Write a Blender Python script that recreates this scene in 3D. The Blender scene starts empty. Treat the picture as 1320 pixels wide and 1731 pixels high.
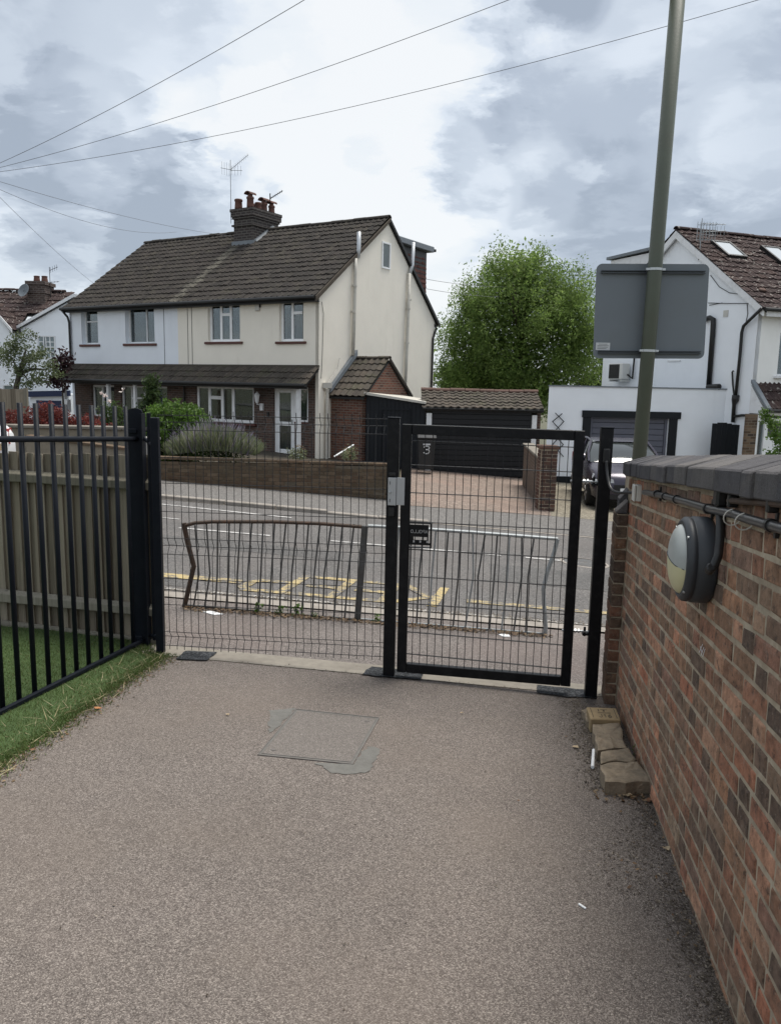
import bpy, bmesh, math, random
import numpy as np
from mathutils import Vector, Matrix
random.seed(7); RNG = np.random.default_rng(11)
SC = bpy.context.scene; COL = SC.collection
# ------------------------------------------------------------------ camera
F_, CX_, CY_ = 1345.0, 660.0, 865.5
CAM = np.array([0, 0, 1.6])
_U = np.array([170., 8360., F_]); _U /= np.linalg.norm(_U)
_f = np.array([0, 0, -1.]); _Y = _f - _f.dot(_U) * _U; _Y /= np.linalg.norm(_Y)
ROT = np.array([np.cross(_Y, _U), _Y, _U])
cd = bpy.data.cameras.new('camera'); cam = bpy.data.objects.new('camera', cd); COL.objects.link(cam)
cam.matrix_world = Matrix.Translation(CAM.tolist()) @ Matrix(ROT.tolist()).to_4x4()
cd.sensor_fit = 'VERTICAL'; cd.sensor_height = 24; cd.lens = 24 * F_ / 1731
cd.clip_start = 0.05; cd.clip_end = 2000
SC.camera = cam
# ------------------------------------------------------------------ light
SUN_AZ = math.radians(46); SUN_EL = math.radians(70)      # azimuth clockwise from +Y
SC.view_settings.view_transform = 'Standard'; SC.view_settings.look = 'None'
SC.view_settings.exposure = 1.25; SC.view_settings.gamma = 1.0; SC.view_settings.use_curve_mapping = False
sl = bpy.data.lights.new('sun', 'SUN'); sl.energy = 2.0; sl.angle = math.radians(30); sl.color = (1, .95, .87)
so = bpy.data.objects.new('sun', sl); COL.objects.link(so)
_sd = Vector((math.sin(SUN_AZ) * math.cos(SUN_EL), math.cos(SUN_AZ) * math.cos(SUN_EL), math.sin(SUN_EL)))
so.rotation_euler = _sd.to_track_quat('Z', 'Y').to_euler()

def ray(x, y): return ROT @ np.array([(x - CX_) / F_, -(y - CY_) / F_, -1.0])

W = bpy.data.worlds.new('World'); SC.world = W; W.use_nodes = True
nt = W.node_tree; nt.nodes.clear()
def wn(t, **k):
    n = nt.nodes.new(t)
    for a, b in k.items(): setattr(n, a, b)
    return n
def wl(a, b): nt.links.new(a, b)
def wmath(op, a, b=None, c=None, clamp=False):
    n = wn('ShaderNodeMath', operation=op, use_clamp=clamp)
    for i, s in enumerate((a, b, c)):
        if s is None: continue
        if isinstance(s, (int, float)): n.inputs[i].default_value = s
        else: wl(s, n.inputs[i])
    return n.outputs[0]
tc = wn('ShaderNodeTexCoord'); dirv = tc.outputs['Generated']
sep = wn('ShaderNodeSeparateXYZ'); wl(dirv, sep.inputs[0])
zz = wmath('ADD', wmath('MAXIMUM', sep.outputs[2], 0.0), 0.22)
cmb = wn('ShaderNodeCombineXYZ')
wl(wmath('DIVIDE', sep.outputs[0], zz), cmb.inputs[0]); wl(wmath('DIVIDE', sep.outputs[1], zz), cmb.inputs[1])
def wnoise(scale, detail, rough, off, dist=0.0):
    mp = wn('ShaderNodeMapping'); mp.inputs['Location'].default_value = off; wl(cmb.outputs[0], mp.inputs[0])
    n = wn('ShaderNodeTexNoise'); n.inputs['Scale'].default_value = scale; n.inputs['Detail'].default_value = detail
    n.inputs['Roughness'].default_value = rough; n.inputs['Distortion'].default_value = dist
    wl(mp.outputs[0], n.inputs['Vector']); return n.outputs['Fac']
nA = wnoise(1.6, 9, .56, (3.1, 1.7, 0), .35)
nB = wnoise(4.5, 8, .6, (8.1, 5.2, 0), .25)
nW = wnoise(1.1, 5, .55, (1.1, 9.2, 0))
wob = wmath('ADD', wmath('MULTIPLY', wmath('SUBTRACT', nA, .5), .30), wmath('MULTIPLY', wmath('SUBTRACT', nB, .5), .20))
# the clouds of that afternoon: (direction seen at, angular radius deg, softness deg, brightness change)
CLOUDS = [((640, 150), 20, 16, .22), ((450, 310), 6.5, 1.4, .24), ((545, 345), 4.5, 1.2, .22), ((270, 290), 5, 1.8, .14),
          ((110, 90), 9, 5, -.26), ((20, 40), 10, 6, -.06), ((190, 330), 7.5, 3, -.32), ((400, 380), 6, 2.5, -.26),
          ((90, 400), 9, 4, -.26), ((300, 370), 6, 3, -.16), ((50, 455), 5, 1.2, .30), ((150, 240), 4, 1.6, .30), ((250, 205), 5, 2.5, .12),
          ((1080, 250), 13, 4, -.38), ((930, 230), 7, 3, -.18), ((1200, 350), 12, 5, -.22), ((800, 225), 4.5, 2, -.14), ((970, 5), 2.6, 2, -.36), ((1150, 110), 7, 3, .16),
          ((760, 320), 4.5, 1.4, .20), ((900, 320), 4, 1.4, .22), ((1270, 60), 8, 5, .05), ((605, 268), 1.9, 1.0, -.14), ((450, 130), 6, 4, -.08), ((1290, 250), 4, 2, .20), ((1060, 360), 4, 2, .08)]
acc = .66
for (px, r, s, a) in CLOUDS:
    d = ray(*px); d /= np.linalg.norm(d)
    dp = wn('ShaderNodeVectorMath', operation='DOT_PRODUCT'); wl(dirv, dp.inputs[0]); dp.inputs[1].default_value = d.tolist()
    ang = wmath('ARCCOSINE', wmath('MINIMUM', dp.outputs['Value'], 1.0))
    ang = wmath('ADD', ang, wmath('MULTIPLY', wob, min(1.0, r / 7.0)))
    mr = wn('ShaderNodeMapRange', interpolation_type='SMOOTHSTEP'); wl(ang, mr.inputs['Value'])
    mr.inputs['From Min'].default_value = math.radians(r + s * .5); mr.inputs['From Max'].default_value = math.radians(max(.2, r - s*.7))
    mr.inputs['To Min'].default_value = 0; mr.inputs['To Max'].default_value = a*1.2
    acc = wmath('ADD', acc, mr.outputs[0])
acc = wmath('ADD', acc, wmath('MULTIPLY', wmath('SUBTRACT', nA, .5), .46))
acc = wmath('ADD', acc, wmath('MULTIPLY', wmath('SUBTRACT', nB, .5), .34))
nC = wnoise(2.2, 12, .56, (5.3, 2.9, 0), .3); mrC = wn('ShaderNodeMapRange', interpolation_type='SMOOTHSTEP'); wl(nC, mrC.inputs['Value'])
mrC.inputs['From Min'].default_value = .46; mrC.inputs['From Max'].default_value = .57; mrC.inputs['To Min'].default_value = -.06; mrC.inputs['To Max'].default_value = .07
acc = wmath('ADD', acc, mrC.outputs[0])
rmp = wn('ShaderNodeValToRGB'); wl(acc, rmp.inputs[0]); cr = rmp.color_ramp; cr.interpolation = 'EASE'
cr.elements[0].position = .0; cr.elements[0].color = (.165, .190, .226, 1)
cr.elements[1].position = 1.05 if False else 1.0; cr.elements[1].color = (.405, .414, .419, 1)
for p, c in ((.22, (.208, .235, .274)), (.42, (.266, .295, .332)), (.62, (.322, .350, .384)), (.82, (.378, .396, .410))):
    e = cr.elements.new(p); e.color = (*c, 1)
sky = wn('ShaderNodeTexSky', sky_type='NISHITA'); sky.sun_disc = False; sky.sun_elevation = SUN_EL; sky.sun_rotation = SUN_AZ
sky.air_density = 1.0; sky.dust_density = 1.5; sky.ozone_density = 1.0
skm = wn('ShaderNodeMix', data_type='RGBA', blend_type='MULTIPLY'); skm.inputs[0].default_value = 1
wl(sky.outputs[0], skm.inputs[6]); skm.inputs[7].default_value = (1, 1, 1, 1)
b1 = wn('ShaderNodeBackground'); wl(sky.outputs[0], b1.inputs[0]); b1.inputs[1].default_value = .06
b2 = wn('ShaderNodeBackground'); wl(rmp.outputs[0], b2.inputs[0]); b2.inputs[1].default_value = 1.0
mx = wn('ShaderNodeMixShader'); mx.inputs[0].default_value = .9
wl(b1.outputs[0], mx.inputs[1]); wl(b2.outputs[0], mx.inputs[2])
wo = wn('ShaderNodeOutputWorld'); wl(mx.outputs[0], wo.inputs[0])

# ------------------------------------------------------------------ measured places
def atY(x, y, d): r = ray(x, y); return CAM + r * d / r[1]
def onplane(x, y, p0, n):
    r = ray(x, y); n = np.array(n, float); return CAM + r * (np.dot(np.array(p0) - CAM, n) / r.dot(n))
GX = [-30, 5.2, 6.9, 7.5, 13, 16, 24, 40, 400]; GZ = [1.98, -.343, -.45, -.50, -.68, -.74, -.83, -.9, -1.5]
def g(x, y):
    return np.interp(y, GX, GZ) - np.interp(y, [5.2, 8], [.05, .07]) * np.clip(x, -9, 9)
def gr(x, y, dz=0.0):
    r = ray(x, y); r = r / r[1]; lo, hi = .4, None; t = .4
    while t < 200:
        p = CAM + r * t
        if p[2] < g(p[0], p[1]) + dz: hi = t; break
        lo = t; t += .25
    for _ in range(20):
        m = (lo + hi) / 2; p = CAM + r * m
        if p[2] < g(p[0], p[1]) + dz: hi = m
        else: lo = m
    return CAM + r * hi

# ------------------------------------------------------------------ mesh helpers
class MB:
    def __init__(s): s.v = []; s.f = []
    def add(s, vs, fs):
        o = len(s.v); s.v += [tuple(map(float, p)) for p in vs]; s.f += [tuple(i + o for i in f) for f in fs]; return s
    def obox(s, o, a, b, c):
        o, a, b, c = (np.array(q, float) for q in (o, a, b, c))
        return s.add([o, o+a, o+a+b, o+b, o+c, o+a+c, o+a+b+c, o+b+c],
                     [(0,3,2,1),(4,5,6,7),(0,1,5,4),(1,2,6,5),(2,3,7,6),(3,0,4,7)])
    def box(s, p, q): return s.obox(p, (q[0]-p[0],0,0), (0,q[1]-p[1],0), (0,0,q[2]-p[2]))
    def prism(s, poly, ext):
        n = len(poly); e = np.array(ext, float); P = [np.array(p, float) for p in poly]
        return s.add(P + [p + e for p in P], [tuple(range(n))[::-1], tuple(range(n, 2*n))] + [(i, (i+1) % n, n+(i+1) % n, n+i) for i in range(n)])
    def tube(s, pts, r, n=8, cap=True):
        P = [np.array(p, float) for p in pts]; k = len(P); R = r if hasattr(r, '__len__') else [r]*k
        vs = []; up = None
        for i, p in enumerate(P):
            t = P[min(i+1, k-1)] - P[max(i-1, 0)]; t /= np.linalg.norm(t) + 1e-12
            if up is None:
                up = np.array([0, 0, 1.]) if abs(t[2]) < .9 else np.array([1., 0, 0])
            a = np.cross(t, up); a /= np.linalg.norm(a) + 1e-12; b = np.cross(a, t); up = b
            for j in range(n):
                q = 2*math.pi*(j+.5)/n; vs.append(p + R[i]*(math.cos(q)*a + math.sin(q)*b))
        fs = [(i*n+j, i*n+(j+1) % n, (i+1)*n+(j+1) % n, (i+1)*n+j) for i in range(k-1) for j in range(n)]
        if cap: fs += [tuple(range(n))[::-1], tuple(range((k-1)*n, k*n))]
        return s.add(vs, fs)
    def bar(s, p, q, w, d, side=(1, 0, 0)):
        p, q = np.array(p, float), np.array(q, float); t = q - p; L = np.linalg.norm(t); t /= L
        a = np.array(side, float); a -= a.dot(t)*t; a /= np.linalg.norm(a); b = np.cross(t, a)
        return s.obox(p - a*w/2 - b*d/2, a*w, b*d, t*L)
    def lathe(s, o, axis, prof, n=24):
        o = np.array(o, float); t = np.array(axis, float); t /= np.linalg.norm(t)
        a = np.cross(t, (0, 0, 1.) if abs(t[2]) < .9 else (1., 0, 0)); a /= np.linalg.norm(a); b = np.cross(t, a)
        vs = [o + t*h + r*(math.cos(2*math.pi*j/n)*a + math.sin(2*math.pi*j/n)*b) for (r, h) in prof for j in range(n)]
        k = len(prof)
        fs = [(i*n+j, i*n+(j+1) % n, (i+1)*n+(j+1) % n, (i+1)*n+j) for i in range(k-1) for j in range(n)]
        fs += [tuple(range(n))[::-1], tuple(range((k-1)*n, k*n))]
        return s.add(vs, fs)
    def mesh(s, name, off=(0, 0, 0)):
        me = bpy.data.meshes.new(name); o = np.array(off)
        me.from_pydata([tuple(np.array(p) - o) for p in s.v], [], s.f); me.update(); return me
    def build(s, name, mat, parent=None, smooth=False, bevel=0, kind=None, label=None, loc=None, seg=1):
        off = rootloc(parent) if parent is not None else np.array(loc if loc is not None else (0, 0, 0), float)
        me = s.mesh(name, off)
        bm = bmesh.new(); bm.from_mesh(me); bmesh.ops.recalc_face_normals(bm, faces=bm.faces); bm.to_mesh(me); bm.free()
        if smooth: me.polygons.foreach_set('use_smooth', [True]*len(me.polygons))
        me.materials.append(mat)
        ob = bpy.data.objects.new(name, me); COL.objects.link(ob)
        if parent is not None: ob.parent = parent
        else: ob.location = off
        if bevel:
            m = ob.modifiers.new('edge', 'BEVEL'); m.width = bevel; m.segments = seg; m.limit_method = 'ANGLE'; m.angle_limit = math.radians(40)
        if smooth == 'auto':
            pass
        if kind: ob['kind'] = kind
        if label: ob['label'] = label
        return ob
def rootloc(o):
    p = np.zeros(3)
    while o is not None: p += np.array(o.location); o = o.parent
    return p
def tag(o, label, cat, group=None):
    o['label'] = label; o['category'] = cat
    if group: o['group'] = group
    return o
def thing(name, loc, label, cat, group=None):
    o = bpy.data.objects.new(name, None); COL.objects.link(o); o.location = tuple(map(float, loc)); o.empty_display_size = .2
    return tag(o, label, cat, group)
def inst(name, me, parent, Mw, mat=None):
    o = bpy.data.objects.new(name, me); COL.objects.link(o); o.parent = parent
    o.matrix_basis = Matrix.Translation((-rootloc(parent)).tolist()) @ Mw
    return o
def M4(o, a, b, c):
    return Matrix(((a[0], b[0], c[0], o[0]), (a[1], b[1], c[1], o[1]), (a[2], b[2], c[2], o[2]), (0, 0, 0, 1)))
def npmesh(name, V, Fq, mat, parent=None, kind=None, smooth=False, loc=None):
    """V (n,3), Fq (m,k) all faces of the same size"""
    off = rootloc(parent) if parent is not None else np.array(loc if loc is not None else (0, 0, 0), float)
    V = np.asarray(V, float) - off; Fq = np.asarray(Fq, np.int32); m, k = Fq.shape
    me = bpy.data.meshes.new(name); me.vertices.add(len(V)); me.vertices.foreach_set('co', V.astype(np.float32).ravel())
    me.loops.add(m*k); me.loops.foreach_set('vertex_index', Fq.ravel())
    me.polygons.add(m); me.polygons.foreach_set('loop_start', np.arange(0, m*k, k, dtype=np.int32))
    if smooth: me.polygons.foreach_set('use_smooth', np.ones(m, bool))
    me.update(calc_edges=True); me.materials.append(mat)
    ob = bpy.data.objects.new(name, me); COL.objects.link(ob)
    if parent is not None: ob.parent = parent
    else: ob.location = off
    if kind: ob['kind'] = kind
    return ob
class Frame:
    def __init__(s, o, a, b): s.o = np.array(o, float); s.a = np.array(a, float); s.b = np.array(b, float); s.c = np.array([0, 0, 1.])
    def pt(s, u, v, z): return s.o + s.a*u + s.b*v + s.c*z
    def box(s, mb, u0, v0, z0, u1, v1, z1): return mb.obox(s.pt(u0, v0, z0), s.a*(u1-u0), s.b*(v1-v0), s.c*(z1-z0))
    def poly(s, mb, pts, ext): return mb.prism([s.pt(*p) for p in pts], s.a*ext[0] + s.b*ext[1] + s.c*ext[2])
    def on(s, x, y, v=0):
        p = onplane(x, y, s.o + s.b*v, s.b); d = p - s.o; return d.dot(s.a), d[2]

# ------------------------------------------------------------------ materials
class NT:
    def __init__(s, name):
        s.m = bpy.data.materials.new(name); s.m.use_nodes = True; s.t = s.m.node_tree; s.n = s.t.nodes; s.n.clear()
        s.out = s.n.new('ShaderNodeOutputMaterial'); s.bs = s.n.new('ShaderNodeBsdfPrincipled'); s.l(s.bs.outputs[0], s.out.inputs[0])
    def l(s, a, b): s.t.links.new(a, b)
    def node(s, t, **k):
        n = s.n.new(t)
        for a, b in k.items(): setattr(n, a, b)
        return n
    def pos(s, scale=(1, 1, 1), rot=(0, 0, 0)):
        ge = s.node('ShaderNodeNewGeometry')
        if scale == (1, 1, 1) and rot == (0, 0, 0): return ge.outputs['Position']
        mp = s.node('ShaderNodeMapping'); mp.inputs['Scale'].default_value = scale; mp.inputs['Rotation'].default_value = rot
        s.l(ge.outputs['Position'], mp.inputs[0]); return mp.outputs[0]
    def noise(s, scale, detail=4, rough=.55, vec=None, dist=0):
        n = s.node('ShaderNodeTexNoise'); n.inputs['Scale'].default_value = scale; n.inputs['Detail'].default_value = detail
        n.inputs['Roughness'].default_value = rough; n.inputs['Distortion'].default_value = dist
        s.l(vec if vec is not None else s.pos(), n.inputs['Vector']); return n.outputs['Fac']
    def vor(s, scale, feat='F1', vec=None):
        n = s.node('ShaderNodeTexVoronoi', feature=feat); n.inputs['Scale'].default_value = scale
        s.l(vec if vec is not None else s.pos(), n.inputs['Vector']); return n
    def math(s, op, a, b=None, c=None, clamp=False):
        n = s.node('ShaderNodeMath', operation=op, use_clamp=clamp)
        for i, q in enumerate((a, b, c)):
            if q is None: continue
            if isinstance(q, (int, float)): n.inputs[i].default_value = q
            else: s.l(q, n.inputs[i])
        return n.outputs[0]
    def ramp(s, fac, stops, interp='LINEAR'):
        r = s.node('ShaderNodeValToRGB'); s.l(fac, r.inputs[0]); c = r.color_ramp; c.interpolation = interp
        c.elements[0].position = stops[0][0]; c.elements[0].color = (*stops[0][1], 1)
        c.elements[1].position = stops[-1][0]; c.elements[1].color = (*stops[-1][1], 1)
        for p, q in stops[1:-1]: c.elements.new(p).color = (*q, 1)
        return r.outputs[0]
    def step(s, v, a, b):
        n = s.node('ShaderNodeMapRange', interpolation_type='SMOOTHSTEP'); s.l(v, n.inputs['Value'])
        n.inputs['From Min'].default_value = a; n.inputs['From Max'].default_value = b; return n.outputs[0]
    def mix(s, fac, a, b, blend='MIX'):
        n = s.node('ShaderNodeMix', data_type='RGBA', blend_type=blend)
        for q, i in ((fac, 0), (a, 6), (b, 7)):
            if isinstance(q, (int, float)): n.inputs[i].default_value = q
            elif isinstance(q, tuple): n.inputs[i].default_value = (*q, 1)
            else: s.l(q, n.inputs[i])
        return n.outputs[2]
    def scale(s, col, fac):   # colour * value
        n = s.node('ShaderNodeVectorMath', operation='SCALE')
        if isinstance(col, tuple): n.inputs[0].default_value = col
        else: s.l(col, n.inputs[0])
        if isinstance(fac, (int, float)): n.inputs['Scale'].default_value = fac
        else: s.l(fac, n.inputs['Scale'])
        return n.outputs[0]
    def bump(s, h, strength=.4, dist=.01, prev=None):
        b = s.node('ShaderNodeBump'); b.inputs['Strength'].default_value = strength; b.inputs['Distance'].default_value = dist
        s.l(h, b.inputs['Height'])
        if prev is not None: s.l(prev, b.inputs['Normal'])
        s.l(b.outputs[0], s.bs.inputs['Normal']); return b.outputs[0]
    def fin(s, col=None, rough=.7, metal=0, spec=.4):
        if col is not None:
            if isinstance(col, tuple): s.bs.inputs['Base Color'].default_value = (*col, 1)
            else: s.l(col, s.bs.inputs['Base Color'])
        if isinstance(rough, (int, float)): s.bs.inputs['Roughness'].default_value = rough
        else: s.l(rough, s.bs.inputs['Roughness'])
        s.bs.inputs['Metallic'].default_value = metal; s.bs.inputs['Specular IOR Level'].default_value = spec
        return s.m
def orand(N): return N.node('ShaderNodeObjectInfo').outputs['Random']
def irand(N): return N.node('ShaderNodeNewGeometry').outputs['Random Per Island']
def plain(name, col, rough=.6, var=.2, sc=6., bump=.0, bsc=60., metal=0, spec=.4, dirt=None, dirt_amt=.0, dsc=2.5):
    N = NT(name); n = N.noise(sc, 5)
    c = N.scale(col, N.math('ADD', N.math('MULTIPLY', N.math('SUBTRACT', n, .5), 2*var), 1.0))
    if dirt: c = N.mix(N.math('MULTIPLY', N.step(N.noise(dsc, 8, .65), .45, .75), dirt_amt), c, dirt)
    if bump: N.bump(N.noise(bsc, 4), bump, .01)
    return N.fin(c, rough, metal, spec)
MAT = {}
MAT['black_metal'] = plain('black_metal', (.004, .0045, .006), .42, .3, 8, .04, 90, spec=.22, dirt=(.045, .045, .045), dirt_amt=.22, dsc=22)
MAT['navy_metal'] = plain('navy_metal', (.006, .008, .013), .5, .3, 8, .05, 60, spec=.16, dirt=(.05, .053, .056), dirt_amt=.10, dsc=9)
MAT['wire'] = plain('wire', (.014, .014, .016), .5, .2, 20, spec=.3)
MAT['grey_wire'] = plain('grey_wire', (.03, .03, .034), .5, .2, 20, spec=.3)
MAT['galv'] = plain('galvanised', (.30, .32, .33), .45, .25, 25, .03, 80, metal=.5, dirt=(.16, .16, .15), dirt_amt=.5, dsc=9)
MAT['galv_dark'] = plain('galvanised_old', (.085, .085, .085), .6, .3, 25, .05, 80, metal=.3, dirt=(.06, .04, .025), dirt_amt=.6, dsc=14)
MAT['rust'] = plain('rusty_steel', (.055, .038, .028), .75, .4, 30, .15, 120, dirt=(.10, .045, .022), dirt_amt=.7, dsc=18)
MAT['steel'] = plain('steel_box', (.40, .41, .42), .42, .06, 8, .02, 200, metal=.35)
MAT['zinc'] = plain('zinc_bolt', (.45, .47, .48), .35, .1, 30, metal=.7)
MAT['pole'] = plain('olive_paint', (.080, .092, .070), .45, .15, 6, .05, 60, dirt=(.09, .085, .065), dirt_amt=.35, dsc=5)
MAT['signback'] = plain('sign_back', (.150, .170, .190), .55, .07, 3, spec=.35, dirt=(.12, .13, .13), dirt_amt=.3, dsc=3)
MAT['signrail_shade'] = plain('sign_stiffener_shade', (.045, .052, .060), .5, .1, 3)  # darker than the panel: the stiffener's gap shadows are put into this colour
MAT['bin'] = plain('bin_plastic', (.020, .021, .022), .5, .2, 6)
MAT['bin_lid_lit'] = plain('bin_lid_lit_plastic', (.045, .046, .048), .45, .2, 6)  # lighter than the body: the lid's grey highlights are put into its colour
MAT['ridge_brown'] = plain('brown_ridge', (.105, .060, .048), .9, .3, 8, .3, 40, dirt=(.06, .05, .04), dirt_amt=.6)
MAT['sticker'] = plain('sticker', (.52, .53, .54), .5, .05, 30)
MAT['ink'] = plain('ink', (.05, .05, .055), .6, .1, 30)
MAT['white_upvc'] = plain('white_upvc', (.84, .85, .86), .35, .04, 5, dirt=(.45, .45, .43), dirt_amt=.25, dsc=3)
MAT['white_wood'] = plain('white_wood', (.72, .73, .74), .55, .06, 9, .06, 40, dirt=(.35, .34, .32), dirt_amt=.35, dsc=4)
MAT['black_plastic'] = plain('black_plastic', (.011, .011, .012), .45, .2, 6, spec=.4)
MAT['cable'] = plain('black_cable', (.012, .012, .013), .42, .3, 15, dirt=(.06, .055, .05), dirt_amt=.3, dsc=20)
MAT['conduit'] = plain('conduit', (.075, .075, .078), .30, .25, 10, metal=.4, dirt=(.05, .045, .04), dirt_amt=.5, dsc=12)
MAT['lamp_body'] = plain('lamp_body', (.030, .034, .040), .5, .12, 6, .05, 120, dirt=(.07, .07, .07), dirt_amt=.2, dsc=9)
MAT['lens_grey'] = plain('lens_grey', (.34, .36, .35), .35, .10, 7, dirt=(.25, .26, .25), dirt_amt=.5, dsc=9)
MAT['lens_yellow'] = plain('lens_yellow', (.52, .49, .30), .38, .06, 8, dirt=(.38, .35, .20), dirt_amt=.4, dsc=9)
MAT['jbox'] = plain('junction_box', (.52, .51, .47), .5, .05, 8, dirt=(.25, .24, .21), dirt_amt=.35, dsc=8)
MAT['terracotta'] = plain('terracotta', (.115, .055, .042), .8, .3, 8, .2, 40, dirt=(.05, .04, .035), dirt_amt=.7, dsc=5)
MAT['lead'] = plain('lead', (.17, .19, .21), .6, .2, 5, .1, 30)
MAT['sill'] = plain('red_brown_sill', (.095, .035, .028), .6, .2, 10)
MAT['gutter'] = plain('black_gutter', (.012, .012, .012), .45, .2, 6)
MAT['cream_pipe'] = plain('cream_pipe', (.52, .50, .45), .5, .08, 6, dirt=(.30, .27, .22), dirt_amt=.4, dsc=5)
MAT['flue'] = plain('flue_metal', (.50, .52, .54), .35, .08, 6, metal=.4)
MAT['navy_door'] = plain('navy_garage', (.015, .026, .075), .5, .1, 5)
MAT['grey_door'] = plain('grey_garage_door', (.100, .105, .135), .5, .08, 5, dirt=(.15, .15, .17), dirt_amt=.3)
MAT['black_wood'] = plain('black_stained_wood', (.010, .012, .015), .62, .3, 9, .12, 40, spec=.25)
MAT['black_door'] = plain('black_garage_door', (.012, .013, .015), .5, .2, 5, spec=.3)
MAT['curtain'] = plain('net_curtain', (.40, .40, .39), .9, .12, 5)
MAT['drape'] = plain('green_grey_drape', (.16, .165, .15), .9, .12, 5)
MAT['blind'] = plain('vertical_blind', (.36, .35, .32), .8, .1, 5)
MAT['dark_room'] = plain('dark_room', (.035, .035, .034), .9, .2, 2)
MAT['tyre'] = plain('tyre', (.014, .014, .014), .8, .2, 20)
MAT['rim'] = plain('alloy', (.25, .25, .26), .35, .1, 8, metal=.7)
MAT['car_grey'] = plain('car_paint_dark', (.045, .040, .058), .25, .1, 3, metal=.35, spec=.6)
MAT['car_white'] = plain('car_paint_white', (.72, .73, .74), .3, .03, 3, spec=.6)
MAT['red_lens'] = plain('red_lens', (.35, .012, .012), .2, .1, 10, spec=.6)
MAT['clear_lens'] = plain('clear_lens', (.45, .46, .48), .12, .2, 20, spec=.7)
MAT['ac'] = plain('ac_case', (.58, .58, .55), .5, .05, 6)
MAT['paper'] = plain('paper', (.70, .71, .72), .7, .05, 20)
MAT['mortar_patch'] = plain('mortar_patch', (.125, .122, .113), .9, .28, 25, .5, 160, dirt=(.095, .09, .083), dirt_amt=.6, dsc=10)
MAT['stone'] = plain('sandstone', (.225, .18, .128), .9, .5, 22, .9, 45, dirt=(.10, .085, .065), dirt_amt=.85, dsc=9)
MAT['hydrant'] = plain('yellow_concrete', (.29, .215, .12), .85, .22, 20, .3, 90, dirt=(.22, .17, .11), dirt_amt=.5, dsc=12)
MAT['bark'] = plain('bark', (.06, .05, .04), .9, .35, 12, .5, 25)
MAT['twig'] = plain('twig', (.09, .07, .05), .9, .3, 20)

def glass_mat():
    N = NT('window_glass'); N.n.remove(N.bs)
    tr = N.node('ShaderNodeBsdfTransparent'); tr.inputs[0].default_value = (.72, .76, .76, 1)
    gl = N.node('ShaderNodeBsdfGlossy'); gl.inputs[0].default_value = (.9, .93, .95, 1); gl.inputs['Roughness'].default_value = .02
    fr = N.node('ShaderNodeFresnel'); fr.inputs[0].default_value = 1.52
    mx = N.node('ShaderNodeMixShader'); N.l(N.math('ADD', N.math('MULTIPLY', fr.outputs[0], .9), .02), mx.inputs[0]); N.l(tr.outputs[0], mx.inputs[1]); N.l(gl.outputs[0], mx.inputs[2])
    N.l(mx.outputs[0], N.out.inputs[0]); return N.m
MAT['glass'] = glass_mat()
def car_glass():
    return NT('car_glass').fin((.03, .035, .035), .04, 0, .9)
MAT['car_glass'] = car_glass()

def render_mat(name, col, stain):
    N = NT(name)
    v = N.noise(1.3, 6, .6); st = N.noise(1.0, 7, .65, N.pos((2.2, 2.2, .35)))
    c = N.scale(col, N.math('ADD', N.math('MULTIPLY', N.math('SUBTRACT', v, .5), .16), 1.0))
    c = N.mix(N.math('MULTIPLY', N.step(st, .54, .80), .34), c, stain)
    c = N.mix(N.math('MULTIPLY', N.step(N.noise(9, 8, .7), .6, .8), .25), c, stain)
    N.bump(N.math('ADD', N.noise(45, 6, .65), N.math('MULTIPLY', N.noise(4, 4), 1.2)), .28, .012)
    return N.fin(c, .85, 0, .25)
MAT['render_cream'] = render_mat('cream_render', (.81, .765, .675), (.58, .54, .45))
MAT['render_blue'] = render_mat('cool_white_render', (.77, .81, .865), (.56, .59, .63))
MAT['render_white'] = render_mat('white_render', (.82, .85, .885), (.62, .64, .67))
MAT['render_white_lit'] = render_mat('white_render_lit', (.85, .85, .83), (.62, .61, .58))  # warmer, lighter copy of the white render; front-face light put into the colour

def brick_tex(name, a, b, cols, mortar, L=.225, H=.075, ms=.012, dirt=None):
    """running bond laid in the vertical plane; a, b are the two wall directions"""
    N = NT(name); P = N.pos()
    def dot(d):
        n = N.node('ShaderNodeVectorMath', operation='DOT_PRODUCT'); N.l(P, n.inputs[0]); n.inputs[1].default_value = tuple(map(float, d)); return n.outputs['Value']
    u = N.math('ADD', dot(a), dot(b)); z = dot((0, 0, 1))
    cb = N.node('ShaderNodeCombineXYZ'); N.l(u, cb.inputs[0]); N.l(z, cb.inputs[1])
    br = N.node('ShaderNodeTexBrick'); N.l(cb.outputs[0], br.inputs['Vector'])
    br.inputs['Scale'].default_value = 1; br.inputs['Brick Width'].default_value = L; br.inputs['Row Height'].default_value = H
    br.inputs['Mortar Size'].default_value = ms; br.inputs['Mortar Smooth'].default_value = .25; br.inputs['Bias'].default_value = 0
    br.inputs['Color1'].default_value = (0, 0, 0, 1); br.inputs['Color2'].default_value = (1, 1, 1, 1); br.inputs['Mortar'].default_value = (.5, .5, .5, 1)
    k = len(cols) - 1
    c = N.ramp(br.outputs['Color'], [(i/k, q) for i, q in enumerate(cols)])
    c = N.scale(c, N.math('ADD', N.math('MULTIPLY', N.noise(25, 5, .65), .6), .7))
    c = N.mix(br.outputs['Fac'], c, mortar)
    if dirt: c = N.mix(N.math('MULTIPLY', N.step(N.noise(1.6, 8, .65), .42, .75), .6), c, dirt)
    N.bump(N.math('SUBTRACT', N.math('MULTIPLY', N.noise(60, 4), .3), br.outputs['Fac']), .6, .012)
    return N.fin(c, .9, 0, .2)

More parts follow.
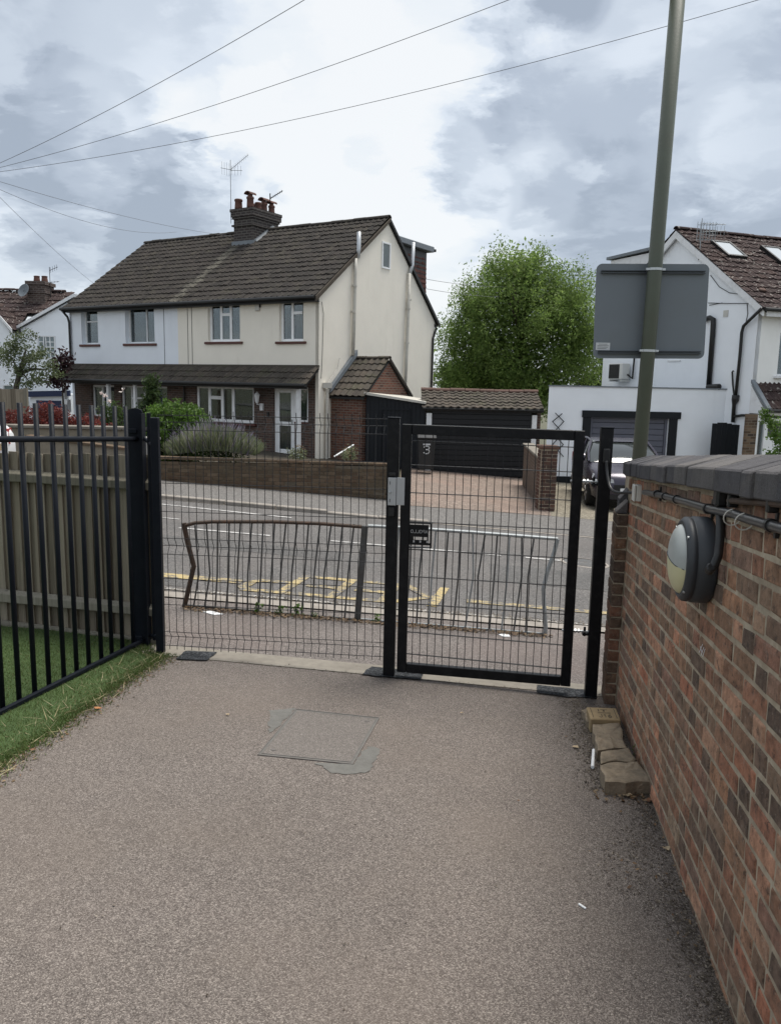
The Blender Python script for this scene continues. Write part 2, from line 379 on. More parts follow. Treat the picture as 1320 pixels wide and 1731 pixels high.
def tile_mat(name, cols, moss, moss_amt, rnd, streak=None, speck=(14, .67, .4)):
    N = NT(name)
    c = N.ramp(rnd(N), [(i/(len(cols)-1), q) for i, q in enumerate(cols)])
    c = N.scale(c, N.math('ADD', N.math('MULTIPLY', N.noise(9, 6, .6), .7), .65))
    c = N.mix(N.math('MULTIPLY', N.step(N.noise(2.2, 9, .7), .48, .72), moss_amt), c, moss)
    c = N.mix(N.math('MULTIPLY', N.step(N.noise(speck[0], 4, .6), speck[1], speck[1]+.05), speck[2]), c, (.34, .32, .29))
    if streak:   # pale lichen run-off below the chimney, down the party line
        dd, k = streak; n = N.node('ShaderNodeVectorMath', operation='DOT_PRODUCT'); N.l(N.pos(), n.inputs[0]); n.inputs[1].default_value = tuple(map(float, dd))
        d = N.math('ABSOLUTE', N.math('SUBTRACT', n.outputs['Value'], k)); d = N.math('ADD', d, N.math('MULTIPLY', N.math('SUBTRACT', N.noise(3, 8, .75), .5), -1.5))
        c = N.mix(N.math('MULTIPLY', N.step(d, .30, -.05), .65), c, (.16, .15, .125))
    N.bump(N.noise(50, 4), .3, .008)
    return N.fin(c, .92, 0, .15)
TILE_DARK = [(.034, .031, .029), (.042, .038, .035), (.050, .044, .040), (.038, .034, .032)]
MAT['tile_dark_o'] = tile_mat('roof_tile_dark', TILE_DARK, (.075, .070, .052), .5, orand)
MAT['tile_dark_i'] = tile_mat('roof_tile_dark_run', TILE_DARK, (.085, .078, .058), .6, irand)
TILE_BR = [(.060, .052, .045), (.078, .068, .058), (.09, .075, .062)]
MAT['tile_brown_o'] = tile_mat('roof_tile_brown', TILE_BR, (.085, .085, .055), .7, orand)
MAT['tile_brown_i'] = tile_mat('roof_tile_brown_run', TILE_BR, (.085, .085, .055), .7, irand)
TILE_RED = [(.040, .029, .029), (.055, .038, .036), (.046, .034, .034), (.062, .042, .038)]
MAT['tile_red_o'] = tile_mat('roof_tile_red', TILE_RED, (.085, .070, .064), .5, orand, speck=(9, .60, .75))
MAT['tile_red_i'] = tile_mat('roof_tile_red_run', TILE_RED, (.085, .070, .064), .5, irand, speck=(9, .60, .75))

def tarmac(name, dark, mid, light, sc, patch=.25, pink=None, bump=.5, dirtwall=False):
    N = NT(name); P = N.pos((1, 1, .2))
    vo = N.vor(sc, 'F1', P)
    rnd = N.node('ShaderNodeSeparateColor'); N.l(vo.outputs['Color'], rnd.inputs[0])
    c = N.ramp(rnd.outputs[0], [(0, dark), (.30, tuple(.55*a+.45*b for a, b in zip(dark, mid))), (.62, mid), (.86, tuple(.5*a+.5*b for a, b in zip(mid, light))), (1, light)])
    v2 = N.vor(sc*.43, 'F1', P); r2 = N.node('ShaderNodeSeparateColor'); N.l(v2.outputs['Color'], r2.inputs[0])
    c = N.scale(c, N.math('ADD', N.math('MULTIPLY', r2.outputs[1], .35), .82))
    gap = N.step(vo.outputs['Distance'], .55, .85)
    c = N.mix(N.math('MULTIPLY', gap, .5), c, tuple(.5*q for q in dark))
    c = N.scale(c, N.math('ADD', N.math('MULTIPLY', N.math('SUBTRACT', N.noise(1.1, 6, .6), .5), 2*patch), 1.0))
    if pink: c = N.mix(N.math('MULTIPLY', N.step(N.noise(.9, 5, .6), .42, .66), .5), c, N.mix(.6, c, pink))
    c = N.mix(N.math('MULTIPLY', N.step(N.noise(6, 9, .72), .60, .76), .35), c, tuple(.55*q for q in mid))
    c = N.mix(N.math('MULTIPLY', N.step(N.noise(9, 7, .7, N.pos((1, 1.7, 1))), .64, .74), .25), c, light)
    if dirtwall:   # soil and moss washed to the foot of the wall
        n = N.node('ShaderNodeVectorMath', operation='DOT_PRODUCT'); N.l(N.pos(), n.inputs[0]); n.inputs[1].default_value = (.9874, -.158, 0)
        d = N.math('SUBTRACT', .680, n.outputs['Value'])
        d = N.math('ADD', d, N.math('MULTIPLY', N.math('SUBTRACT', N.noise(5, 7, .7), .5), -.45))
        c = N.mix(N.math('MULTIPLY', N.step(d, .07, -.03), .22), c, (.065, .053, .042))
    N.bump(N.math('SUBTRACT', N.math('MULTIPLY', N.noise(sc*.5, 3), .5), vo.outputs['Distance']), bump, .006)
    return N.fin(c, .92, 0, .2)
MAT['path'] = tarmac('path_tarmac', (.085, .072, .065), (.164, .142, .129), (.30, .266, .238), 285, .22, (.175, .145, .122), .6, True)
MAT['pavement'] = tarmac('pavement_tarmac', (.085, .075, .07), (.15, .132, .124), (.25, .225, .21), 150, .2, (.17, .132, .12), .4)
MAT['road'] = tarmac('road_tarmac', (.075, .072, .071), (.118, .113, .110), (.18, .17, .162), 100, .30, (.135, .12, .112), .3)
MAT['far_pavement'] = tarmac('far_pavement_tarmac', (.095, .09, .086), (.145, .138, .132), (.21, .20, .19), 70, .12, None, .3)
MAT['patch'] = tarmac('fresh_tarmac', (.010, .011, .013), (.034, .037, .042), (.085, .09, .095), 110, .2, None, .9)
MAT['cover'] = tarmac('cover_infill', (.110, .098, .090), (.155, .139, .128), (.22, .20, .185), 320, .12, None, .4)
MAT['concrete'] = plain('concrete', (.190, .172, .145), .9, .34, 16, .35, 120, dirt=(.125, .110, .093), dirt_amt=.85, dsc=3)
MAT['kerb'] = plain('kerb_concrete', (.25, .225, .20), .9, .25, 6, .35, 70, dirt=(.13, .12, .095), dirt_amt=.7, dsc=5)
MAT['drive'] = tarmac('driveway_paving', (.13, .105, .088), (.205, .160, .135), (.28, .23, .195), 40, .22, (.26, .175, .14), .3)
MAT['drive_gravel'] = tarmac('driveway_gravel', (.10, .088, .066), (.20, .178, .138), (.30, .275, .225), 45, .25, None, .4)
MAT['soil'] = plain('soil', (.06, .05, .036), .95, .4, 9, .6, 30)
MAT['earth'] = plain('ground', (.085, .085, .055), .95, .3, 3, .4, 12)
def worn_paint(name, col, under, thr):
    N = NT(name)
    f = N.step(N.math('ADD', N.math('MULTIPLY', N.noise(14, 9, .75), .65), N.math('MULTIPLY', N.noise(2.5, 5, .6), .35)), thr-.05, thr+.07)
    c = N.mix(f, col, under); c = N.scale(c, N.math('ADD', N.math('MULTIPLY', N.noise(120, 3), .5), .75))
    return N.fin(c, .85, 0, .25)
MAT['yellow_paint'] = worn_paint('yellow_line_paint', (.38, .30, .15), (.118, .113, .110), .485)
MAT['white_paint'] = worn_paint('white_line_paint', (.42, .41, .40), (.132, .128, .125), .54)
MAT['white_worn'] = worn_paint('white_line_worn', (.40, .385, .36), (.15, .14, .13), .49)

def leaf_mat(name, cols, rnd=irand, trans=.35, rough=.55):
    N = NT(name); c = N.ramp(rnd(N), [(i/(len(cols)-1), q) for i, q in enumerate(cols)])
    c = N.scale(c, N.math('ADD', N.math('MULTIPLY', N.noise(1.1, 3), 1.7), .18))
    N.fin(c, rough, 0, .25)
    tl = N.node('ShaderNodeBsdfTranslucent'); N.l(N.scale(c, 1.35), tl.inputs[0])
    mx = N.node('ShaderNodeMixShader'); mx.inputs[0].default_value = trans
    N.l(N.bs.outputs[0], mx.inputs[1]); N.l(tl.outputs[0], mx.inputs[2]); N.l(mx.outputs[0], N.out.inputs[0]); return N.m
MAT['leaf_tree'] = leaf_mat('tree_leaf', [(.080, .130, .034), (.125, .19, .046), (.195, .265, .078), (.10, .16, .044)], trans=.5)
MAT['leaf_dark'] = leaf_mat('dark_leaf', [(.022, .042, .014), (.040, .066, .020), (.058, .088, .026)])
MAT['leaf_bush'] = leaf_mat('bush_leaf', [(.045, .095, .016), (.072, .135, .024), (.10, .165, .032)])
MAT['leaf_lav'] = leaf_mat('lavender_leaf', [(.10, .13, .07), (.15, .175, .10), (.19, .20, .13), (.13, .15, .07)])
MAT['lav_flower'] = leaf_mat('lavender_flower', [(.16, .14, .19), (.22, .19, .25), (.20, .19, .19)])
MAT['leaf_red'] = leaf_mat('red_leaf', [(.075, .018, .016), (.13, .028, .024), (.17, .045, .035)])
MAT['leaf_purple'] = leaf_mat('purple_leaf', [(.022, .010, .014), (.04, .018, .022), (.05, .024, .024)])
MAT['leaf_pale'] = leaf_mat('pale_leaf', [(.055, .075, .035), (.085, .110, .050), (.12, .14, .07)])
MAT['rose'] = leaf_mat('pale_rose', [(.55, .42, .40), (.62, .58, .55)])
MAT['grass'] = leaf_mat('grass_blade', [(.052, .085, .022), (.078, .120, .032), (.110, .150, .046), (.066, .100, .028), (.15, .14, .065)], trans=.25)
MAT['turf'] = plain('turf_base', (.040, .070, .020), .95, .3, 12, .5, 60)
MAT['dead'] = leaf_mat('dead_leaf', [(.09, .052, .028), (.14, .085, .045), (.21, .15, .09), (.07, .048, .03)], trans=.15)
MAT['straw'] = leaf_mat('straw', [(.26, .22, .12), (.34, .30, .18), (.18, .15, .08)], trans=.15)
MAT['grit'] = leaf_mat('grit', [(.035, .028, .022), (.07, .055, .042), (.13, .11, .09), (.045, .036, .028), (.24, .21, .17)], trans=.0, rough=.9)
def leaf_one(name, col): return plain(name, col, .7, .25, 60, .2, 120)
# ================================================================== GROUND AND ROAD
def grid_sheet(name, c, nx, ny, off, mat, kind='structure', jag=None):
    """sheet between four (x, y) corners: near-left, near-right, far-right, far-left; follows the ground at height off"""
    A, B, C_, D_ = (np.array(q, float) for q in c)
    s = np.linspace(0, 1, nx+1); t = np.linspace(0, 1, ny+1); V = []
    for tj in t:
        for si in s:
            p = (A*(1-si)+B*si)*(1-tj) + (D_*(1-si)+C_*si)*tj
            V.append((p[0], p[1], g(p[0], p[1]) + off))
    Fq = [(j*(nx+1)+i, j*(nx+1)+i+1, (j+1)*(nx+1)+i+1, (j+1)*(nx+1)+i) for j in range(ny) for i in range(nx)]
    return npmesh(name, V, Fq, mat, kind=kind)
def ground_poly(name, pts, off, mat, thick=None, parent=None, kind=None, loc=None):
    mb = MB(); P = [(x, y, g(x, y)+off) for x, y in pts]
    if thick: mb.prism([(x, y, z-thick) for x, y, z in P], (0, 0, thick))
    else: mb.add(P, [tuple(range(len(P)))])
    return mb.build(name, mat, parent, kind=kind, loc=loc)
MAT['road_patch'] = tarmac('road_repair', (.065, .063, .062), (.100, .097, .095), (.15, .145, .14), 100, .25, None, .3)
# broad ground, one sheet to the horizon
xs = np.unique(np.concatenate([np.linspace(-600, -40, 12), np.linspace(-40, 40, 41), np.linspace(40, 600, 12)]))
ys = np.unique(np.concatenate([np.linspace(-60, -6, 6), np.linspace(-6, 40, 47), np.linspace(40, 900, 20)]))
V = [(x, y, g(x, y) - .07 - (.0 if y > 5.4 else .03)) for y in ys for x in xs]; n = len(xs)
npmesh('ground', V, [(j*n+i, j*n+i+1, (j+1)*n+i+1, (j+1)*n+i) for j in range(len(ys)-1) for i in range(n-1)], MAT['earth'], kind='structure')
def wallx(y): return 1.415 + .16*(y - 4.54)
def thr_y(x): return 5.085 - .085*x                      # near edge of the concrete strip under the gate
grid_sheet('path', [(-3.4, -3), (wallx(-3)+.06, -3), (wallx(4.95)+.06, thr_y(1.53)), (-2.3, thr_y(-2.3))], 24, 40, 0, MAT['path'])
grid_sheet('threshold_strip', [(-2.3, thr_y(-2.3)), (1.62, thr_y(1.62)), (1.62, thr_y(1.62)+.24), (-2.3, thr_y(-2.3)+.24)], 24, 3, .004, MAT['concrete'])
grid_sheet('near_pavement', [(-2.3, thr_y(-2.3)+.24), (1.62, thr_y(1.62)+.24), (3.2, 6.82), (-2.6, 6.98)], 24, 10, .0, MAT['pavement'])
grid_sheet('near_pavement_run', [(1.62, thr_y(1.62)-.2), (30, 3.0), (30, 6.82), (1.62, 6.84)], 30, 8, -.004, MAT['pavement'])
grid_sheet('near_pavement_far_end', [(-30, 5.9), (-2.3, 5.9), (-2.6, 6.98), (-30, 6.98)], 30, 4, -.008, MAT['pavement'])
grid_sheet('kerb_near', [(-30, 6.98), (30, 6.80), (30, 7.02), (-30, 7.20)], 60, 2, .012, MAT['kerb'])
grid_sheet('road', [(-40, 7.1), (40, 7.0), (40, 13.9), (-40, 14.0)], 40, 16, -.02, MAT['road'])
grid_sheet('far_pavement_lip', [(-40, 13.60), (40, 13.40), (40, 13.56), (-40, 13.76)], 40, 1, -.014, MAT['kerb'])
grid_sheet('far_pavement', [(-40, 13.7), (40, 13.5), (40, 16.2), (-40, 16.2)], 40, 4, -.008, MAT['far_pavement'])
grid_sheet('driveway', [(.15, 15.5), (3.25, 15.9), (4.4, 24), (.3, 24)], 12, 20, .0, MAT['drive'])
grid_sheet('driveway_gravel', [(3.25, 15.9), (9.5, 15.9), (9.9, 24), (4.4, 24)], 12, 20, -.004, MAT['drive_gravel'])
grid_sheet('front_garden', [(-20, 16.1), (.2, 16.1), (.2, 24.6), (-20, 34)], 24, 12, .0, MAT['soil'])
# far kerb stones, dropping towards the driveway
for q in ([(-2.6, 7.55), (-1.95, 7.5), (-1.9, 7.85), (-2.55, 7.9)], [(1.2, 9.1), (4.2, 9.0), (4.3, 10.1), (1.3, 10.2)], [(-4, 9.6), (-.6, 9.5), (-.6, 10.1), (-4, 10.2)]): grid_sheet('road_patch', q, 8, 4, -.017, MAT['road_patch'])
kb = thing('kerb_row', (-3, 13.5, g(-3, 13.5)), 'pale worn kerb stones along the far edge of the road', 'kerb')
x = -9.0
while x < .1:
    L = .88; h = .05 if x < -1.2 else .02
    mb = MB(); y = 13.52 + .03*math.sin(x)
    mb.obox((x, y, g(x, y)-.06), (L-.02, 0, g(x+L, y)-g(x, y)), (0, .14, 0), (0, 0, .06+h)); mb.build('kerb_stone', MAT['kerb'], kb, bevel=.012); x += L
# painted lines
def line_mark(name, x0, x1, yf, w, mat, off=-.012):
    n = max(2, int((x1-x0)/.25)); V = []
    for i in range(n+1):
        x = x0 + (x1-x0)*i/n; y = yf(x)
        for dy in (-w/2, w/2): V.append((x, y+dy, g(x, y+dy)+off))
    return npmesh(name, V, [(2*i, 2*i+2, 2*i+3, 2*i+1) for i in range(n)], mat, kind='structure')
line_mark('yellow_line', -9, -1.5, lambda x: 7.9-.0*x, .17, MAT['yellow_paint'])
line_mark('yellow_line', .80, 3.5, lambda x: 7.93, .14, MAT['yellow_paint'])
for a, b in ((-9.2, -7.9), (-6.9, -5.6), (-4.9, -3.7), (-2.91, -1.66), (-.82, .05), (.42, 1.55), (1.9, 2.9), (4.3, 5.6), (6.7, 8)):
    line_mark('lane_dash', a, b, lambda x: 10.86+.02*x, .085, MAT['white_paint'])
line_mark('edge_line', -4.5, -1.6, lambda x: 12.86 - .10*(x+3), .09, MAT['white_paint'])
line_mark('edge_line', -6.5, -3.1, lambda x: 11.55 + .0*x, .06, MAT['white_paint'])
line_mark('gutter_line', -3.2, 3.6, lambda x: 7.33 - .012*x, .075, MAT['white_worn'])
# KEEP, read from the carriageway
STROKE = {'K': [[(0, 0), (0, 1)], [(1, 1), (0, .45)], [(.25, .58), (1, 0)]], 'E': [[(1, 0), (0, 0), (0, 1), (1, 1)], [(0, .52), (.8, .52)]],
          'P': [[(0, 0), (0, 1), (.85, 1), (1, .86), (1, .6), (.85, .46), (0, .46)]], 'A': [[(0, 0), (.5, 1), (1, 0)], [(.2, .38), (.8, .38)]],
          'O': [[(.2, 0), (.8, 0), (1, .22), (1, .78), (.8, 1), (.2, 1), (0, .78), (0, .22), (.2, 0)]], 'L': [[(0, 1), (0, 0), (1, 0)]],
          '3': [[(0, .86), (.25, 1), (.75, 1), (1, .8), (.85, .56), (.4, .54)], [(.85, .56), (1, .34), (.9, .1), (.65, 0), (.25, 0), (0, .14)]],
          'J': [[(.9, 1), (.9, .2), (.65, 0), (.25, 0), (0, .2)]], '1': [[(.2, .8), (.55, 1), (.55, 0)]],
          '6': [[(.9, .95), (.4, .9), (.05, .5), (.05, .2), (.3, 0), (.75, 0), (1, .2), (.95, .45), (.7, .56), (.1, .45)]], 'H': [[(0, 0), (0, 1)], [(1, 0), (1, 1)], [(0, .5), (1, .5)]]}
def stroke_quads(ch, wx, wy, place):
    """flat strokes of a letter; place(x, y) gives the 3-D point"""
    V, Fq = [], []
    for pl in STROKE[ch]:
        for (a, b), (c, d) in zip(pl, pl[1:]):
            t = np.array([c-a, d-b]); L = np.linalg.norm(t); t = t/L; nrm = np.array([-t[1], t[0]])
            e = np.array([nrm[0]*wx/2, nrm[1]*wy/2]); k = np.array([t[0]*wx*.4, t[1]*wy*.4]); o = len(V)
            for q in ((a, b)-e-k, (c, d)-e+k, (c, d)+e+k, (a, b)+e-k): V.append(place(*q))
            Fq.append((o, o+1, o+2, o+3))
    return V, Fq
VV, FF = [], []
for i, ch in enumerate('KEEP'):
    x1 = .60 - i*.50; w = .40
    v, f = stroke_quads(ch, .25, .13, lambda a, b, x1=x1, w=w: (x1 - a*w - b*.17, 8.42 - b*.82, g(x1-a*w-b*.17, 8.42-b*.82) - .012 + .0003*len(VV)/40))
    FF += [tuple(q+len(VV) for q in t) for t in f]; VV += v
npmesh('keep_lettering', VV, FF, MAT['yellow_paint'], kind='structure')
mc = thing('road_manhole', (2.72, 10.88, g(2.72, 10.88)), 'round pale-rimmed manhole cover in the road beyond the gate hinge', 'manhole cover')
mb = MB(); o = (2.72, 10.88, g(2.72, 10.88)-.03); mb.lathe(o, (.07, .01, 1), [(.34, 0), (.34, .02), (.30, .024), (.30, 0)], 28); mb.build('frame', MAT['kerb'], mc)
mb = MB(); mb.lathe(o, (.07, .01, 1), [(.285, 0), (.285, .018), (0, .018)], 28); mb.build('cover', MAT['galv_dark'], mc)

# dark tarmac patches at the post feet
for pl in (((297, 1116), (349, 1118), (369, 1104), (314, 1102)), ((611, 1142), (627, 1129), (717, 1137), (710, 1151), (660, 1147)), ((906, 1173), (908, 1160), (990, 1168), (1010, 1182), (960, 1180))):
    pts = [gr(*q)[:2] for q in pl]; P = []
    for i, a in enumerate(pts):
        b = pts[(i+1) % len(pts)]
        for k in range(5): P.append(a + (b-a)*k/5 + RNG.normal(0, .004, 2))
    ground_poly('tarmac_patch', P, .010, MAT['patch'], kind='structure')
# manhole in the path
MAT['cover_rim'] = plain('worn_cover_rim', (.115, .105, .098), .7, .3, 30, .1, 80, dirt=(.07, .06, .05), dirt_amt=.6, dsc=12)
C = [gr(*q)[:2] for q in ((435, 1277), (500, 1199), (642, 1214), (597, 1293))]
cen = sum(C)/4
mh = thing('access_cover', (*cen, g(*cen)), 'square inset access cover with thin metal rim in the tarmac path', 'access cover')
def inset(P, d):
    c = sum(P)/len(P); return [p + (c-p)/np.linalg.norm(c-p)*d for p in P]
def ring(mb, Pa, Pb, z0, z1):
    n = len(Pa)
    for i in range(n):
        q = [Pa[i], Pa[(i+1) % n], Pb[(i+1) % n], Pb[i]]
        mb.prism([(p[0], p[1], g(p[0], p[1])+z0) for p in q], (0, 0, z1-z0))
mb = MB(); ring(mb, C, inset(C, .009), -.01, .005); mb.build('outer_rim', MAT['cover_rim'], mh)
I2 = inset(C, .026); mb = MB(); ring(mb, I2, inset(C, .034), -.01, .0045); mb.build('inner_rim', MAT['cover_rim'], mh)
ground_poly('rim_bed', inset(C, .006), .0025, MAT['mortar_patch'], .02, mh)
ground_poly('infill', inset(C, .033), .0038, MAT['cover'], .02, mh)
for i in (0, 2):
    p = inset(C, .10)[i]; mb = MB(); mb.lathe((p[0], p[1], g(*p)+.003), (.05, .066, 1), [(.014, 0), (.014, .003), (.0, .003)], 12); mb.build('key_hole', MAT['cover_rim'], mh)
def rough_poly(px, off, mat, name):
    P = []
    pts = [gr(*q)[:2] for q in px]
    for i, a in enumerate(pts):
        b = pts[(i+1) % len(pts)]; m = max(2, int(np.linalg.norm(b-a)/.025))
        for k in range(m): P.append(a + (b-a)*k/m + RNG.normal(0, .007, 2))
    ground_poly(name, P, off, mat, kind='structure')
rough_poly([(456, 1201), (499, 1198), (474, 1226), (455, 1243)], .0025, MAT['mortar_patch'], 'mortar_patch')
rough_poly([(530, 1290), (560, 1305), (600, 1310), (626, 1303), (637, 1280), (641, 1266), (620, 1262), (597, 1293), (560, 1291)], .0025, MAT['mortar_patch'], 'mortar_patch')

# ================================================================== LAWN
EDGE = [(-2.45, -2), (-1.86, 2.4), (-1.73, 3.25), (-1.66, 3.9), (-1.60, 4.5), (-1.50, 5.18)]
def edge_x(y): return np.interp(y, [e[1] for e in EDGE], [e[0] for e in EDGE])
lv = []
for y in np.linspace(-2, 5.6, 60):
    xe = edge_x(min(y, 5.2)) + RNG.normal(0, .012) - (max(0, y-5.05)*.9)
    for k in range(6):
        x = -7 + (xe+7)*[0, .5, .8, .93, .985, 1][k]; lv.append((x, y, g(x, y) + (.014 if k < 5 else .003)))
npmesh('lawn', lv, [(j*6+i, j*6+i+1, (j+1)*6+i+1, (j+1)*6+i) for j in range(59) for i in range(5)], MAT['turf'], kind='structure')
def blades(name, N, mat, region, h0, h1, w, kind='stuff', lean=.5):
    xy = region(N); N = len(xy); z = g(xy[:, 0], xy[:, 1]) + .004
    a = RNG.uniform(0, 2*math.pi, N); h = RNG.uniform(h0, h1, N); ln = RNG.normal(0, lean, (N, 2))*h[:, None]
    b = np.stack([np.cos(a), np.sin(a)], 1)*w
    V = np.zeros((N, 3, 3)); V[:, 0, :2] = xy - b; V[:, 1, :2] = xy + b; V[:, 2, :2] = xy + ln
    V[:, 0, 2] = z; V[:, 1, 2] = z; V[:, 2, 2] = z + h
    return npmesh(name, V.reshape(-1, 3), np.arange(3*N).reshape(-1, 3), mat, kind=kind)
def rg_lawn(N):
    y = RNG.uniform(2.6, 5.62, N); x = -3.6 + (edge_x(y)+3.6)*RNG.uniform(0, 1, N)**.8
    keep = (y < 5.75 - .0 + .0*x) & (x < edge_x(y) - np.maximum(0, y-5.1)*.6 + RNG.normal(0, .03, N)); return np.stack([x, y], 1)[keep]
blades('grass', 90000, MAT['grass'], rg_lawn, .010, .030, .0026)
def rg_edge(N):
    y = RNG.uniform(2.6, 5.25, N); return np.stack([edge_x(y) + RNG.normal(-.03, .05, N), y], 1)
blades('grass_edge', 7000, MAT['grass'], rg_edge, .006, .022, .003)
def rg_straw(N):
    y = RNG.uniform(2.7, 5.2, N); return np.stack([edge_x(y) + RNG.normal(-.09, .08, N), y], 1)
blades('dry_grass', 520, MAT['straw'], rg_straw, .01, .05, .003, lean=1.7)
def flakes(name, N, mat, region, s0, s1, lift=.006, kind='stuff', parent=None):
    xy = region(N); N = len(xy); z = g(xy[:, 0], xy[:, 1]) + RNG.uniform(.001, lift, N)
    a = RNG.uniform(0, 2*math.pi, N); s = RNG.uniform(s0, s1, N); r = RNG.uniform(.35, .9, N)
    U_ = np.stack([np.cos(a), np.sin(a), RNG.normal(0, .25, N)], 1)*s[:, None]; Wv = np.stack([-np.sin(a), np.cos(a), RNG.normal(0, .25, N)], 1)*(s*r)[:, None]
    c = np.concatenate([xy, z[:, None] + s[:, None]*.15], 1)
    V = np.stack([c-U_, c-Wv*.8, c+U_, c+Wv], 1); return npmesh(name, V.reshape(-1, 3), np.arange(4*N).reshape(-1, 4), mat, kind=kind, parent=parent)
def rg_wallfoot(N):
    y = RNG.uniform(1.2, 4.75, N); k = .05 + .10*(.5+.5*np.sin(y*5.1))*(np.sin(y*2.3+1)**2) + .12*np.exp(-((y-4.3)/.35)**2) + .05*np.exp(-((y-2.9)/.2)**2)
    return np.stack([wallx(y) - np.abs(RNG.normal(0, 1, N))*k - .005, y], 1)
flakes('soil_crumbs', 8000, MAT['grit'], rg_wallfoot, .0015, .006)
flakes('leaf_litter', 150, MAT['dead'], rg_wallfoot, .003, .012, .012)
def rg_block(N):
    y = RNG.uniform(3.5, 4.95, N); return np.stack([.98 + (y-3.5)*.14 + RNG.normal(0, .05, N) + .05, y], 1)
flakes('soil_crumbs_by_stone', 2600, MAT['grit'], rg_block, .002, .008)
def rg_front(N): return np.stack([RNG.uniform(.98, 1.27, N), 3.46 + RNG.normal(0, .04, N)], 1)
flakes('leaf_litter_by_stone', 60, MAT['dead'], rg_front, .005, .016, .015)
def rg_lawnedge(N):
    y = RNG.uniform(2.6, 5.2, N); return np.stack([edge_x(y) + RNG.normal(.0, .05, N), y], 1)
flakes('leaf_litter_by_lawn', 1500, MAT['dead'], rg_lawnedge, .003, .011)
flakes('soil_crumbs_by_lawn', 3000, MAT['grit'], rg_lawnedge, .0015, .006)
def rg_path(N): return np.stack([RNG.uniform(-2, 1.2, N), RNG.uniform(1.2, 5.0, N)], 1)
flakes('loose_grit', 420, MAT['grit'], rg_path, .002, .006)
def rg_rail(N): return np.stack([RNG.uniform(-1.75, 1.4, N), 6.56 + RNG.normal(0, .035, N)], 1)
flakes('gutter_debris', 1500, MAT['dead'], rg_rail, .006, .02, .02)
def rg_kerb(N): return np.stack([RNG.uniform(-3, 2.5, N), 7.22 + RNG.normal(0, .10, N)], 1)
flakes('gutter_grit', 2600, MAT['grit'], rg_kerb, .005, .015)
def rg_thr(N): return np.stack([RNG.uniform(-1.6, 1.4, N), RNG.normal(5.12, .05, N)], 1) 
flakes('threshold_grit', 260, MAT['grit'], lambda N: np.stack([(q := RNG.uniform(-1.6, 1.4, N)), thr_y(q) + RNG.normal(0, .02, N)], 1), .003, .009)

# ================================================================== METAL RAILING (left)
dR = np.array([.184, 1, 0]); R0 = np.array([-1.80, 5.23, 0]); nR = np.array([1, -.184, 0])
def rl(y, z): return np.array([R0[0] + .184*(y-5.23), y, z])
ra = thing('metal_railing', rl(4.6, g(-1.9, 4.6)), 'dark navy vertical bar railing along the edge of the lawn', 'railing')
tops = [(3.4, 672), (33, 672.5), (60, 675), (86, 677), (110, 679), (133, 680.5), (154.5, 682.5), (174, 684), (194, 686), (212.5, 687)]
ybar = [onplane(a, b, R0, nR)[1] for a, b in tops]
ybar = [ybar[0]-.127*k for k in range(9, 0, -1)] + ybar
for y in ybar:
    mb = MB(); zt = 1.467 - .042*(y-4.145); zb = -.288 - .046*(y-4.1) - .01
    mb.tube([rl(y, zb) + (.003*math.sin(y*31), 0, 0), rl(y, zt)], .0145, 10); mb.build('bar', MAT['navy_metal'], ra, smooth='auto')
mb = MB(); P0, P1 = rl(2.9, 1.281-.064*(2.9-4.083)), rl(5.44, 1.281-.064*(5.44-4.083)); sh = np.array([.024, -.004, 0])
mb.tube([P0+sh, P1+sh], .0165, 10); mb.build('top_rail', MAT['navy_metal'], ra, smooth='auto')
mb = MB(); P0, P1 = rl(2.9, -.134-.0665*(2.9-3.961)), rl(5.46, -.134-.0665*(5.46-3.961)); sh = np.array([.026, -.004, 0])
mb.bar(P0+sh, P1+sh, .026, .026, (1, 0, 0)); mb.build('bottom_rail', MAT['navy_metal'], ra, bevel=.004)
# wide end post with a rounded top
yp = 5.43; a = atY(218, 740, yp); b = atY(241.5, 740, yp); zt = atY(230, 690, yp)[2]; zb = g(a[0], yp)-.03; w = b[0]-a[0]
pf = [(a[0], yp, zb), (b[0], yp, zb)] + [(a[0]+w/2+w/2*math.cos(q), yp, zt-.022+.022*math.sin(q)) for q in np.linspace(0, math.pi, 9)]
mb = MB(); mb.prism(pf, (0, .014, 0)); mb.build('end_post', MAT['navy_metal'], ra)
mb = MB(); mb.obox((b[0]-.002, yp-.035, zb), (.009, 0, 0), (0, .085, 0), (0, 0, zt-zb-.035)); mb.build('post_flange', MAT['navy_metal'], ra)
for z in (1.235, -.228): mb = MB(); mb.obox((a[0]-.01, yp-.02, z), (.07, 0, 0), (0, .018, 0), (0, 0, .03)); mb.build('rail_bracket', MAT['navy_metal'], ra, bevel=.003)
# short return to the mesh fence
q0 = np.array([b[0]+.005, yp+.02, 0]); q1 = np.array([-1.575, 5.30, 0])
m = atY(252, 720, 5.38); zt2 = atY(252, 698, 5.38)[2]
mb = MB(); mb.tube([(m[0], 5.38, g(m[0], 5.38)+.06), (m[0], 5.38, zt2)], .0145, 10); mb.build('bar', MAT['navy_metal'], ra)
mb = MB(); mb.tube([(q0[0], q0[1], 1.20), (q1[0], q1[1], 1.145)], .013, 8); mb.build('return_rail', MAT['navy_metal'], ra)
mb = MB(); mb.tube([(q0[0], q0[1], -.20), (q1[0], q1[1], -.16)], .013, 8); mb.build('return_rail', MAT['navy_metal'], ra)

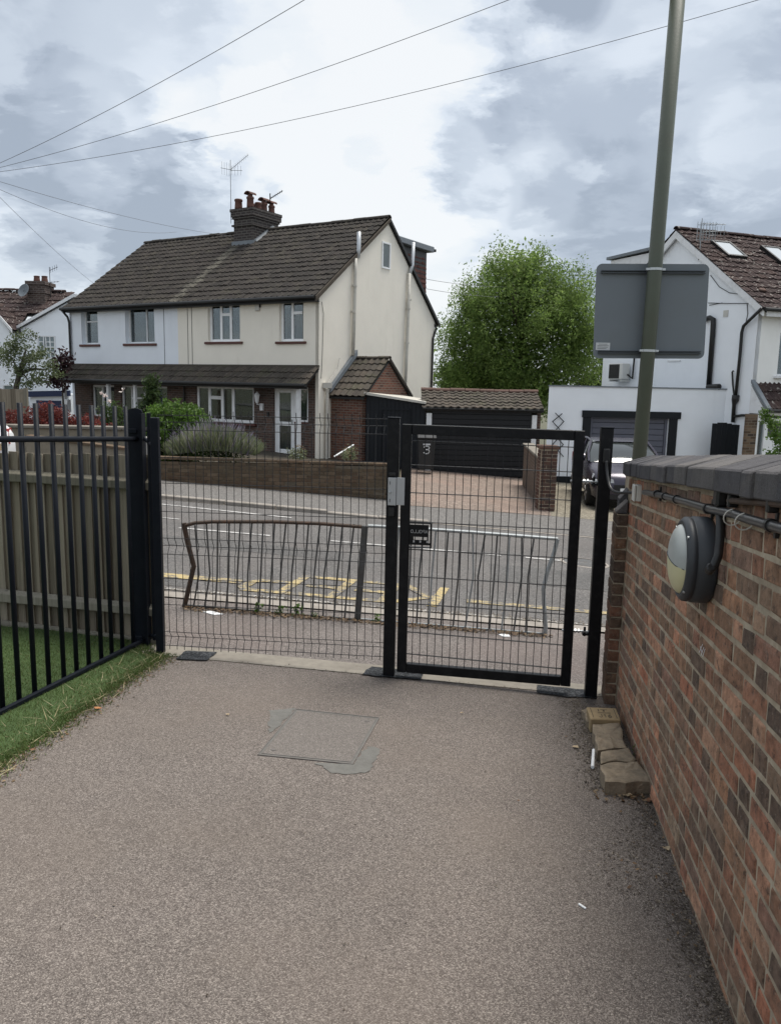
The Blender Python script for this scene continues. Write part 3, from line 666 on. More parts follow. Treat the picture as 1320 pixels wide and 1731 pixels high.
# ================================================================== TIMBER FENCE
def wood_mat(name, c0, c1, c2, rnd):
    N = NT(name); r = rnd(N)
    gv = N.node('ShaderNodeCombineXYZ')
    P = N.pos((75, 75, 1.6)); n1 = N.noise(1.0, 8, .7, P, .8); n2 = N.noise(.25, 5, .6, P)
    c = N.ramp(N.math('ADD', N.math('MULTIPLY', n1, .75), N.math('MULTIPLY', r, .35)), [(.28, c0), (.55, c1), (.85, c2)])
    c = N.mix(N.math('MULTIPLY', N.step(n2, .55, .72), .5), c, tuple(.45*q for q in c0))
    c = N.mix(N.math('MULTIPLY', N.step(N.noise(4, 7, .7), .58, .74), .4), c, (.10, .105, .075))
    N.bump(n1, .6, .008); return N.fin(c, .88, 0, .2)
MAT['wood'] = wood_mat('weathered_fence_board', (.095, .080, .060), (.225, .192, .146), (.35, .31, .245), orand)
MAT['wood_rail'] = wood_mat('weathered_rail', (.085, .078, .058), (.175, .16, .125), (.28, .26, .215), orand)
TA = np.array([-2.866, 5.66, 0]); TB = np.array([-1.872, 5.49, 0]); dT = (TB-TA)/np.linalg.norm(TB-TA); nT = np.array([-dT[1], dT[0], 0])
def tf(x, y): p = onplane(x, y, TA, nT); return (p-TA).dot(dT), p[2]
FT = Frame(TA, dT, nT)
tfn = thing('timber_fence', (*TA[:2], g(*TA[:2])), 'weathered grey closeboard timber fence behind the railing', 'fence')
ztop = [tf(0, 765), tf(215, 770)]; zbot = [tf(0, 1056), tf(215, 1083)]
def lin(t, P): (a, b), (c, d) = P; return b + (d-b)*(t-a)/(c-a)
t = -1.6; tend = tf(266, 800)[0]
while t < tend:
    w = random.uniform(.072, .092); w = min(w, tend - t + .01)
    mb = MB(); dz = random.uniform(-.008, .006); tl = random.uniform(-.004, .004)
    z0 = lin(t, zbot)-.02; z1 = lin(t, ztop)+dz
    A = [FT.pt(t, .055, z0), FT.pt(t+w, .032, z0), FT.pt(t+w, .046, z0), FT.pt(t, .062, z0)]
    B = [FT.pt(t+tl, .055, z1), FT.pt(t+w+tl, .032, z1), FT.pt(t+w+tl, .046, z1), FT.pt(t+tl, .062, z1)]
    mb.add(A+B, [(0, 1, 2, 3), (4, 5, 6, 7), (0, 1, 5, 4), (1, 2, 6, 5), (2, 3, 7, 6), (3, 0, 4, 7)])
    mb.build('board', MAT['wood'], tfn); t += w - .010
for (pa, pb, pc, pd) in (((0, 797), (215, 811), (0, 812), (215, 826)), ((0, 1000), (222, 1023), (0, 1016), (222, 1037))):
    a, b, c, d = tf(*pa), tf(*pb), tf(*pc), tf(*pd); L0, L1 = -1.6, tend-.02
    mb = MB(); za0, za1 = lin(L0, (a, b)), lin(L1, (a, b)); zc0, zc1 = lin(L0, (c, d)), lin(L1, (c, d))
    mb.add([FT.pt(L0, .03, za0+.015), FT.pt(L0, -.022, za0-.006), FT.pt(L0, -.022, zc0), FT.pt(L0, .03, zc0-.006),
            FT.pt(L1, .03, za1+.015), FT.pt(L1, -.022, za1-.006), FT.pt(L1, -.022, zc1), FT.pt(L1, .03, zc1-.006)],
           [(0, 1, 2, 3), (7, 6, 5, 4), (0, 4, 5, 1), (1, 5, 6, 2), (2, 6, 7, 3), (3, 7, 4, 0)])
    mb.build('rail', MAT['wood_rail'], tfn, bevel=.004)
mb = MB(); L0 = -1.6; mb.add([FT.pt(L0, .0, lin(L0, zbot)-.06), FT.pt(tend, .0, lin(tend, zbot)-.06), FT.pt(tend, .0, lin(tend, zbot)+.03), FT.pt(L0, .0, lin(L0, zbot)+.03),
              FT.pt(L0, .03, lin(L0, zbot)-.06), FT.pt(tend, .03, lin(tend, zbot)-.06), FT.pt(tend, .03, lin(tend, zbot)+.03), FT.pt(L0, .03, lin(L0, zbot)+.03)],
             [(0, 1, 2, 3), (4, 7, 6, 5), (0, 4, 5, 1), (1, 5, 6, 2), (2, 6, 7, 3), (3, 7, 4, 0)]); mb.build('gravel_board', MAT['wood_rail'], tfn)

# ================================================================== MESH FENCE PANEL AND GATE
LF = np.array([-1.53, 5.27, 0]); RF = np.array([1.31, 4.93, 0]); dF = (RF-LF)/np.linalg.norm(RF-LF); nF = np.array([-dF[1], dF[0], 0])
FF_ = Frame(LF, dF, nF)
def fz(x, y): return FF_.on(x, y)
mf = thing('mesh_fence_panel', FF_.pt(.75, 0, g(-.8, 5.2)), 'black welded wire mesh fence panel left of the gate', 'fence panel')
zl = [fz(281, q)[1] for q in (702, 714, 727, 773, 817, 865, 910, 924, 937, 978, 1022, 1068, 1078, 1091)]
def kink(z):
    for a, b, c in ((0, 1, 2), (6, 7, 8), (11, 12, 13)):
        if zl[c] <= z <= zl[a]: return .034*(1 - abs(z-zl[b])/max(zl[a]-zl[b], zl[b]-zl[c]) if z != zl[b] else 1) if abs(z-zl[b]) < 1e-6 else 0
    return 0
a = .03
while a < 1.515:
    zs = [zl[0]+.03] + zl + [zl[-1]-.025]; mb = MB()
    kk = [0, 0, .034, 0, 0, 0, 0, 0, .034, 0, 0, 0, 0, .034, 0, 0]
    mb.tube([FF_.pt(a, k, z+.008*a) for z, k in zip(zs, kk)], .0024, 5); mb.build('vertical_wire', MAT['wire'], mf); a += .0521
for i, z in enumerate(zl):
    mb = MB(); k = .034 if i in (1, 7, 12) else 0
    mb.tube([FF_.pt(-.02, k+.004, z), FF_.pt(.75, k+.004+.001*math.sin(i), z+.006), FF_.pt(1.53, k+.004, z+.012)], .0024, 5); mb.build('horizontal_wire', MAT['wire'], mf)
def fpost(name, a0, a1, z0, z1, label, cat='post', dep=.06):
    t = thing(name, FF_.pt((a0+a1)/2, 0, z0), label, cat)
    mb = MB(); FF_.box(mb, a0, -.01, z0, a1, dep-.01, z1); mb.build('post', MAT['black_metal'], t, bevel=.003)
    mb = MB(); FF_.box(mb, a0-.002, -.012, z1+.001, a1+.002, dep-.008, z1+.006); mb.build('cap', MAT['navy_metal'], t)
    return t
mb = MB(); mb.obox((-1.595, 5.262, -.45), (.052, 0, 0), (0, .05, 0), (0, 0, 1.80)); e = mb.build('post', MAT['navy_metal'], mf, bevel=.003)
lp = fpost('latch_post', 1.512, 1.588, -.42, 1.386, 'black square steel gate post with a silver lock keep')
A0, A1 = 1.605, 2.742
gt = thing('mesh_gate', FF_.pt(2.75, 0, -.31), 'black steel framed gate filled with welded wire mesh', 'gate')
def gz(a, zl_, zr_): return zl_ + (zr_-zl_)*(a-A0)/(A1-A0)
WF, DP = .062, .045
def gm(name, a0, a1, za, zb, zc, zd):
    mb = MB(); v0, v1 = -.01, DP-.01
    mb.add([FF_.pt(a0, v0, za), FF_.pt(a1, v0, zb), FF_.pt(a1, v0, zc), FF_.pt(a0, v0, zd), FF_.pt(a0, v1, za), FF_.pt(a1, v1, zb), FF_.pt(a1, v1, zc), FF_.pt(a0, v1, zd)],
           [(0, 1, 2, 3), (7, 6, 5, 4), (0, 4, 5, 1), (1, 5, 6, 2), (2, 6, 7, 3), (3, 7, 4, 0)])
    mb.build(name, MAT['black_metal'], gt, bevel=.003)
zbL, zbR, ztL, ztR = -.295, -.322, 1.350, 1.338
gm('stile', A0, A0+WF, zbL, gz(A0+WF, zbL, zbR), gz(A0+WF, ztL, ztR), ztL)
gm('stile', A1-WF, A1, gz(A1-WF, zbL, zbR), zbR, ztR, gz(A1-WF, ztL, ztR))
i0, i1 = A0+WF+.002, A1-WF-.002
gm('top_rail', i0, i1, gz(i0, ztL, ztR)-WF, gz(i1, ztL, ztR)-WF, gz(i1, ztL, ztR), gz(i0, ztL, ztR))
gm('bottom_rail', i0, i1, gz(i0, zbL, zbR), gz(i1, zbL, zbR), gz(i1, zbL, zbR)+WF, gz(i0, zbL, zbR)+WF)
a = A0+WF+.036
while a < A1-WF:
    mb = MB(); mb.tube([FF_.pt(a, .012, gz(a, zbL, zbR)+WF-.004), FF_.pt(a, .012, gz(a, ztL, ztR)-WF+.004)], .0026, 5); mb.build('vertical_wire', MAT['wire'], gt); a += .0497
for q in (745, 786, 833, 882, 929, 975, 1021, 1069, 1106):
    z = fz(690, q)[1]; mb = MB()
    for dv in (.006, .018): mb.tube([FF_.pt(i0-.004, dv, z), FF_.pt(i1+.004, dv, z-.012-.028*(q > 1000)*(q-1000)/106)], .0026, 5)
    mb.build('horizontal_wire', MAT['wire'], gt)
# lock: silver keep on the post, striker side on the gate
a0, z1 = fz(657, 806); a2, z0 = fz(684, 854); am = fz(671, 830)[0]
mb = MB(); FF_.box(mb, a0, -.034, z0, am-.002, -.0125, z1-.002)
mb.build('lock_keep', MAT['steel'], lp, bevel=.002)
mb = MB(); FF_.box(mb, a0+.012, -.036, z1-.045, a0+.016, -.033, z1-.025); FF_.box(mb, a0+.012, -.036, z0+.022, a0+.016, -.033, z0+.042); mb.build('screw_slot', MAT['black_plastic'], lp)
mb = MB(); p = FF_.pt(a0+.014, -.034, (z0+z1)/2-.004); mb.lathe(p, -nF, [(.007, 0), (.007, .008), (.004, .012), (0, .012)], 12); mb.build('knob', MAT['zinc'], lp)
mb = MB(); FF_.box(mb, a0+.006, -.030, z0-.075, am-.008, -.0125, z0-.012); mb.build('latch_body', MAT['black_plastic'], lp, bevel=.006)
mb = MB(); FF_.box(mb, a0+.003, -.022, z1+.008, am-.006, -.0125, z1+.030); mb.build('cover_cap', MAT['black_plastic'], lp, bevel=.003)
mb = MB(); FF_.box(mb, am, -.030, z0+.003, a2, -.0125, z1); mb.build('lock_plate', MAT['steel'], gt, bevel=.002)
mb = MB()
for zq in (z1-.035, z0+.05): 
    p = FF_.pt((am+a2)/2, -.030, zq); mb.lathe(p, -nF, [(.004, 0), (.004, .003), (0, .003)], 10)
mb.build('plate_screw', MAT['zinc'], gt)
# maker's plate with its name seen from behind
pa0, pz1 = fz(691, 883); pa1, pz0 = fz(729, 927); PW, PH = pa1-pa0, pz1-pz0
NP = thing('lock_guard', FF_.pt(pa0, 0, pz0), 'black lock guard plate with reversed lettering on the gate mesh', 'lock plate'); v0, v1 = -.004, .002
def pbox(mb, x0, x1, y0, y1, d0=v0, d1=v1): FF_.box(mb, pa0+x0*PW, d0, pz0+y0*PH, pa0+x1*PW, d1, pz0+y1*PH)
mb = MB(); pbox(mb, .02, .86, .44, .92); pbox(mb, .02, .86, .20, .32); pbox(mb, .02, .22, .32, .44); pbox(mb, .80, .86, .32, .44); mb.build('plate', MAT['black_metal'], NP)
mb = MB(); pbox(mb, 0, 1, .97, 1, -.012, .02); pbox(mb, 0, 1, 0, .03, -.012, .02); pbox(mb, .95, 1, .03, .97, -.012, .02); pbox(mb, .02, .95, .12, .20, -.006, .01); pbox(mb, .0, .02, .03, .97, -.012, .02)
mb.build('guard_frame', MAT['black_metal'], NP)
VV, FFq = [], []
for i, ch in enumerate('APOLLO'):
    xr = .82 - i*.125
    v, f = stroke_quads(ch, .20, .15, lambda x, y, xr=xr: FF_.pt(pa0 + (xr - x*.092)*PW, v0-.0012, pz0 + (.60 + y*.115)*PH))
    FFq += [tuple(q+len(VV) for q in t) for t in f]; VV += v
npmesh('lettering', VV, FFq, MAT['steel'], NP)
mb = MB()
for x in (.20, .48, .78): pbox(mb, x, x+.07, .215, .30, v0-.002, v0-.0005)
mb.build('fixing', MAT['steel'], NP)
rp = fpost('hinge_post', 2.838, 2.914, -.46, 1.358, 'black square steel gate post beside the brick pier')
for (px, nm) in (((1003, 815), 'upper'), ((985, 1069), 'lower')):
    z = fz(*px)[1]; mb = MB(); mb.tube([FF_.pt(A1-.07, .022, z), FF_.pt(2.838, .022, z)], .008, 10)
    for aa in (A1+.008, A1+.03): mb.tube([FF_.pt(aa, .022, z), FF_.pt(aa+.010, .022, z)], .014, 6)
    mb.build('hinge_bolt', MAT['zinc'], gt)
    mb = MB(); FF_.box(mb, 2.80, .004, z-.022, 2.8375, .042, z-.010); mb.tube([FF_.pt(2.815, .022, z-.03), FF_.pt(2.815, .022, z+.03)], .008, 8); mb.build('hinge_lug', MAT['black_metal'], rp)
# gland box on the hinge post
za = fz(1022, 770)[1]; mb = MB(); FF_.box(mb, 2.856, -.035, za-.045, 2.896, -.012, za+.045); mb.build('cable_gland', MAT['black_plastic'], rp, bevel=.008, seg=2)

# ================================================================== BENT PEDESTRIAN GUARDRAIL
YR = 6.62
def rp_(x, y, d=0): return atY(x, y, YR+d)
grl = thing('guard_rail', rp_(610, 1046), 'bent rusty and galvanised pedestrian guardrail at the kerb', 'guardrail')
mb = MB(); mb.tube([rp_(315, 888), rp_(330, 884), rp_(360, 882), rp_(460, 882), rp_(540, 885), rp_(618, 891)], .016, 8); mb.build('top_rail', MAT['rust'], grl)
mb = MB(); mb.tube([rp_(622, 889), rp_(700, 893), rp_(800, 900), rp_(942, 911)], .016, 8); mb.build('top_rail', MAT['galv'], grl)
mb = MB(); mb.bar(rp_(311, 1024), rp_(608, 1049), .03, .02, (0, 0, 1)); mb.build('bottom_rail', MAT['galv_dark'], grl)
mb = MB(); mb.bar(rp_(608, 1048), rp_(921, 1073), .03, .02, (0, 0, 1)); mb.build('bottom_rail', MAT['galv'], grl)
mb = MB(); mb.tube([rp_(311, 884), rp_(317, 915), rp_(325, 945), rp_(328, 957), rp_(324, 975), rp_(312, 1026)], .021, 8); mb.build('post', MAT['rust'], grl, label='buckled rust-brown end post')
mb = MB(); mb.bar(rp_(617, 888), rp_(604, 1050), .055, .045); mb.build('post', MAT['galv_dark'], grl, bevel=.004)
mb = MB(); mb.tube([rp_(942, 911), rp_(936, 935), rp_(925, 966), rp_(918, 995), rp_(919, 1020), rp_(922, 1060), rp_(920, 1082)], .018, 8); mb.build('post', MAT['galv'], grl, label='kinked galvanised end post')
for i in range(15):
    xb = 260 + (213+57.2*i)/3.143; xt = 260 + (220+60.3*i)/3.143; fb = (xb-311)/297
    jb = RNG.normal(0, 1.5)
    P = [rp_(xb, 1024+25*fb), rp_(.6*xb+.4*xt+(8 if i < 2 else jb), 970), rp_(xt, 884 + (4 if i < 1 else 0) + 6*max(0, fb-.6))]
    mb = MB(); mb.tube(P, .0075, 6); mb.build('infill_bar', MAT['galv_dark'], grl)
for j in range(12):
    xt = 680 + (-20+76*j)/3.667; xb = 680 + (-62+75*j)/3.667
    if xb < 612 or xt > 935: continue
    f = (xt-622)/320; jb = RNG.normal(0, 2.5)
    mb = MB(); mb.tube([rp_(xb, 1049+24*(xb-608)/313), rp_(.5*xb+.5*xt+jb, 975), rp_(xt, 890+21*f)], .0075, 6); mb.build('infill_bar', MAT['galv_dark' if j % 3 else 'galv'], grl)
# weeds at its foot
for (px, s) in (((437, 1033), .10), ((470, 1036), .05), ((483, 1030), .09), ((507, 1033), .11), ((535, 1040), .05), ((637, 1045), .08), ((1080, 1260), .06)):
    pos = gr(*px) if px[0] < 1000 else np.array([1.335, 3.98, g(1.335, 3.98)])
    if px[0] < 1000: pos = np.array([pos[0], 6.58, g(pos[0], 6.58)])
    nl = int(30); V = []
    for k in range(nl):
        a = random.uniform(0, 6.28); r = random.uniform(0, s*.55); h = random.uniform(.1, 1)*s; c = pos + (r*math.cos(a), r*math.sin(a)*.6, h)
        u = RNG.normal(0, 1, 3); u /= np.linalg.norm(u); w_ = np.cross(u, RNG.normal(0, 1, 3)); w_ /= np.linalg.norm(w_); L = s*random.uniform(.12, .24)
        V += [c-u*L, c-w_*L*.5, c+u*L, c+w_*L*.5]
    lab = {437: 'small leafy weed left of the pair under the guardrail', 470: 'tiny weed sprig between larger weeds at the guardrail foot', 483: 'yellow-green weed in the gutter behind the guardrail', 507: 'tallest leafy weed at the guardrail foot',
           535: 'low weed tuft right of the tallest guardrail weed', 637: 'weed growing right of the thick guardrail post', 1080: 'green weed in the gap between stone and brick wall'}[px[0]]
    o = npmesh('weed', V, np.arange(4*nl).reshape(-1, 4), MAT['leaf_bush'], loc=pos); tag(o, lab, 'weed', 'weeds in the paving')
def slab(name, px, th, mat, label, cat, group=None, yy=None, curl=.0):
    P = [gr(*q) for q in px]; c = sum(P)/len(P); mb = MB(); mb.prism([p + (0, 0, .002 + curl*(i % 2)) for i, p in enumerate(P)], (0, 0, th)); o = mb.build(name, mat, loc=c); return tag(o, label, cat, group)
slab('paper_sheet', [(343, 1035), (362, 1040), (378, 1039), (357, 1033)], .003, MAT['paper'], 'white scrap of paper on the pavement behind the mesh fence', 'paper')
slab('litter', [(842, 1073), (850, 1077), (862, 1077), (858, 1072)], .004, MAT['paper'], 'small white litter scrap under the galvanised guardrail bay', 'litter')
# ================================================================== BRICK WALL (right)
W0 = np.array([1.415, 4.54, 0]); dW = np.array([.16, 1, 0]); dW /= np.linalg.norm(dW); nW = np.array([dW[1], -dW[0], 0])
SLW = .086
eS = np.array([-dW[0], -dW[1], SLW]); eS /= np.linalg.norm(eS); eN = -nW; eZ = np.cross(eN, eS); eZ = eZ if eZ[2] > 0 else -eZ
def wp(s, o, z):   # s along the wall towards the viewer, o out of its face, z above the coping's lower edge
    return np.array([W0[0] - dW[0]*s, W0[1] - dW[1]*s, 1.107 + SLW*s + z]) + eN*o
def near_brick(name, rnd, dim=1.0):
    N = NT(name); r = rnd(N)
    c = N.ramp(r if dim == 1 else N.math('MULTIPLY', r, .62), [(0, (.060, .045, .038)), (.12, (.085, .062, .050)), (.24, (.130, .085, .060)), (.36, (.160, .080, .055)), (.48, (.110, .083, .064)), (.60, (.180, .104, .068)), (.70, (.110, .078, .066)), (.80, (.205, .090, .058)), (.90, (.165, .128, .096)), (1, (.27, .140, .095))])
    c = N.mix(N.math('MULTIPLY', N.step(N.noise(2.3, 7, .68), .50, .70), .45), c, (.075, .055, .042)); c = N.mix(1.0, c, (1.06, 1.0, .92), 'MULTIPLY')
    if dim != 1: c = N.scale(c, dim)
    P = N.pos(); tint = N.noise(19, 9, .72)
    c = N.scale(c, N.math('ADD', N.math('MULTIPLY', N.math('SUBTRACT', tint, .5), 4.6), 1.75))
    c = N.mix(N.math('MULTIPLY', N.step(N.noise(26, 8, .75), .53, .64), .70), c, (.045, .036, .032))        # burnt and sooty patches
    c = N.mix(N.math('MULTIPLY', N.step(N.noise(17, 9, .78, N.pos((1, 1, 1.6), (.3, .2, .7))), .50, .74), .62), c, (.20, .170, .138))   # mortar smears, lime
    c = N.mix(N.math('MULTIPLY', N.step(N.noise(48, 8, .78), .58, .66), .60), c, (.33, .29, .24))
    c = N.mix(N.math('MULTIPLY', N.step(N.noise(120, 4, .7), .62, .70), .7), c, (.025, .020, .018))
    h = N.math('ADD', N.math('MULTIPLY', N.noise(45, 8, .75), 1.4), N.math('MULTIPLY', N.step(N.noise(95, 4, .7), .60, .72), -.5))
    N.bump(h, .8, .008); return N.fin(c, .88, 0, .22)
MAT['brick_o'] = near_brick('old_stock_brick', orand); MAT['brick_i'] = near_brick('old_stock_brick_run', irand)
def mortar_mat():
    N = NT('lime_mortar'); n = N.noise(9, 8, .7)
    c = N.ramp(n, [(.3, (.22, .180, .132)), (.5, (.345, .290, .218)), (.7, (.48, .42, .325))])
    c = N.mix(N.math('MULTIPLY', N.step(N.noise(3, 6, .65), .5, .7), .35), c, (.13, .11, .082))
    N.bump(N.noise(110, 5, .7), .6, .006); return N.fin(c, .95, 0, .15)
MAT['mortar'] = mortar_mat()
def coping_mat():
    N = NT('blue_engineering_brick'); c = N.ramp(orand(N), [(0, (.060, .060, .066)), (.5, (.088, .085, .090)), (1, (.125, .118, .115))])
    c = N.scale(c, N.math('ADD', N.math('MULTIPLY', N.noise(12, 7, .65), .8), .6)); c = N.mix(N.math('MULTIPLY', N.step(N.noise(5, 8, .7), .5, .72), .45), c, (.19, .175, .155))
    c = N.mix(N.math('MULTIPLY', N.step(N.noise(90, 4, .7), .62, .7), .5), c, (.24, .23, .21)); N.bump(N.math('ADD', N.noise(70, 6, .7), N.math('MULTIPLY', N.noise(14, 6, .7), 1.6)), .8, .008); return N.fin(c, .92, 0, .1)
MAT['blue_brick'] = coping_mat()
wall = thing('brick_wall', wp(1.2, 0, -1.45), 'long old red and brown brick wall with dark sloped coping', 'wall')
def brick_mesh(L, H, D, sd):
    R = np.random.default_rng(sd); j = lambda a: R.normal(0, a)
    b = .006; V = []
    for (x, z) in ((0, 0), (L, 0), (L, H), (0, H)): V.append((x, -D, z))
    for (x, z) in ((0, 0), (L, 0), (L, H), (0, H)): V.append((x + j(.0022), -.003+j(.0006), z + j(.0018)))
    for (x, z) in ((b, b), (L-b, b), (L-b, H-b), (b, H-b)): V.append((x + j(.0018), .0015 + j(.0012), z + j(.0015)))
    F_ = [(4, 5, 1, 0), (5, 6, 2, 1), (6, 7, 3, 2), (7, 4, 0, 3), (8, 9, 5, 4), (9, 10, 6, 5), (10, 11, 7, 6), (11, 8, 4, 7), (11, 10, 9, 8)]
    return V, F_
BR = {}
for kind, L in (('s', .2145), ('h', .1015)):
    BR[kind] = []; 
    for k in range(5):
        v, f = brick_mesh(L, .0605, .05, 100+k+(50 if kind == 'h' else 0)); me = bpy.data.meshes.new('brick'); me.from_pydata(v, [], f); me.update(); me.materials.append(MAT['brick_o'])
        bm = bmesh.new(); bm.from_mesh(me); bmesh.ops.recalc_face_normals(bm, faces=bm.faces); bm.to_mesh(me); bm.free(); BR[kind].append((me, v, f))
mb = MB(); P = [wp(-.55, -.0008, -1.62), wp(4.4, -.0008, -1.62), wp(4.4, -.0008, 0), wp(-.55, -.0008, 0)]; mb.prism(P, -eN*.215); mb.build('mortar_core', MAT['mortar'], wall)
cand = []; rnd = random.Random(5)
CH = .0735; ncourse = 21
for c in range(ncourse):
    zb = -.012 - CH*(c+1) + .002
    s = -.55 + rnd.uniform(0, .33); i = c
    while s < 4.3:
        k = ('h', 's', 'h')[i % 3] if rnd.random() > .15 else rnd.choice('hs')
        if c % 4 == 2 and rnd.random() < .45: k = 's'
        L = .2145 if k == 's' else .1015
        cand.append((s, zb + rnd.gauss(0, .0015), k, .0008+abs(rnd.gauss(0, .0010)), rnd.gauss(0, .0015), rnd.randrange(5))); s += L + .0128 + abs(rnd.gauss(0, .0012)); i += 1
def bmat(s, z, o, tw):
    p = wp(s, o, z); a = eS + eN*tw; a /= np.linalg.norm(a)
    return M4(p, a, np.cross(eZ, a) if np.dot(np.cross(eZ, a), eN) > 0 else -np.cross(eZ, a), eZ)
def visible(s, z):
    p = wp(s+.1, 0, z+.03); c = ROT.T @ (p-CAM)
    if c[2] > -.2: return 99
    x, y = CX_ + F_*c[0]/-c[2], CY_ - F_*c[1]/-c[2]
    if x < 1000 or x > 1345 or y > 1760 or p[2] < g(p[0], p[1])-.03: return 98
    return -c[2]
cand.sort(key=lambda q: visible(q[0], q[1]))
mbs = MB()
for i, (s, z, k, o, tw, var) in enumerate(cand):
    if z + 1.107 + SLW*s < g(*wp(s, 0, z)[:2]) - .14: continue
    me, v, f = BR[k][var]; Mw = bmat(s, z, o, tw)
    if i < 285: inst('brick', me, wall, Mw)
    else: mbs.add([tuple(Mw @ Vector(q)) for q in v], f)
mbs.build('brickwork', MAT['brick_i'], wall, kind='stuff')
s = -.30; ci = 0
while s < 4.2:
    L = rnd.choice((.215, .215, .325, .11)); do = rnd.gauss(0, .0035); dz = rnd.gauss(0, .003)
    mb = MB(); z0 = -.004+dz; pr = [(.046+do, z0), (.046+do, .066+dz), (.041+do, .073+dz), (-.112, .122+dz*.5), (-.262, .066), (-.262, z0)]
    mb.prism([wp(s, o, z) for o, z in pr], eS*(L-.006) + eN*rnd.gauss(0, .002)); mb.build('coping_brick', MAT['blue_brick'], wall, bevel=.004); s += L; ci += 1
mb = MB(); P = [wp(-.30, .034, .002), wp(4.2, .034, .002), wp(4.2, -.11, .112), wp(-.30, -.11, .112), ]; mb.prism([wp(-.295, .036, 0), wp(-.295, .036, .055), wp(-.295, -.112, .112), wp(-.295, -.25, .055), wp(-.295, -.25, 0)], eS*4.5); mb.build('coping_bed', MAT['mortar'], wall)

# ---- pier at the end of the wall
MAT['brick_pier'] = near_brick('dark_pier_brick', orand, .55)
PP = gr(1021, 1190); pw = float(np.dot(W0-PP, nW)) - .002; pb = dW
FP = Frame((PP[0], PP[1], 0), nW, dW)
ztop = FP.on(1042, 868)[1]; zb0 = g(PP[0], PP[1])
pier = thing('brick_pier', FP.pt(pw/2, .1, zb0), 'narrow dark brick pier with slanted cap bricks beside the gate post', 'pier')
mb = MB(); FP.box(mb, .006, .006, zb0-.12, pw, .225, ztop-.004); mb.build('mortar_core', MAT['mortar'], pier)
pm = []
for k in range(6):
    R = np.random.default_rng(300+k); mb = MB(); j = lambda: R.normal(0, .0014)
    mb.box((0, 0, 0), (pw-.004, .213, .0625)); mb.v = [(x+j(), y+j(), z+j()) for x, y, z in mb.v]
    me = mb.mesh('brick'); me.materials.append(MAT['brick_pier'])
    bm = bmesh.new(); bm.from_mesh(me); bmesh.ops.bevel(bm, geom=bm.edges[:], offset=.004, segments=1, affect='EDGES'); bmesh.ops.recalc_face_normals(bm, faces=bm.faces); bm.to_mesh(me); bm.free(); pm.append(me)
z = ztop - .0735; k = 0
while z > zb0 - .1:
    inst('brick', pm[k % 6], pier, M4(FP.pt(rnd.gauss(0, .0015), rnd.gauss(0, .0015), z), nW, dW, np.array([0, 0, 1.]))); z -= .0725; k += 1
for (u0, v0, zz0, w, d, hl, hr) in ((-.006, -.006, ztop, pw*.97, .105, .014, .085), (.022, .10, ztop+.002, pw*.80, .11, .075, .145)):
    mb = MB(); mb.prism([FP.pt(u0, v0, zz0), FP.pt(u0+w, v0, zz0), FP.pt(u0+w, v0, zz0+hr), FP.pt(u0, v0, zz0+hl)], dW*d); mb.build('cap_brick', MAT['blue_brick'], pier, bevel=.004)
mb = MB(); FP.box(mb, pw*.72, .11, ztop, pw+.02, .21, ztop+.06); mb.build('flaunching', MAT['mortar'], pier, bevel=.01)

# ---- bulkhead lamp
def wo(x, y, off): return onplane(x, y, W0 + eN*off, nW)
LC = wo(1183, 946, .03); LC = LC - eN*np.dot(LC - W0, eN)
bl = thing('bulkhead_light', LC, 'round dark bulkhead lamp with half grey half yellowed lens on brick wall', 'wall light')
mb = MB(); mb.lathe(LC, eN, [(.120, 0), (.150, .004), (.153, .012), (.153, .062), (.147, .066), (.147, .070), (.151, .074), (.150, .088), (.138, .100), (.126, .102), (.126, .06)], 48); mb.build('housing', MAT['lamp_body'], bl, smooth='auto')
LA = np.cross(eN, (0, 0, 1.)); LA /= np.linalg.norm(LA); LZ = np.array([0, 0, 1.])
for nm, q0, q1, m in (('upper_lens', 0, math.pi, 'lens_grey'), ('lower_lens', math.pi, 2*math.pi, 'lens_yellow')):
    V = []; Fq = []; rings = [(.125, .094), (.120, .106), (.105, .118), (.080, .128), (.045, .134), (.0005, .136)]; n = 24
    for (r, h) in rings:
        for k in range(n+1):
            q = q0 + (q1-q0)*k/n + .12; V.append(LC + eN*h + r*(math.cos(q)*LA + math.sin(q)*LZ))
    Fq = [(a*(n+1)+k, a*(n+1)+k+1, (a+1)*(n+1)+k+1, (a+1)*(n+1)+k) for a in range(len(rings)-1) for k in range(n)]
    npmesh(nm, V, Fq, MAT[m], bl, smooth=True)
mb = MB(); mb.bar(LC + eN*.104 + LA*.122*math.cos(.12) + LZ*.122*math.sin(.12), LC + eN*.104 - LA*.122*math.cos(.12) - LZ*.122*math.sin(.12), .003, .006, eN)
V = [LC + eN*(h+.0008) + t*(LA*math.cos(.12)+LZ*math.sin(.12)) for t, h in ((-.12, .106), (-.08, .128), (-.045, .134), (0, .136), (.045, .134), (.08, .128), (.12, .106))]
mb = MB(); mb.tube(V, .0016, 5); mb.build('lens_seam', MAT['lamp_body'], bl)
for q in (.75, 2.4, 3.9, 5.5):
    mb = MB(); p = LC + eN*.095 + .140*(math.cos(q)*LA + math.sin(q)*LZ); mb.lathe(p, eN, [(.005, 0), (.005, .006), (0, .007)], 8); mb.build('screw', MAT['zinc'], bl)
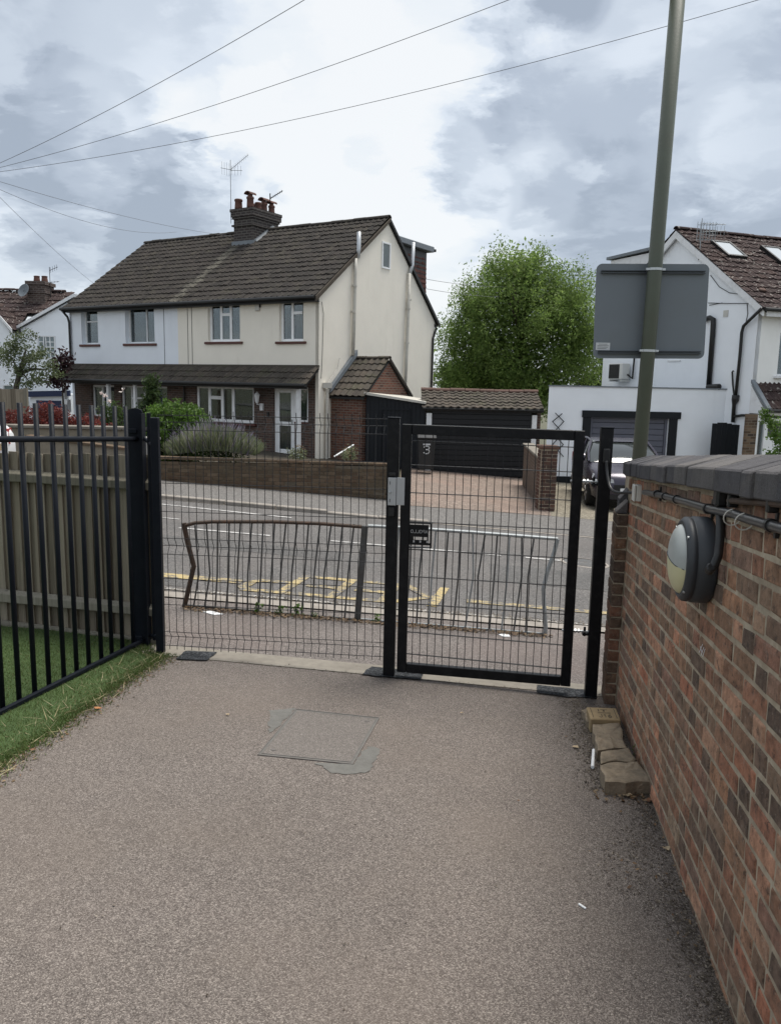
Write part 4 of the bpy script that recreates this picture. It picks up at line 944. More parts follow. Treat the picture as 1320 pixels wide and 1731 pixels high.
# ---- conduit run, junction box and cables
def cz(x, y, off=.022): return wo(x, y, off)
jb0 = cz(1077, 833, .02); jb0 = jb0 - eN*np.dot(jb0-W0, eN)
jb = thing('junction_box', jb0, 'small off-white plastic junction box at the wall end', 'junction box')
FJ = Frame((jb0[0], jb0[1], 0), -eS*np.array([1, 1, 0])/np.linalg.norm(eS[:2]), eN)
mb = MB(); FJ.box(mb, -.035, .001, jb0[2]-.045, .035, .030, jb0[2]+.045); mb.build('base', MAT['jbox'], jb, bevel=.004)
mb = MB(); FJ.box(mb, -.036, .032, jb0[2]-.046, .036, .046, jb0[2]+.046); mb.build('lid', MAT['jbox'], jb, bevel=.004)
cpts = [cz(1088, 832), cz(1120, 838), cz(1165, 850), cz(1205, 862), cz(1240, 869), cz(1262, 877), cz(1318, 893)]
last = cpts[-1] + (cpts[-1]-cpts[-2])*3.0; last = last - eN*(np.dot(last-W0, eN)-.022)
cond = thing('wall_conduit', cpts[2], 'dark steel cable conduit clipped along the brick wall under the coping', 'conduit')
mb = MB(); mb.tube(cpts+[last], .014, 12); mb.build('pipe', MAT['conduit'], cond, smooth='auto')
for (x, y) in ((1110, 834.5), (1124, 839), (1143, 844), (1196, 860), (1302, 888)):
    c = cz(x, y); i = min(range(len(cpts)-1), key=lambda k: np.linalg.norm(cpts[k]-c)); d = cpts[i+1]-cpts[i]; d /= np.linalg.norm(d)
    mb = MB(); mb.tube([c-d*.009, c+d*.009], .0185, 12)
    if x in (1110, 1302, 1196): mb.obox(c - eN*.021 - d*.008 - (0, 0, .034), d*.016, eN*.010, (0, 0, .068))
    mb.build('clip', MAT['cable'], cond)
for (x, y) in ((1238, 869), (1258, 876)):
    c = cz(x, y); mb = MB(); mb.tube([c + .026*(math.cos(q)*np.array([0, 0, 1.]) + math.sin(q)*eN) - (0, 0, .010) + eS*.012*math.cos(q) for q in np.linspace(.2, 5.6, 14)], .0022, 5); mb.build('cable_tie', MAT['jbox'], cond)
cb = thing('lamp_cable', cz(1215, 900), 'thick black cable dropping from a tee box to the lamp', 'cable')
mb = MB(); mb.tube([cz(1222, 832, .014), cz(1217, 850, .010), cz(1217, 880, .016), cz(1216, 915, .020), cz(1213, 940, .026), cz(1207, 955, .036), cz(1198, 963, .050)], .0145, 10); mb.build('lead', MAT['cable'], cb, smooth='auto')
mb = MB(); p = cz(1221, 839, .012); mb.obox(p - eS*.03 - (0, 0, .035) - eN*.010, eS*.055, eN*.035, (0, 0, .075)); mb.build('tee_box', MAT['cable'], cb, bevel=.008)
mb = MB(); p = cz(1199, 963, .048); mb.lathe(p + (0, 0, 0), eS*.8 + np.array([0, 0, .5]), [(.016, -.01), (.016, .02), (.011, .024)], 10); mb.build('gland', MAT['cable'], cb)
uc = thing('upper_conduit', cz(1280, 851, .03), 'rusty brown pipe tucked under the coping above the lamp cable', 'conduit')
mb = MB(); a = cz(1232, 846, .022); b_ = cz(1318, 852, .022); mb.tube([a, b_, b_ + (b_-a)*3 - eN*np.dot((b_-a)*3, eN)], .010, 8); mb.build('pipe', MAT['rust'], uc)
for x, y in ((1236, 846), (1303, 853)):
    c = cz(x, y, .02); mb = MB(); mb.obox(c - eS*.012 - eN*.018 - (0, 0, .022), eS*.024, eN*.03, (0, 0, .044)); mb.build('saddle', MAT['cable'], uc, bevel=.004)
lc = thing('post_cable', (1.36, 4.72, .95), 'black flexible cable looping from the hinge post to the junction box', 'cable')
gp = FF_.pt(2.876, -.034, za-.03); e_ = FJ.pt(.030, .02, jb0[2]-.005)
P = [gp, gp + (.002, -.02, -.07), gp*.85 + e_*.15 + (0, -.03, -.135), gp*.6+e_*.4 + (0, -.02, -.115), gp*.3+e_*.7 + (0, -.02, -.055), e_]
cp = []
for i in range(len(P)-1):
    p0, p1, p2, p3 = P[max(i-1, 0)], P[i], P[i+1], P[min(i+2, len(P)-1)]
    for t in np.linspace(0, 1, 5)[:-1]: cp.append(.5*((2*p1) + (-p0+p2)*t + (2*p0-5*p1+4*p2-p3)*t*t + (-p0+3*p1-3*p2+p3)*t**3))
mb = MB(); mb.tube(cp+[P[-1]], .009, 8); mb.build('lead', MAT['cable'], lc, smooth='auto')
# chalk scratches on the wall
mb = MB()
for (a, b) in (((1181, 1103), (1187, 1089)), ((1184, 1108), (1189, 1094)), ((1187, 1110), (1191, 1097)), ((1183, 1093), (1186, 1104))):
    p, q = wo(*a, .0065), wo(*b, .0065); mb.bar(p, q, .0022, .0012, eS)
mb.build('chalk_mark', MAT['paper'], wall)

# ================================================================== STONE AND HYDRANT PLATE AT THE WALL FOOT
st = thing('kerb_stone_block', gr(1050, 1290), 'cracked worn sandstone block lying along the foot of the wall', 'stone block')
def top_stone(name, px, h, mat, parent, bev=.008, jit=.004):
    P = [gr(x, y, h) for x, y in px]; Q = []
    for i, a in enumerate(P):
        b = P[(i+1) % len(P)]; m = max(2, int(np.linalg.norm(b-a)/.06))
        for k in range(m): Q.append(a + (b-a)*k/m + np.array([*RNG.normal(0, jit, 2), RNG.normal(0, jit*.5)]))
    n = len(Q); c = sum(Q)/n; R1 = [q + (c-q)*.10 + (0, 0, .004+RNG.normal(0, .0012)) for q in Q]; R2 = [q + (c-q)*.5 + (0, 0, .005+RNG.normal(0, .0012)) for q in Q]; lowr = [np.array([q[0]+RNG.normal(0, .003), q[1]+RNG.normal(0, .003), g(q[0], q[1])-.02]) for q in Q]
    mb = MB(); mb.add(lowr + Q + R1 + R2 + [c + (0, 0, .006)], [(i, (i+1) % n, n+(i+1) % n, n+i) for i in range(n)] + [(n+i, n+(i+1) % n, 2*n+(i+1) % n, 2*n+i) for i in range(n)] + [(2*n+i, 2*n+(i+1) % n, 3*n+(i+1) % n, 3*n+i) for i in range(n)] + [(3*n+i, 3*n+(i+1) % n, 4*n) for i in range(n)])
    return mb.build(name, mat, parent)
top_stone('stone_piece', [(1000, 1224), (1047, 1221), (1057, 1262), (1038, 1266), (1010, 1268)], .062, MAT['stone'], st)
top_stone('stone_piece', [(1013, 1270), (1040, 1268), (1060, 1264), (1072, 1283), (1060, 1289), (1042, 1286), (1014, 1290)], .058, MAT['stone'], st)
top_stone('stone_piece', [(1012, 1293), (1040, 1288), (1058, 1291), (1076, 1288), (1096, 1308), (1098, 1320), (1060, 1323), (1023, 1320)], .068, MAT['stone'], st)
hp = thing('hydrant_plate', gr(1020, 1208), 'yellow concrete hydrant marker plate lying on the stone by the pier', 'marker plate')
top_stone('backing_stone', [(984, 1201), (993, 1196), (1002, 1222), (990, 1219)], .04, MAT['stone'], hp)
HPx = [gr(x, y, .085) for x, y in ((991, 1195), (1041, 1197), (1049, 1217), (998, 1215))]
mb = MB(); mb.prism([p - (0, 0, .10) for p in HPx], (0, 0, .10)); mb.build('plate', MAT['hydrant'], hp, bevel=.005)
def hpt(x, y, dz=.0015): return (HPx[3]*(1-x) + HPx[2]*x)*(1-y) + (HPx[0]*(1-x) + HPx[1]*x)*y + np.array([0, 0, dz])
VV, FFq = [], []
for i, ch in enumerate('J16'):
    v, f = stroke_quads(ch, .22, .16, lambda x, y, i=i: hpt(.32+.15*i+x*.10, .16+y*.22)); FFq += [tuple(q+len(VV) for q in t) for t in f]; VV += v
for (x0, x1, y0, y1) in ((.30, .74, .50, .54), (.34, .37, .64, .82), (.50, .56, .64, .74), (.10, .12, .10, .90), (.88, .90, .10, .90), (.42, .66, .78, .81)):
    o = len(VV); VV += [hpt(x0, y0), hpt(x1, y0), hpt(x1, y1), hpt(x0, y1)]; FFq.append((o, o+1, o+2, o+3))
npmesh('lettering', VV, FFq, MAT['bark'], hp)
a, b = gr(1003, 1268, .012), gr(1001, 1297, .012); mb = MB(); mb.tube([a, b], .0085, 8); tag(mb.build('white_tube', MAT['paper'], loc=a), 'thin white tube lying against the side of the stone block', 'litter')
def leaf_thing(px, s, col, lab, dz=.008):
    p = gr(*px); a = random.uniform(0, 6.28); V = []; n = 10
    for k in range(n):
        q = 2*math.pi*k/n; r = s*(1 if k % 2 == 0 else .62)*random.uniform(.8, 1.15); V.append(p + (r*math.cos(q+a), r*.75*math.sin(q+a), dz + random.uniform(0, s*.45)))
    V.append(p + (0, 0, .005)); o = npmesh('dead_leaf', V, [(k, (k+1) % n, n) for k in range(n)], col, loc=p); tag(o, lab, 'leaf', 'dead leaves on the path')
LO = plain('leaf_orange', (.36, .15, .055), .7, .3, 60, .2, 120); LB = plain('leaf_brown', (.17, .085, .045), .7, .3, 60, .2, 120); LP = plain('leaf_pale', (.36, .28, .18), .7, .3, 60, .2, 120)
leaf_thing((165, 1200), .024, LO, 'bright orange dry leaf where lawn meets path')
leaf_thing((1098, 1357), .024, LB, 'russet curled leaf at the wall foot in front of the stone')
leaf_thing((1060, 1348), .026, LP, 'pale tan curled leaf in front of the stone block')
leaf_thing((972, 1265), .020, LP, 'cream torn leaf scrap left of the stone block')
leaf_thing((1125, 1437), .022, LP, 'straw-coloured leaf nearest the viewer at the wall foot')
leaf_thing((57, 1270), .018, LB, 'brown leaf on the grass edge nearest the viewer')
leaf_thing((876, 1356), .007, LB, 'tiny dark leaf speck alone on the open tarmac')
leaf_thing((385, 1210), .013, LP, 'yellowish crumb left of the access cover'); leaf_thing((780, 1207), .012, LP, 'yellowish leaf crumb on the path near the gate post')
a = gr(978, 1528, .004); b = gr(990, 1536, .004); mb = MB(); mb.tube([a, b], .004, 6); tag(mb.build('twig', MAT['paper'], loc=a), 'pale short twig on the open tarmac', 'twig')
a = gr(905, 1700); mb = MB()
# ================================================================== LAMP POST WITH SIGN BACK
B0, B1 = atY(1081, 760, 6.3), atY(1144.5, 0, 6.3); d = (B1-B0)/(B1[2]-B0[2]); gz0 = g(B0[0], 6.3)
lpz = thing('lamp_post', B0 + d*(gz0-B0[2]), 'tall olive green tubular post rising beyond the brick wall', 'post')
mb = MB(); mb.tube([B0 + d*(gz0-.1-B0[2]), B0 + d*(5.6-B0[2])], .054, 24); mb.build('tube', MAT['pole'], lpz, smooth='auto')
top = atY(1121, -14, 6.3); mb = MB(); mb.lathe(top + (0, 0, 0), (0, 0, 1), [(.0, -.045), (.035, -.04), (.055, -.02), (.06, .02), (.05, .05), (0, .055)], 16); mb.tube([top + (0, 0, .03), B0 + d*(top[2]+.03-B0[2])], .015, 8); mb.build('sensor', MAT['lens_grey'], lpz, smooth='auto')
sg = thing('road_sign', B0 + d*(2.2-B0[2]) + (0, .08, 0), 'grey back of a square road sign clamped to the olive post', 'sign')
TL, TR, BRr, BL = (atY(*q, 6.385) for q in ((1009, 445), (1198, 447), (1190, 606), (1001.5, 606)))
ex = ((TR-TL)+(BRr-BL))/2; ey = ((TL-BL)+(TR-BRr))/2; sw, shh = np.linalg.norm(ex), np.linalg.norm(ey); ex /= sw; ey /= shh; ctr = (TL+TR+BL+BRr)/4
pts = []; r = .045
for (sx, sy, q0) in ((1, 1, 0), (-1, 1, math.pi/2), (-1, -1, math.pi), (1, -1, 1.5*math.pi)):
    for q in np.linspace(q0, q0+math.pi/2, 6): pts.append(ctr + ex*(sx*(sw/2-r)+r*math.cos(q)) + ey*(sy*(shh/2-r)+r*math.sin(q)))
mb = MB(); mb.prism(pts, (0, .012, 0)); mb.build('panel', MAT['signback'], sg)
for (ay, nm) in ((shh/2-.055, 0), (-shh/2+.055, 1)):
    c = ctr + ey*ay; mb = MB()
    for s_ in (-1, 1):
        a = c + ex*s_*(sw/2-.035); b_ = c + ex*s_*.045
        mb.bar(a - (0, .013, 0), b_ - (0, .013, 0), .006, .024, (0, 0, 1)); mb.bar(a - (0, .013, .016), b_ - (0, .013, .016), .009, .024, (0, 0, 1))
    mb.build('stiffener_shade_line', MAT['signrail_shade'], sg)  # thin dark bars drawn for the gap shadows along the stiffener
    pc = B0 + d*(c[2]-B0[2]); mb = MB(); mb.tube([pc - d*.009, pc + d*.009], .058, 24); mb.obox(pc + (-.075, -.03, -.008), (.03, 0, 0), (0, .02, 0), (0, 0, .016)); mb.obox(pc + (.05, -.03, -.008), (.022, 0, 0), (0, .02, 0), (0, 0, .016)); mb.build('clamp', MAT['zinc'], sg)
mb = MB(); a = atY(1007, 579, 6.383); b_ = atY(1030, 592, 6.383); mb.box((a[0], 6.3815, b_[2]), (b_[0], 6.3845, a[2])); mb.build('label', MAT['sticker'], sg)
mb = MB()
for k, (x0, x1) in enumerate(((.2, .8), (.1, .9), (.1, .85), (.1, .75))): z = a[2] - (a[2]-b_[2])*(.2+.2*k); mb.box((a[0]+(b_[0]-a[0])*x0, 6.3805, z-.0015), (a[0]+(b_[0]-a[0])*x1, 6.3812, z+.0015))
mb.build('label_print', MAT['ink'], sg)
# ================================================================== ROOF TILES, WINDOWS, WALLS
def tile_mesh(tw, ln, style):
    if style == 'roman': prof = [(0, 0), (.30, -.004), (.40, .016), (.5, .026), (.6, .016), (.70, -.004), (1, 0)]
    elif style == 'wave': prof = [(0, .004), (.2, -.010), (.45, -.010), (.62, .012), (.78, .024), (.92, .014), (1.02, .002)]
    else: prof = [(0, 0), (.5, .002), (1, 0)]
    th, lift = .028, .037; V = []
    for (x, z) in prof: V.append((x*tw, 0, z+lift))
    for (x, z) in prof: V.append((x*tw, ln, z+.004))
    for (x, z) in prof: V.append((x*tw, .002, z+lift-th))
    n = len(prof); Fq = []
    for i in range(n-1): Fq += [(i, i+1, n+i+1, n+i), (2*n+i, 2*n+i+1, i+1, i)]
    Fq += [(0, n, 2*n), (n-1, 3*n-1, 2*n-1)]
    return V, Fq
def tile_roof(parent, o, eu, es, Lu, Ls, gauge, tw, mo, mi, nparts, style='roman', jit=.004, ext=0, skip=None):
    """courses of tiles from the eave at o along eu, up the slope es"""
    o, eu, es = (np.array(q, float) for q in (o, eu, es)); eu /= np.linalg.norm(eu); es /= np.linalg.norm(es)
    en = np.cross(eu, es); flip = en[2] < 0
    if flip: en = -en
    nc = max(1, round(Ls/gauge)); gauge = Ls/nc; nt_ = max(1, round(Lu/tw)); tw = Lu/nt_
    v, f = tile_mesh(tw*.985, gauge+.05, style)
    me = bpy.data.meshes.new('roof_tile'); me.from_pydata(v, [], f); me.update(); me.materials.append(mo)
    spots = []
    for j in range(nc):
        for i in range(nt_):
            c = o + eu*(i*tw) + es*(j*gauge) + en*(RNG.normal(0, jit)+.004); 
            if skip and skip(i*tw+tw/2, j*gauge): continue
            spots.append((np.linalg.norm(c-CAM), c, RNG.normal(0, .006), RNG.normal(0, .008)))
    spots.sort(key=lambda q: q[0]); VV, FFq, k = [], [], 0
    v = np.array(v)
    for r, c, tl, tw_ in spots:
        a = eu + en*tl; b = es + en*tw_
        if k < nparts: inst('roof_tile', me, parent, M4(c, a, b, en)); k += 1
        else:
            n0 = len(VV)*len(v); VV.append(c + v[:, :1]*a + v[:, 1:2]*b + v[:, 2:]*en)
    if VV:
        mb = MB(); mb.v = [tuple(p) for q in VV for p in q]; mb.f = [tuple(i + m*len(v) for i in t) for m in range(len(VV)) for t in f]
        off = rootloc(parent); me2 = mb.mesh('roof_tiles', off); me2.materials.append(mi); ob = bpy.data.objects.new('roof_tiles', me2); COL.objects.link(ob); ob.parent = parent; ob['kind'] = 'stuff'
def ridge(parent, a, b, mat, L=.45, r=.11, nm='ridge_tile'):
    a, b = np.array(a, float), np.array(b, float); n = max(1, round(np.linalg.norm(b-a)/L)); t = (b-a)/n
    side = np.cross(t, (0, 0, 1.)); side /= np.linalg.norm(side)
    for k in range(n):
        p = a + t*k + (0, 0, RNG.normal(0, .005)); mb = MB(); pr = [p + side*r*math.cos(q) + np.array([0, 0, 1.])*(r*.75*math.sin(q)-.02) for q in np.linspace(0, math.pi, 7)] + [p + side*r*.8*math.cos(q) + np.array([0, 0, 1.])*(r*.6*math.sin(q)-.03) for q in np.linspace(math.pi, 0, 5)]
        mb.prism(pr, t*.97); mb.build(nm, mat, parent)
def holed_wall(F, u0, u1, z0, z1, holes, v=0, depth=.12):
    us = sorted({u0, u1} | {h[0] for h in holes} | {h[1] for h in holes}); zs = sorted({z0, z1} | {h[2] for h in holes} | {h[3] for h in holes})
    mb = MB()
    for a, b in zip(us, us[1:]):
        for c, d in zip(zs, zs[1:]):
            m, n = (a+b)/2, (c+d)/2
            if any(h[0] < m < h[1] and h[2] < n < h[3] for h in holes): continue
            mb.add([F.pt(a, v, c), F.pt(b, v, c), F.pt(b, v, d), F.pt(a, v, d)], [(0, 1, 2, 3)])
    for a, b, c, d in holes:
        for p, q in (((a, c), (a, d)), ((b, c), (b, d)), ((a, c), (b, c)), ((a, d), (b, d))):
            mb.add([F.pt(p[0], v, p[1]), F.pt(q[0], v, q[1]), F.pt(q[0], v+depth, q[1]), F.pt(p[0], v+depth, p[1])], [(0, 1, 2, 3)])
    return mb
def curtain(F, parent, u0, u1, z0, z1, v, mat, folds=9, amp=.03, name='curtain'):
    n = folds*6; V = []
    for k in range(n+1):
        u = u0 + (u1-u0)*k/n; w = amp*math.sin(2*math.pi*folds*k/n) + amp*.4*math.sin(11.3*k/n)
        V += [F.pt(u, v+w, z0), F.pt(u, v+w*.8, z1)]
    return npmesh(name, V, [(2*k, 2*k+2, 2*k+3, 2*k+1) for k in range(n)], mat, parent, smooth=True)
def window(F, root, u0, u1, z0, z1, v, cols, fr=.05, sash=.045, mat='white_upvc', sill=None, curt=(), name='window', label=None):
    """cols from the high-u side: (share, [row shares from the top], opening?)"""
    mb = MB(); d = .055
    FR = lambda a, b, c, e, v0=0.: F.box(mb, a, v+v0, c, b, v+d, e)
    FR(u0, u0+fr, z0, z1); FR(u1-fr, u1, z0, z1); FR(u0+fr, u1-fr, z0, z0+fr); FR(u0+fr, u1-fr, z1-fr, z1)
    panes = []; U = u1-fr; W_ = (u1-u0-2*fr); tot = sum(c[0] for c in cols)
    for ci, (sh, rows) in enumerate(cols):
        w = W_*sh/tot; a, b = U-w, U; U -= w; rt = sum(rows); Z = z1-fr; Hh = z1-z0-2*fr
        if ci < len(cols)-1: F.box(mb, a-sash/2, v+.004, z0+fr+.001, a+sash/2, v+d-.004, z1-fr-.001)
        for ri, rs in enumerate(rows):
            h = Hh*rs/rt; c, e = Z-h, Z; Z -= h
            if ri < len(rows)-1: F.box(mb, a+sash/2+.001, v+.006, c-sash/2, b-sash/2-.001, v+d-.006, c+sash/2)
            panes.append((a+sash*.4, b-sash*.4, c+(sash*.4 if ri < len(rows)-1 else 0), e-(sash*.4 if ri else 0)))
    w = mb.build(name, MAT[mat], root, bevel=.004, label=label)
    for a, b, c, e in panes:
        m = MB(); F.box(m, a, v+.028, c, b, v+.034, e); m.build('pane', MAT['glass'], w)
    if sill:
        m = MB(); F.box(m, u0-.12, v-.17, z0-.075, u1+.12, v+.03, z0-.004); m.build('sill', MAT[sill], w, bevel=.01)
    for (a, b, c, e, cm) in curt: curtain(F, w, u0+(u1-u0)*a, u0+(u1-u0)*b, z0+(z1-z0)*c+.02, z0+(z1-z0)*e-.02, v+.14, MAT[cm], folds=max(3, int((b-a)*(u1-u0)*9)))
    return w

# ================================================================== THE PAIR OF HOUSES
D_ = ray(-1567, 602); D_[2] = 0; D_ /= np.linalg.norm(D_); N_ = np.array([-D_[1], D_[0], 0]); N_ = -N_ if N_[1] < 0 else N_
C0 = atY(539, 600, 24.0); C0[2] = 0
H = Frame(C0, D_, N_)
HW, EZ, RV, RZ, BV, BZ, G0 = 11.35, 4.13, 3.73, 6.86, 7.1, 3.92, -1.1
for k_, rn_ in (('tile_dark_o', orand), ('tile_dark_i', irand)): MAT[k_] = tile_mat('roof_tile_dark_streaked', TILE_DARK, (.085, .078, .058), .55, rn_, (D_, float(np.dot(C0, D_)) + 5.75))
house = thing('semi_detached_house', H.pt(5.6, 2, -.7), 'pair of two-storey houses, left half cool white, right half cream', 'house')
MAT['brick_dark'] = brick_tex('dark_ground_floor_brick', D_, N_, [(.055, .038, .034), (.095, .060, .050), (.13, .075, .058), (.07, .05, .045)], (.15, .13, .115), dirt=(.07, .058, .05))
MAT['brick_chimney'] = brick_tex('sooty_chimney_brick', D_, N_, [(.035, .030, .030), (.060, .048, .046), (.045, .040, .040)], (.125, .115, .105), L=.24, H=.09, ms=.018, dirt=(.050, .046, .045))
MAT['brick_outhouse'] = brick_tex('outhouse_brick', D_, N_, [(.06, .032, .028), (.13, .058, .042), (.17, .075, .052), (.095, .045, .036), (.15, .08, .06)], (.17, .14, .115))
w1 = (9.81, 10.71, 2.80, 4.02); w2 = (6.92, 8.37, 2.81, 4.04); w3 = (3.08, 4.45, 2.83, 4.02); w4 = (.58, 1.50, 2.81, 4.02)
gw = (2.55, 5.07, .27, 1.43); dr = (.40, 1.74, -.66, 1.45); wl_ = (6.40, 8.75, .0, 1.36); dl = (9.08, 10.32, -.5, 1.36)
holed_wall(H, 0, 5.81, 1.9, EZ, [w3, w4], 0, .13).build('front_wall', MAT['render_cream'], house, label='cream rendered upper front wall')
holed_wall(H, 5.81, HW, 1.9, EZ, [w1, w2], 0, .2).build('front_wall', MAT['render_blue'], house, label='cool white rendered upper front wall')
holed_wall(H, 0, HW, G0, 1.9, [gw, dr, wl_, dl], .02, .16).build('ground_floor_wall', MAT['brick_dark'], house)
mb = MB(); mb.prism([H.pt(.0, .0, G0), H.pt(0, BV, G0), H.pt(0, BV, BZ), H.pt(0, RV, RZ-.05), H.pt(0, 0, EZ)], D_*.12 + 0); mb.build('gable_wall', MAT['render_cream'], house)
mb = MB(); mb.prism([H.pt(HW, .0, G0), H.pt(HW, BV, G0), H.pt(HW, BV, BZ), H.pt(HW, RV, RZ-.05), H.pt(HW, 0, EZ)], -D_*.12); mb.build('gable_wall', MAT['render_blue'], house)
mb = MB(); H.box(mb, .13, BV-.12, G0, HW-.13, BV, BZ-.05); mb.build('rear_wall', MAT['render_cream'], house)
mb = MB(); H.box(mb, .13, .5, 1.95, HW-.13, BV-.13, 2.1); mb.build('upper_floor', MAT['dark_room'], house)
mb = MB(); H.box(mb, 5.6, .5, G0, 5.7, BV-.13, 4.1); mb.build('party_wall', MAT['dark_room'], house)
# windows
window(H, house, w1[0], w1[1], w1[2], w1[3], .17, [(1, [.32, .68])], fr=.06, sill=None, curt=((.05, .95, 0, .98, 'curtain'),), mat='white_wood')
mb = MB()
for w in (w1, w2): H.box(mb, w[0]-.10, -.05, w[2]-.085, w[1]+.10, .18, w[2]-.004)
for w in (w1, w2):
    mb = MB(); H.box(mb, w[0]-.10, -.06, w[2]-.085, w[1]+.10, .16, w[2]-.006); mb.build('sill', MAT['sill'], house, bevel=.01)
window(H, house, w2[0], w2[1], w2[2], w2[3], .17, [(.62, [1]), (.38, [1])], fr=.06, mat='white_wood', curt=((.36, .98, 0, 1, 'blind'),))
window(H, house, w3[0], w3[1], w3[2], w3[3], .10, [(.33, [1]), (.34, [.25, .75]), (.33, [1])], sill='sill', fr=.08, sash=.09, curt=((.02, .98, 0, .99, 'curtain'),))
window(H, house, w4[0], w4[1], w4[2], w4[3], .10, [(.42, [1]), (.5, [.27, .73])], sill='sill', fr=.08, sash=.085, curt=((.04, .46, 0, .74, 'drape'),))
window(H, house, gw[0], gw[1], gw[2], gw[3], .08, [(.2, [1]), (.24, [.3, .7]), (.2, [1]), (.36, [1])], sill='sill', fr=.09, sash=.11, curt=((.0, .33, 0, 1, 'drape'), (.80, 1, 0, 1, 'drape')))
window(H, house, wl_[0], wl_[1], wl_[2], wl_[3], .10, [(.22, [1]), (.34, [.3, .7]), (.30, [.3, .7]), (.30, [1])], fr=.06, sash=.06, mat='white_wood', curt=((.0, 1, 0, 1, 'curtain'),))
# right-hand front door with side light
mb = MB(); vd = .10
for a, b, c, e in ((.95, 1.02, -.62, 1.45), (1.66, 1.74, -.62, 1.45), (.40, .48, .44, 1.45), (.88, .95, .44, 1.45), (1.02, 1.66, 1.36, 1.45), (.48, .88, 1.37, 1.45), (.40, .95, .40, .46)): H.box(mb, a, vd-.03, c, b, vd+.06, e)
mb.build('door_frame', MAT['white_upvc'], house, bevel=.006)
door = None; mb = MB()
for a, b, c, e in ((1.025, 1.11, -.60, 1.355), (1.57, 1.655, -.60, 1.355), (1.112, 1.568, 1.27, 1.355), (1.112, 1.568, .26, .38), (1.112, 1.568, -.60, -.47)): H.box(mb, a, vd-.02, c, b, vd+.03, e)
door = mb.build('front_door', MAT['white_upvc'], house, bevel=.006, label='white glazed front door')
for c, e in ((.38, 1.27), (-.47, .26)):
    m = MB(); H.box(m, 1.112, vd, c, 1.568, vd+.008, e); m.build('pane', MAT['glass'], door); curtain(H, door, 1.11, 1.57, c, e, vd+.07, MAT['drape'], 4, .012)
m = MB(); H.box(m, 1.045, vd-.06, .30, 1.065, vd-.02, .46); m.build('handle', MAT['zinc'], door)
m = MB(); H.box(m, .48, vd+.0, .46, .88, vd+.008, 1.37); m.build('side_pane', MAT['glass'], house); curtain(H, house, .47, .89, .46, 1.37, vd+.08, MAT['drape'], 4, .012)
mb = MB(); H.box(mb, .40, .06, G0, .95, .16, .34); mb.build('brick_panel', MAT['brick_dark'], house)
mb = MB(); H.box(mb, .40, .03, .345, .95, .12, .395); mb.build('sill', MAT['sill'], house, bevel=.006)
mb = MB(); H.box(mb, .34, -.50, -.9, .46, -.40, 1.50); mb.build('porch_post', MAT['white_wood'], house, bevel=.006)
mb = MB(); H.box(mb, .9, -.55, -.86, 1.8, .02, -.64); mb.build('doorstep', MAT['concrete'], house, bevel=.01)
# left-hand doorway: set-back door, side window
mb = MB()
for a, b, c, e in ((9.75, 9.84, -.5, 1.36), (10.24, 10.32, .25, 1.36), (9.84, 10.24, 1.27, 1.36), (9.84, 10.24, .22, .30), (9.08, 9.14, -.5, 1.36), (9.14, 9.75, 1.29, 1.36)): H.box(mb, a, .10, c, b, .17, e)
mb.build('door_frame', MAT['white_wood'], house, bevel=.005)
m = MB(); H.box(m, 9.84, .13, .30, 10.24, .138, 1.27); m.build('side_pane', MAT['glass'], house); curtain(H, house, 9.85, 10.23, .3, 1.27, .22, MAT['curtain'], 3, .02)
m = MB(); H.box(m, 9.14, .15, -.5, 9.75, .19, 1.29); d2 = m.build('front_door', MAT['black_wood'], house, label='dark set-back front door')
m = MB(); H.box(m, 9.24, .14, .3, 9.65, .149, 1.15); m.build('pane', MAT['glass'], d2)
m = MB(); H.box(m, 9.16, .132, -.2, 9.5, .139, .0); m.build('notice', MAT['leaf_blue'] if 'leaf_blue' in MAT else MAT['sticker'], d2)
mb = MB(); H.box(mb, 9.84, .04, -.9, 10.32, .15, .17); mb.build('brick_panel', MAT['brick_dark'], house)
mb = MB(); H.box(mb, 9.82, .0, .175, 10.36, .12, .225); mb.build('sill', MAT['sill'], house)
mb = MB(); H.box(mb, 11.2, -.48, -.9, 11.34, -.36, 1.48); H.box(mb, 11.02, -.50, .35, 11.36, -.34, .80); mb.build('porch_post', MAT['white_wood'], house, bevel=.01)
mb = MB(); H.box(mb, 7.42, -.48, -.9, 7.52, -.38, 1.48); mb.build('porch_post', MAT['white_wood'], house, bevel=.006)
mb = MB(); H.box(mb, 8.78, -.48, -.9, 8.90, -.36, 1.48); mb.build('porch_post', MAT['white_wood'], house, bevel=.006)
# lamp, bell, alarm box, vents
lw = MB(); p = H.pt(2.26, -.02, 1.08); lw.lathe(p + N_*-.14 - (0, 0, .16), (0, 0, 1), [(.03, 0), (.06, .06), (.085, .24), (.10, .26), (.04, .33), (.0, .37)], 6); lantern = lw.build('lantern', MAT['white_wood'], house)
m = MB(); m.bar(p + (0, 0, -.22), p + N_*-.14 + (0, 0, -.18), .03, .03); H.box(m, 2.14, -.04, .70, 2.26, .018, .92); m.build('bracket', MAT['white_wood'], lantern)
mb = MB(); H.box(mb, 1.92, -.015, .52, 2.0, .018, .66); mb.build('door_bell', MAT['black_plastic'], house)
mb = MB(); H.box(mb, 2.24, -.07, 3.74, 2.42, -.003, 4.08); ab = mb.build('alarm_box', MAT['jbox'], house, bevel=.02); m = MB(); H.box(m, 2.22, -.06, 3.84, 2.238, -.01, 3.99); m.build('lens', MAT['black_plastic'], ab)
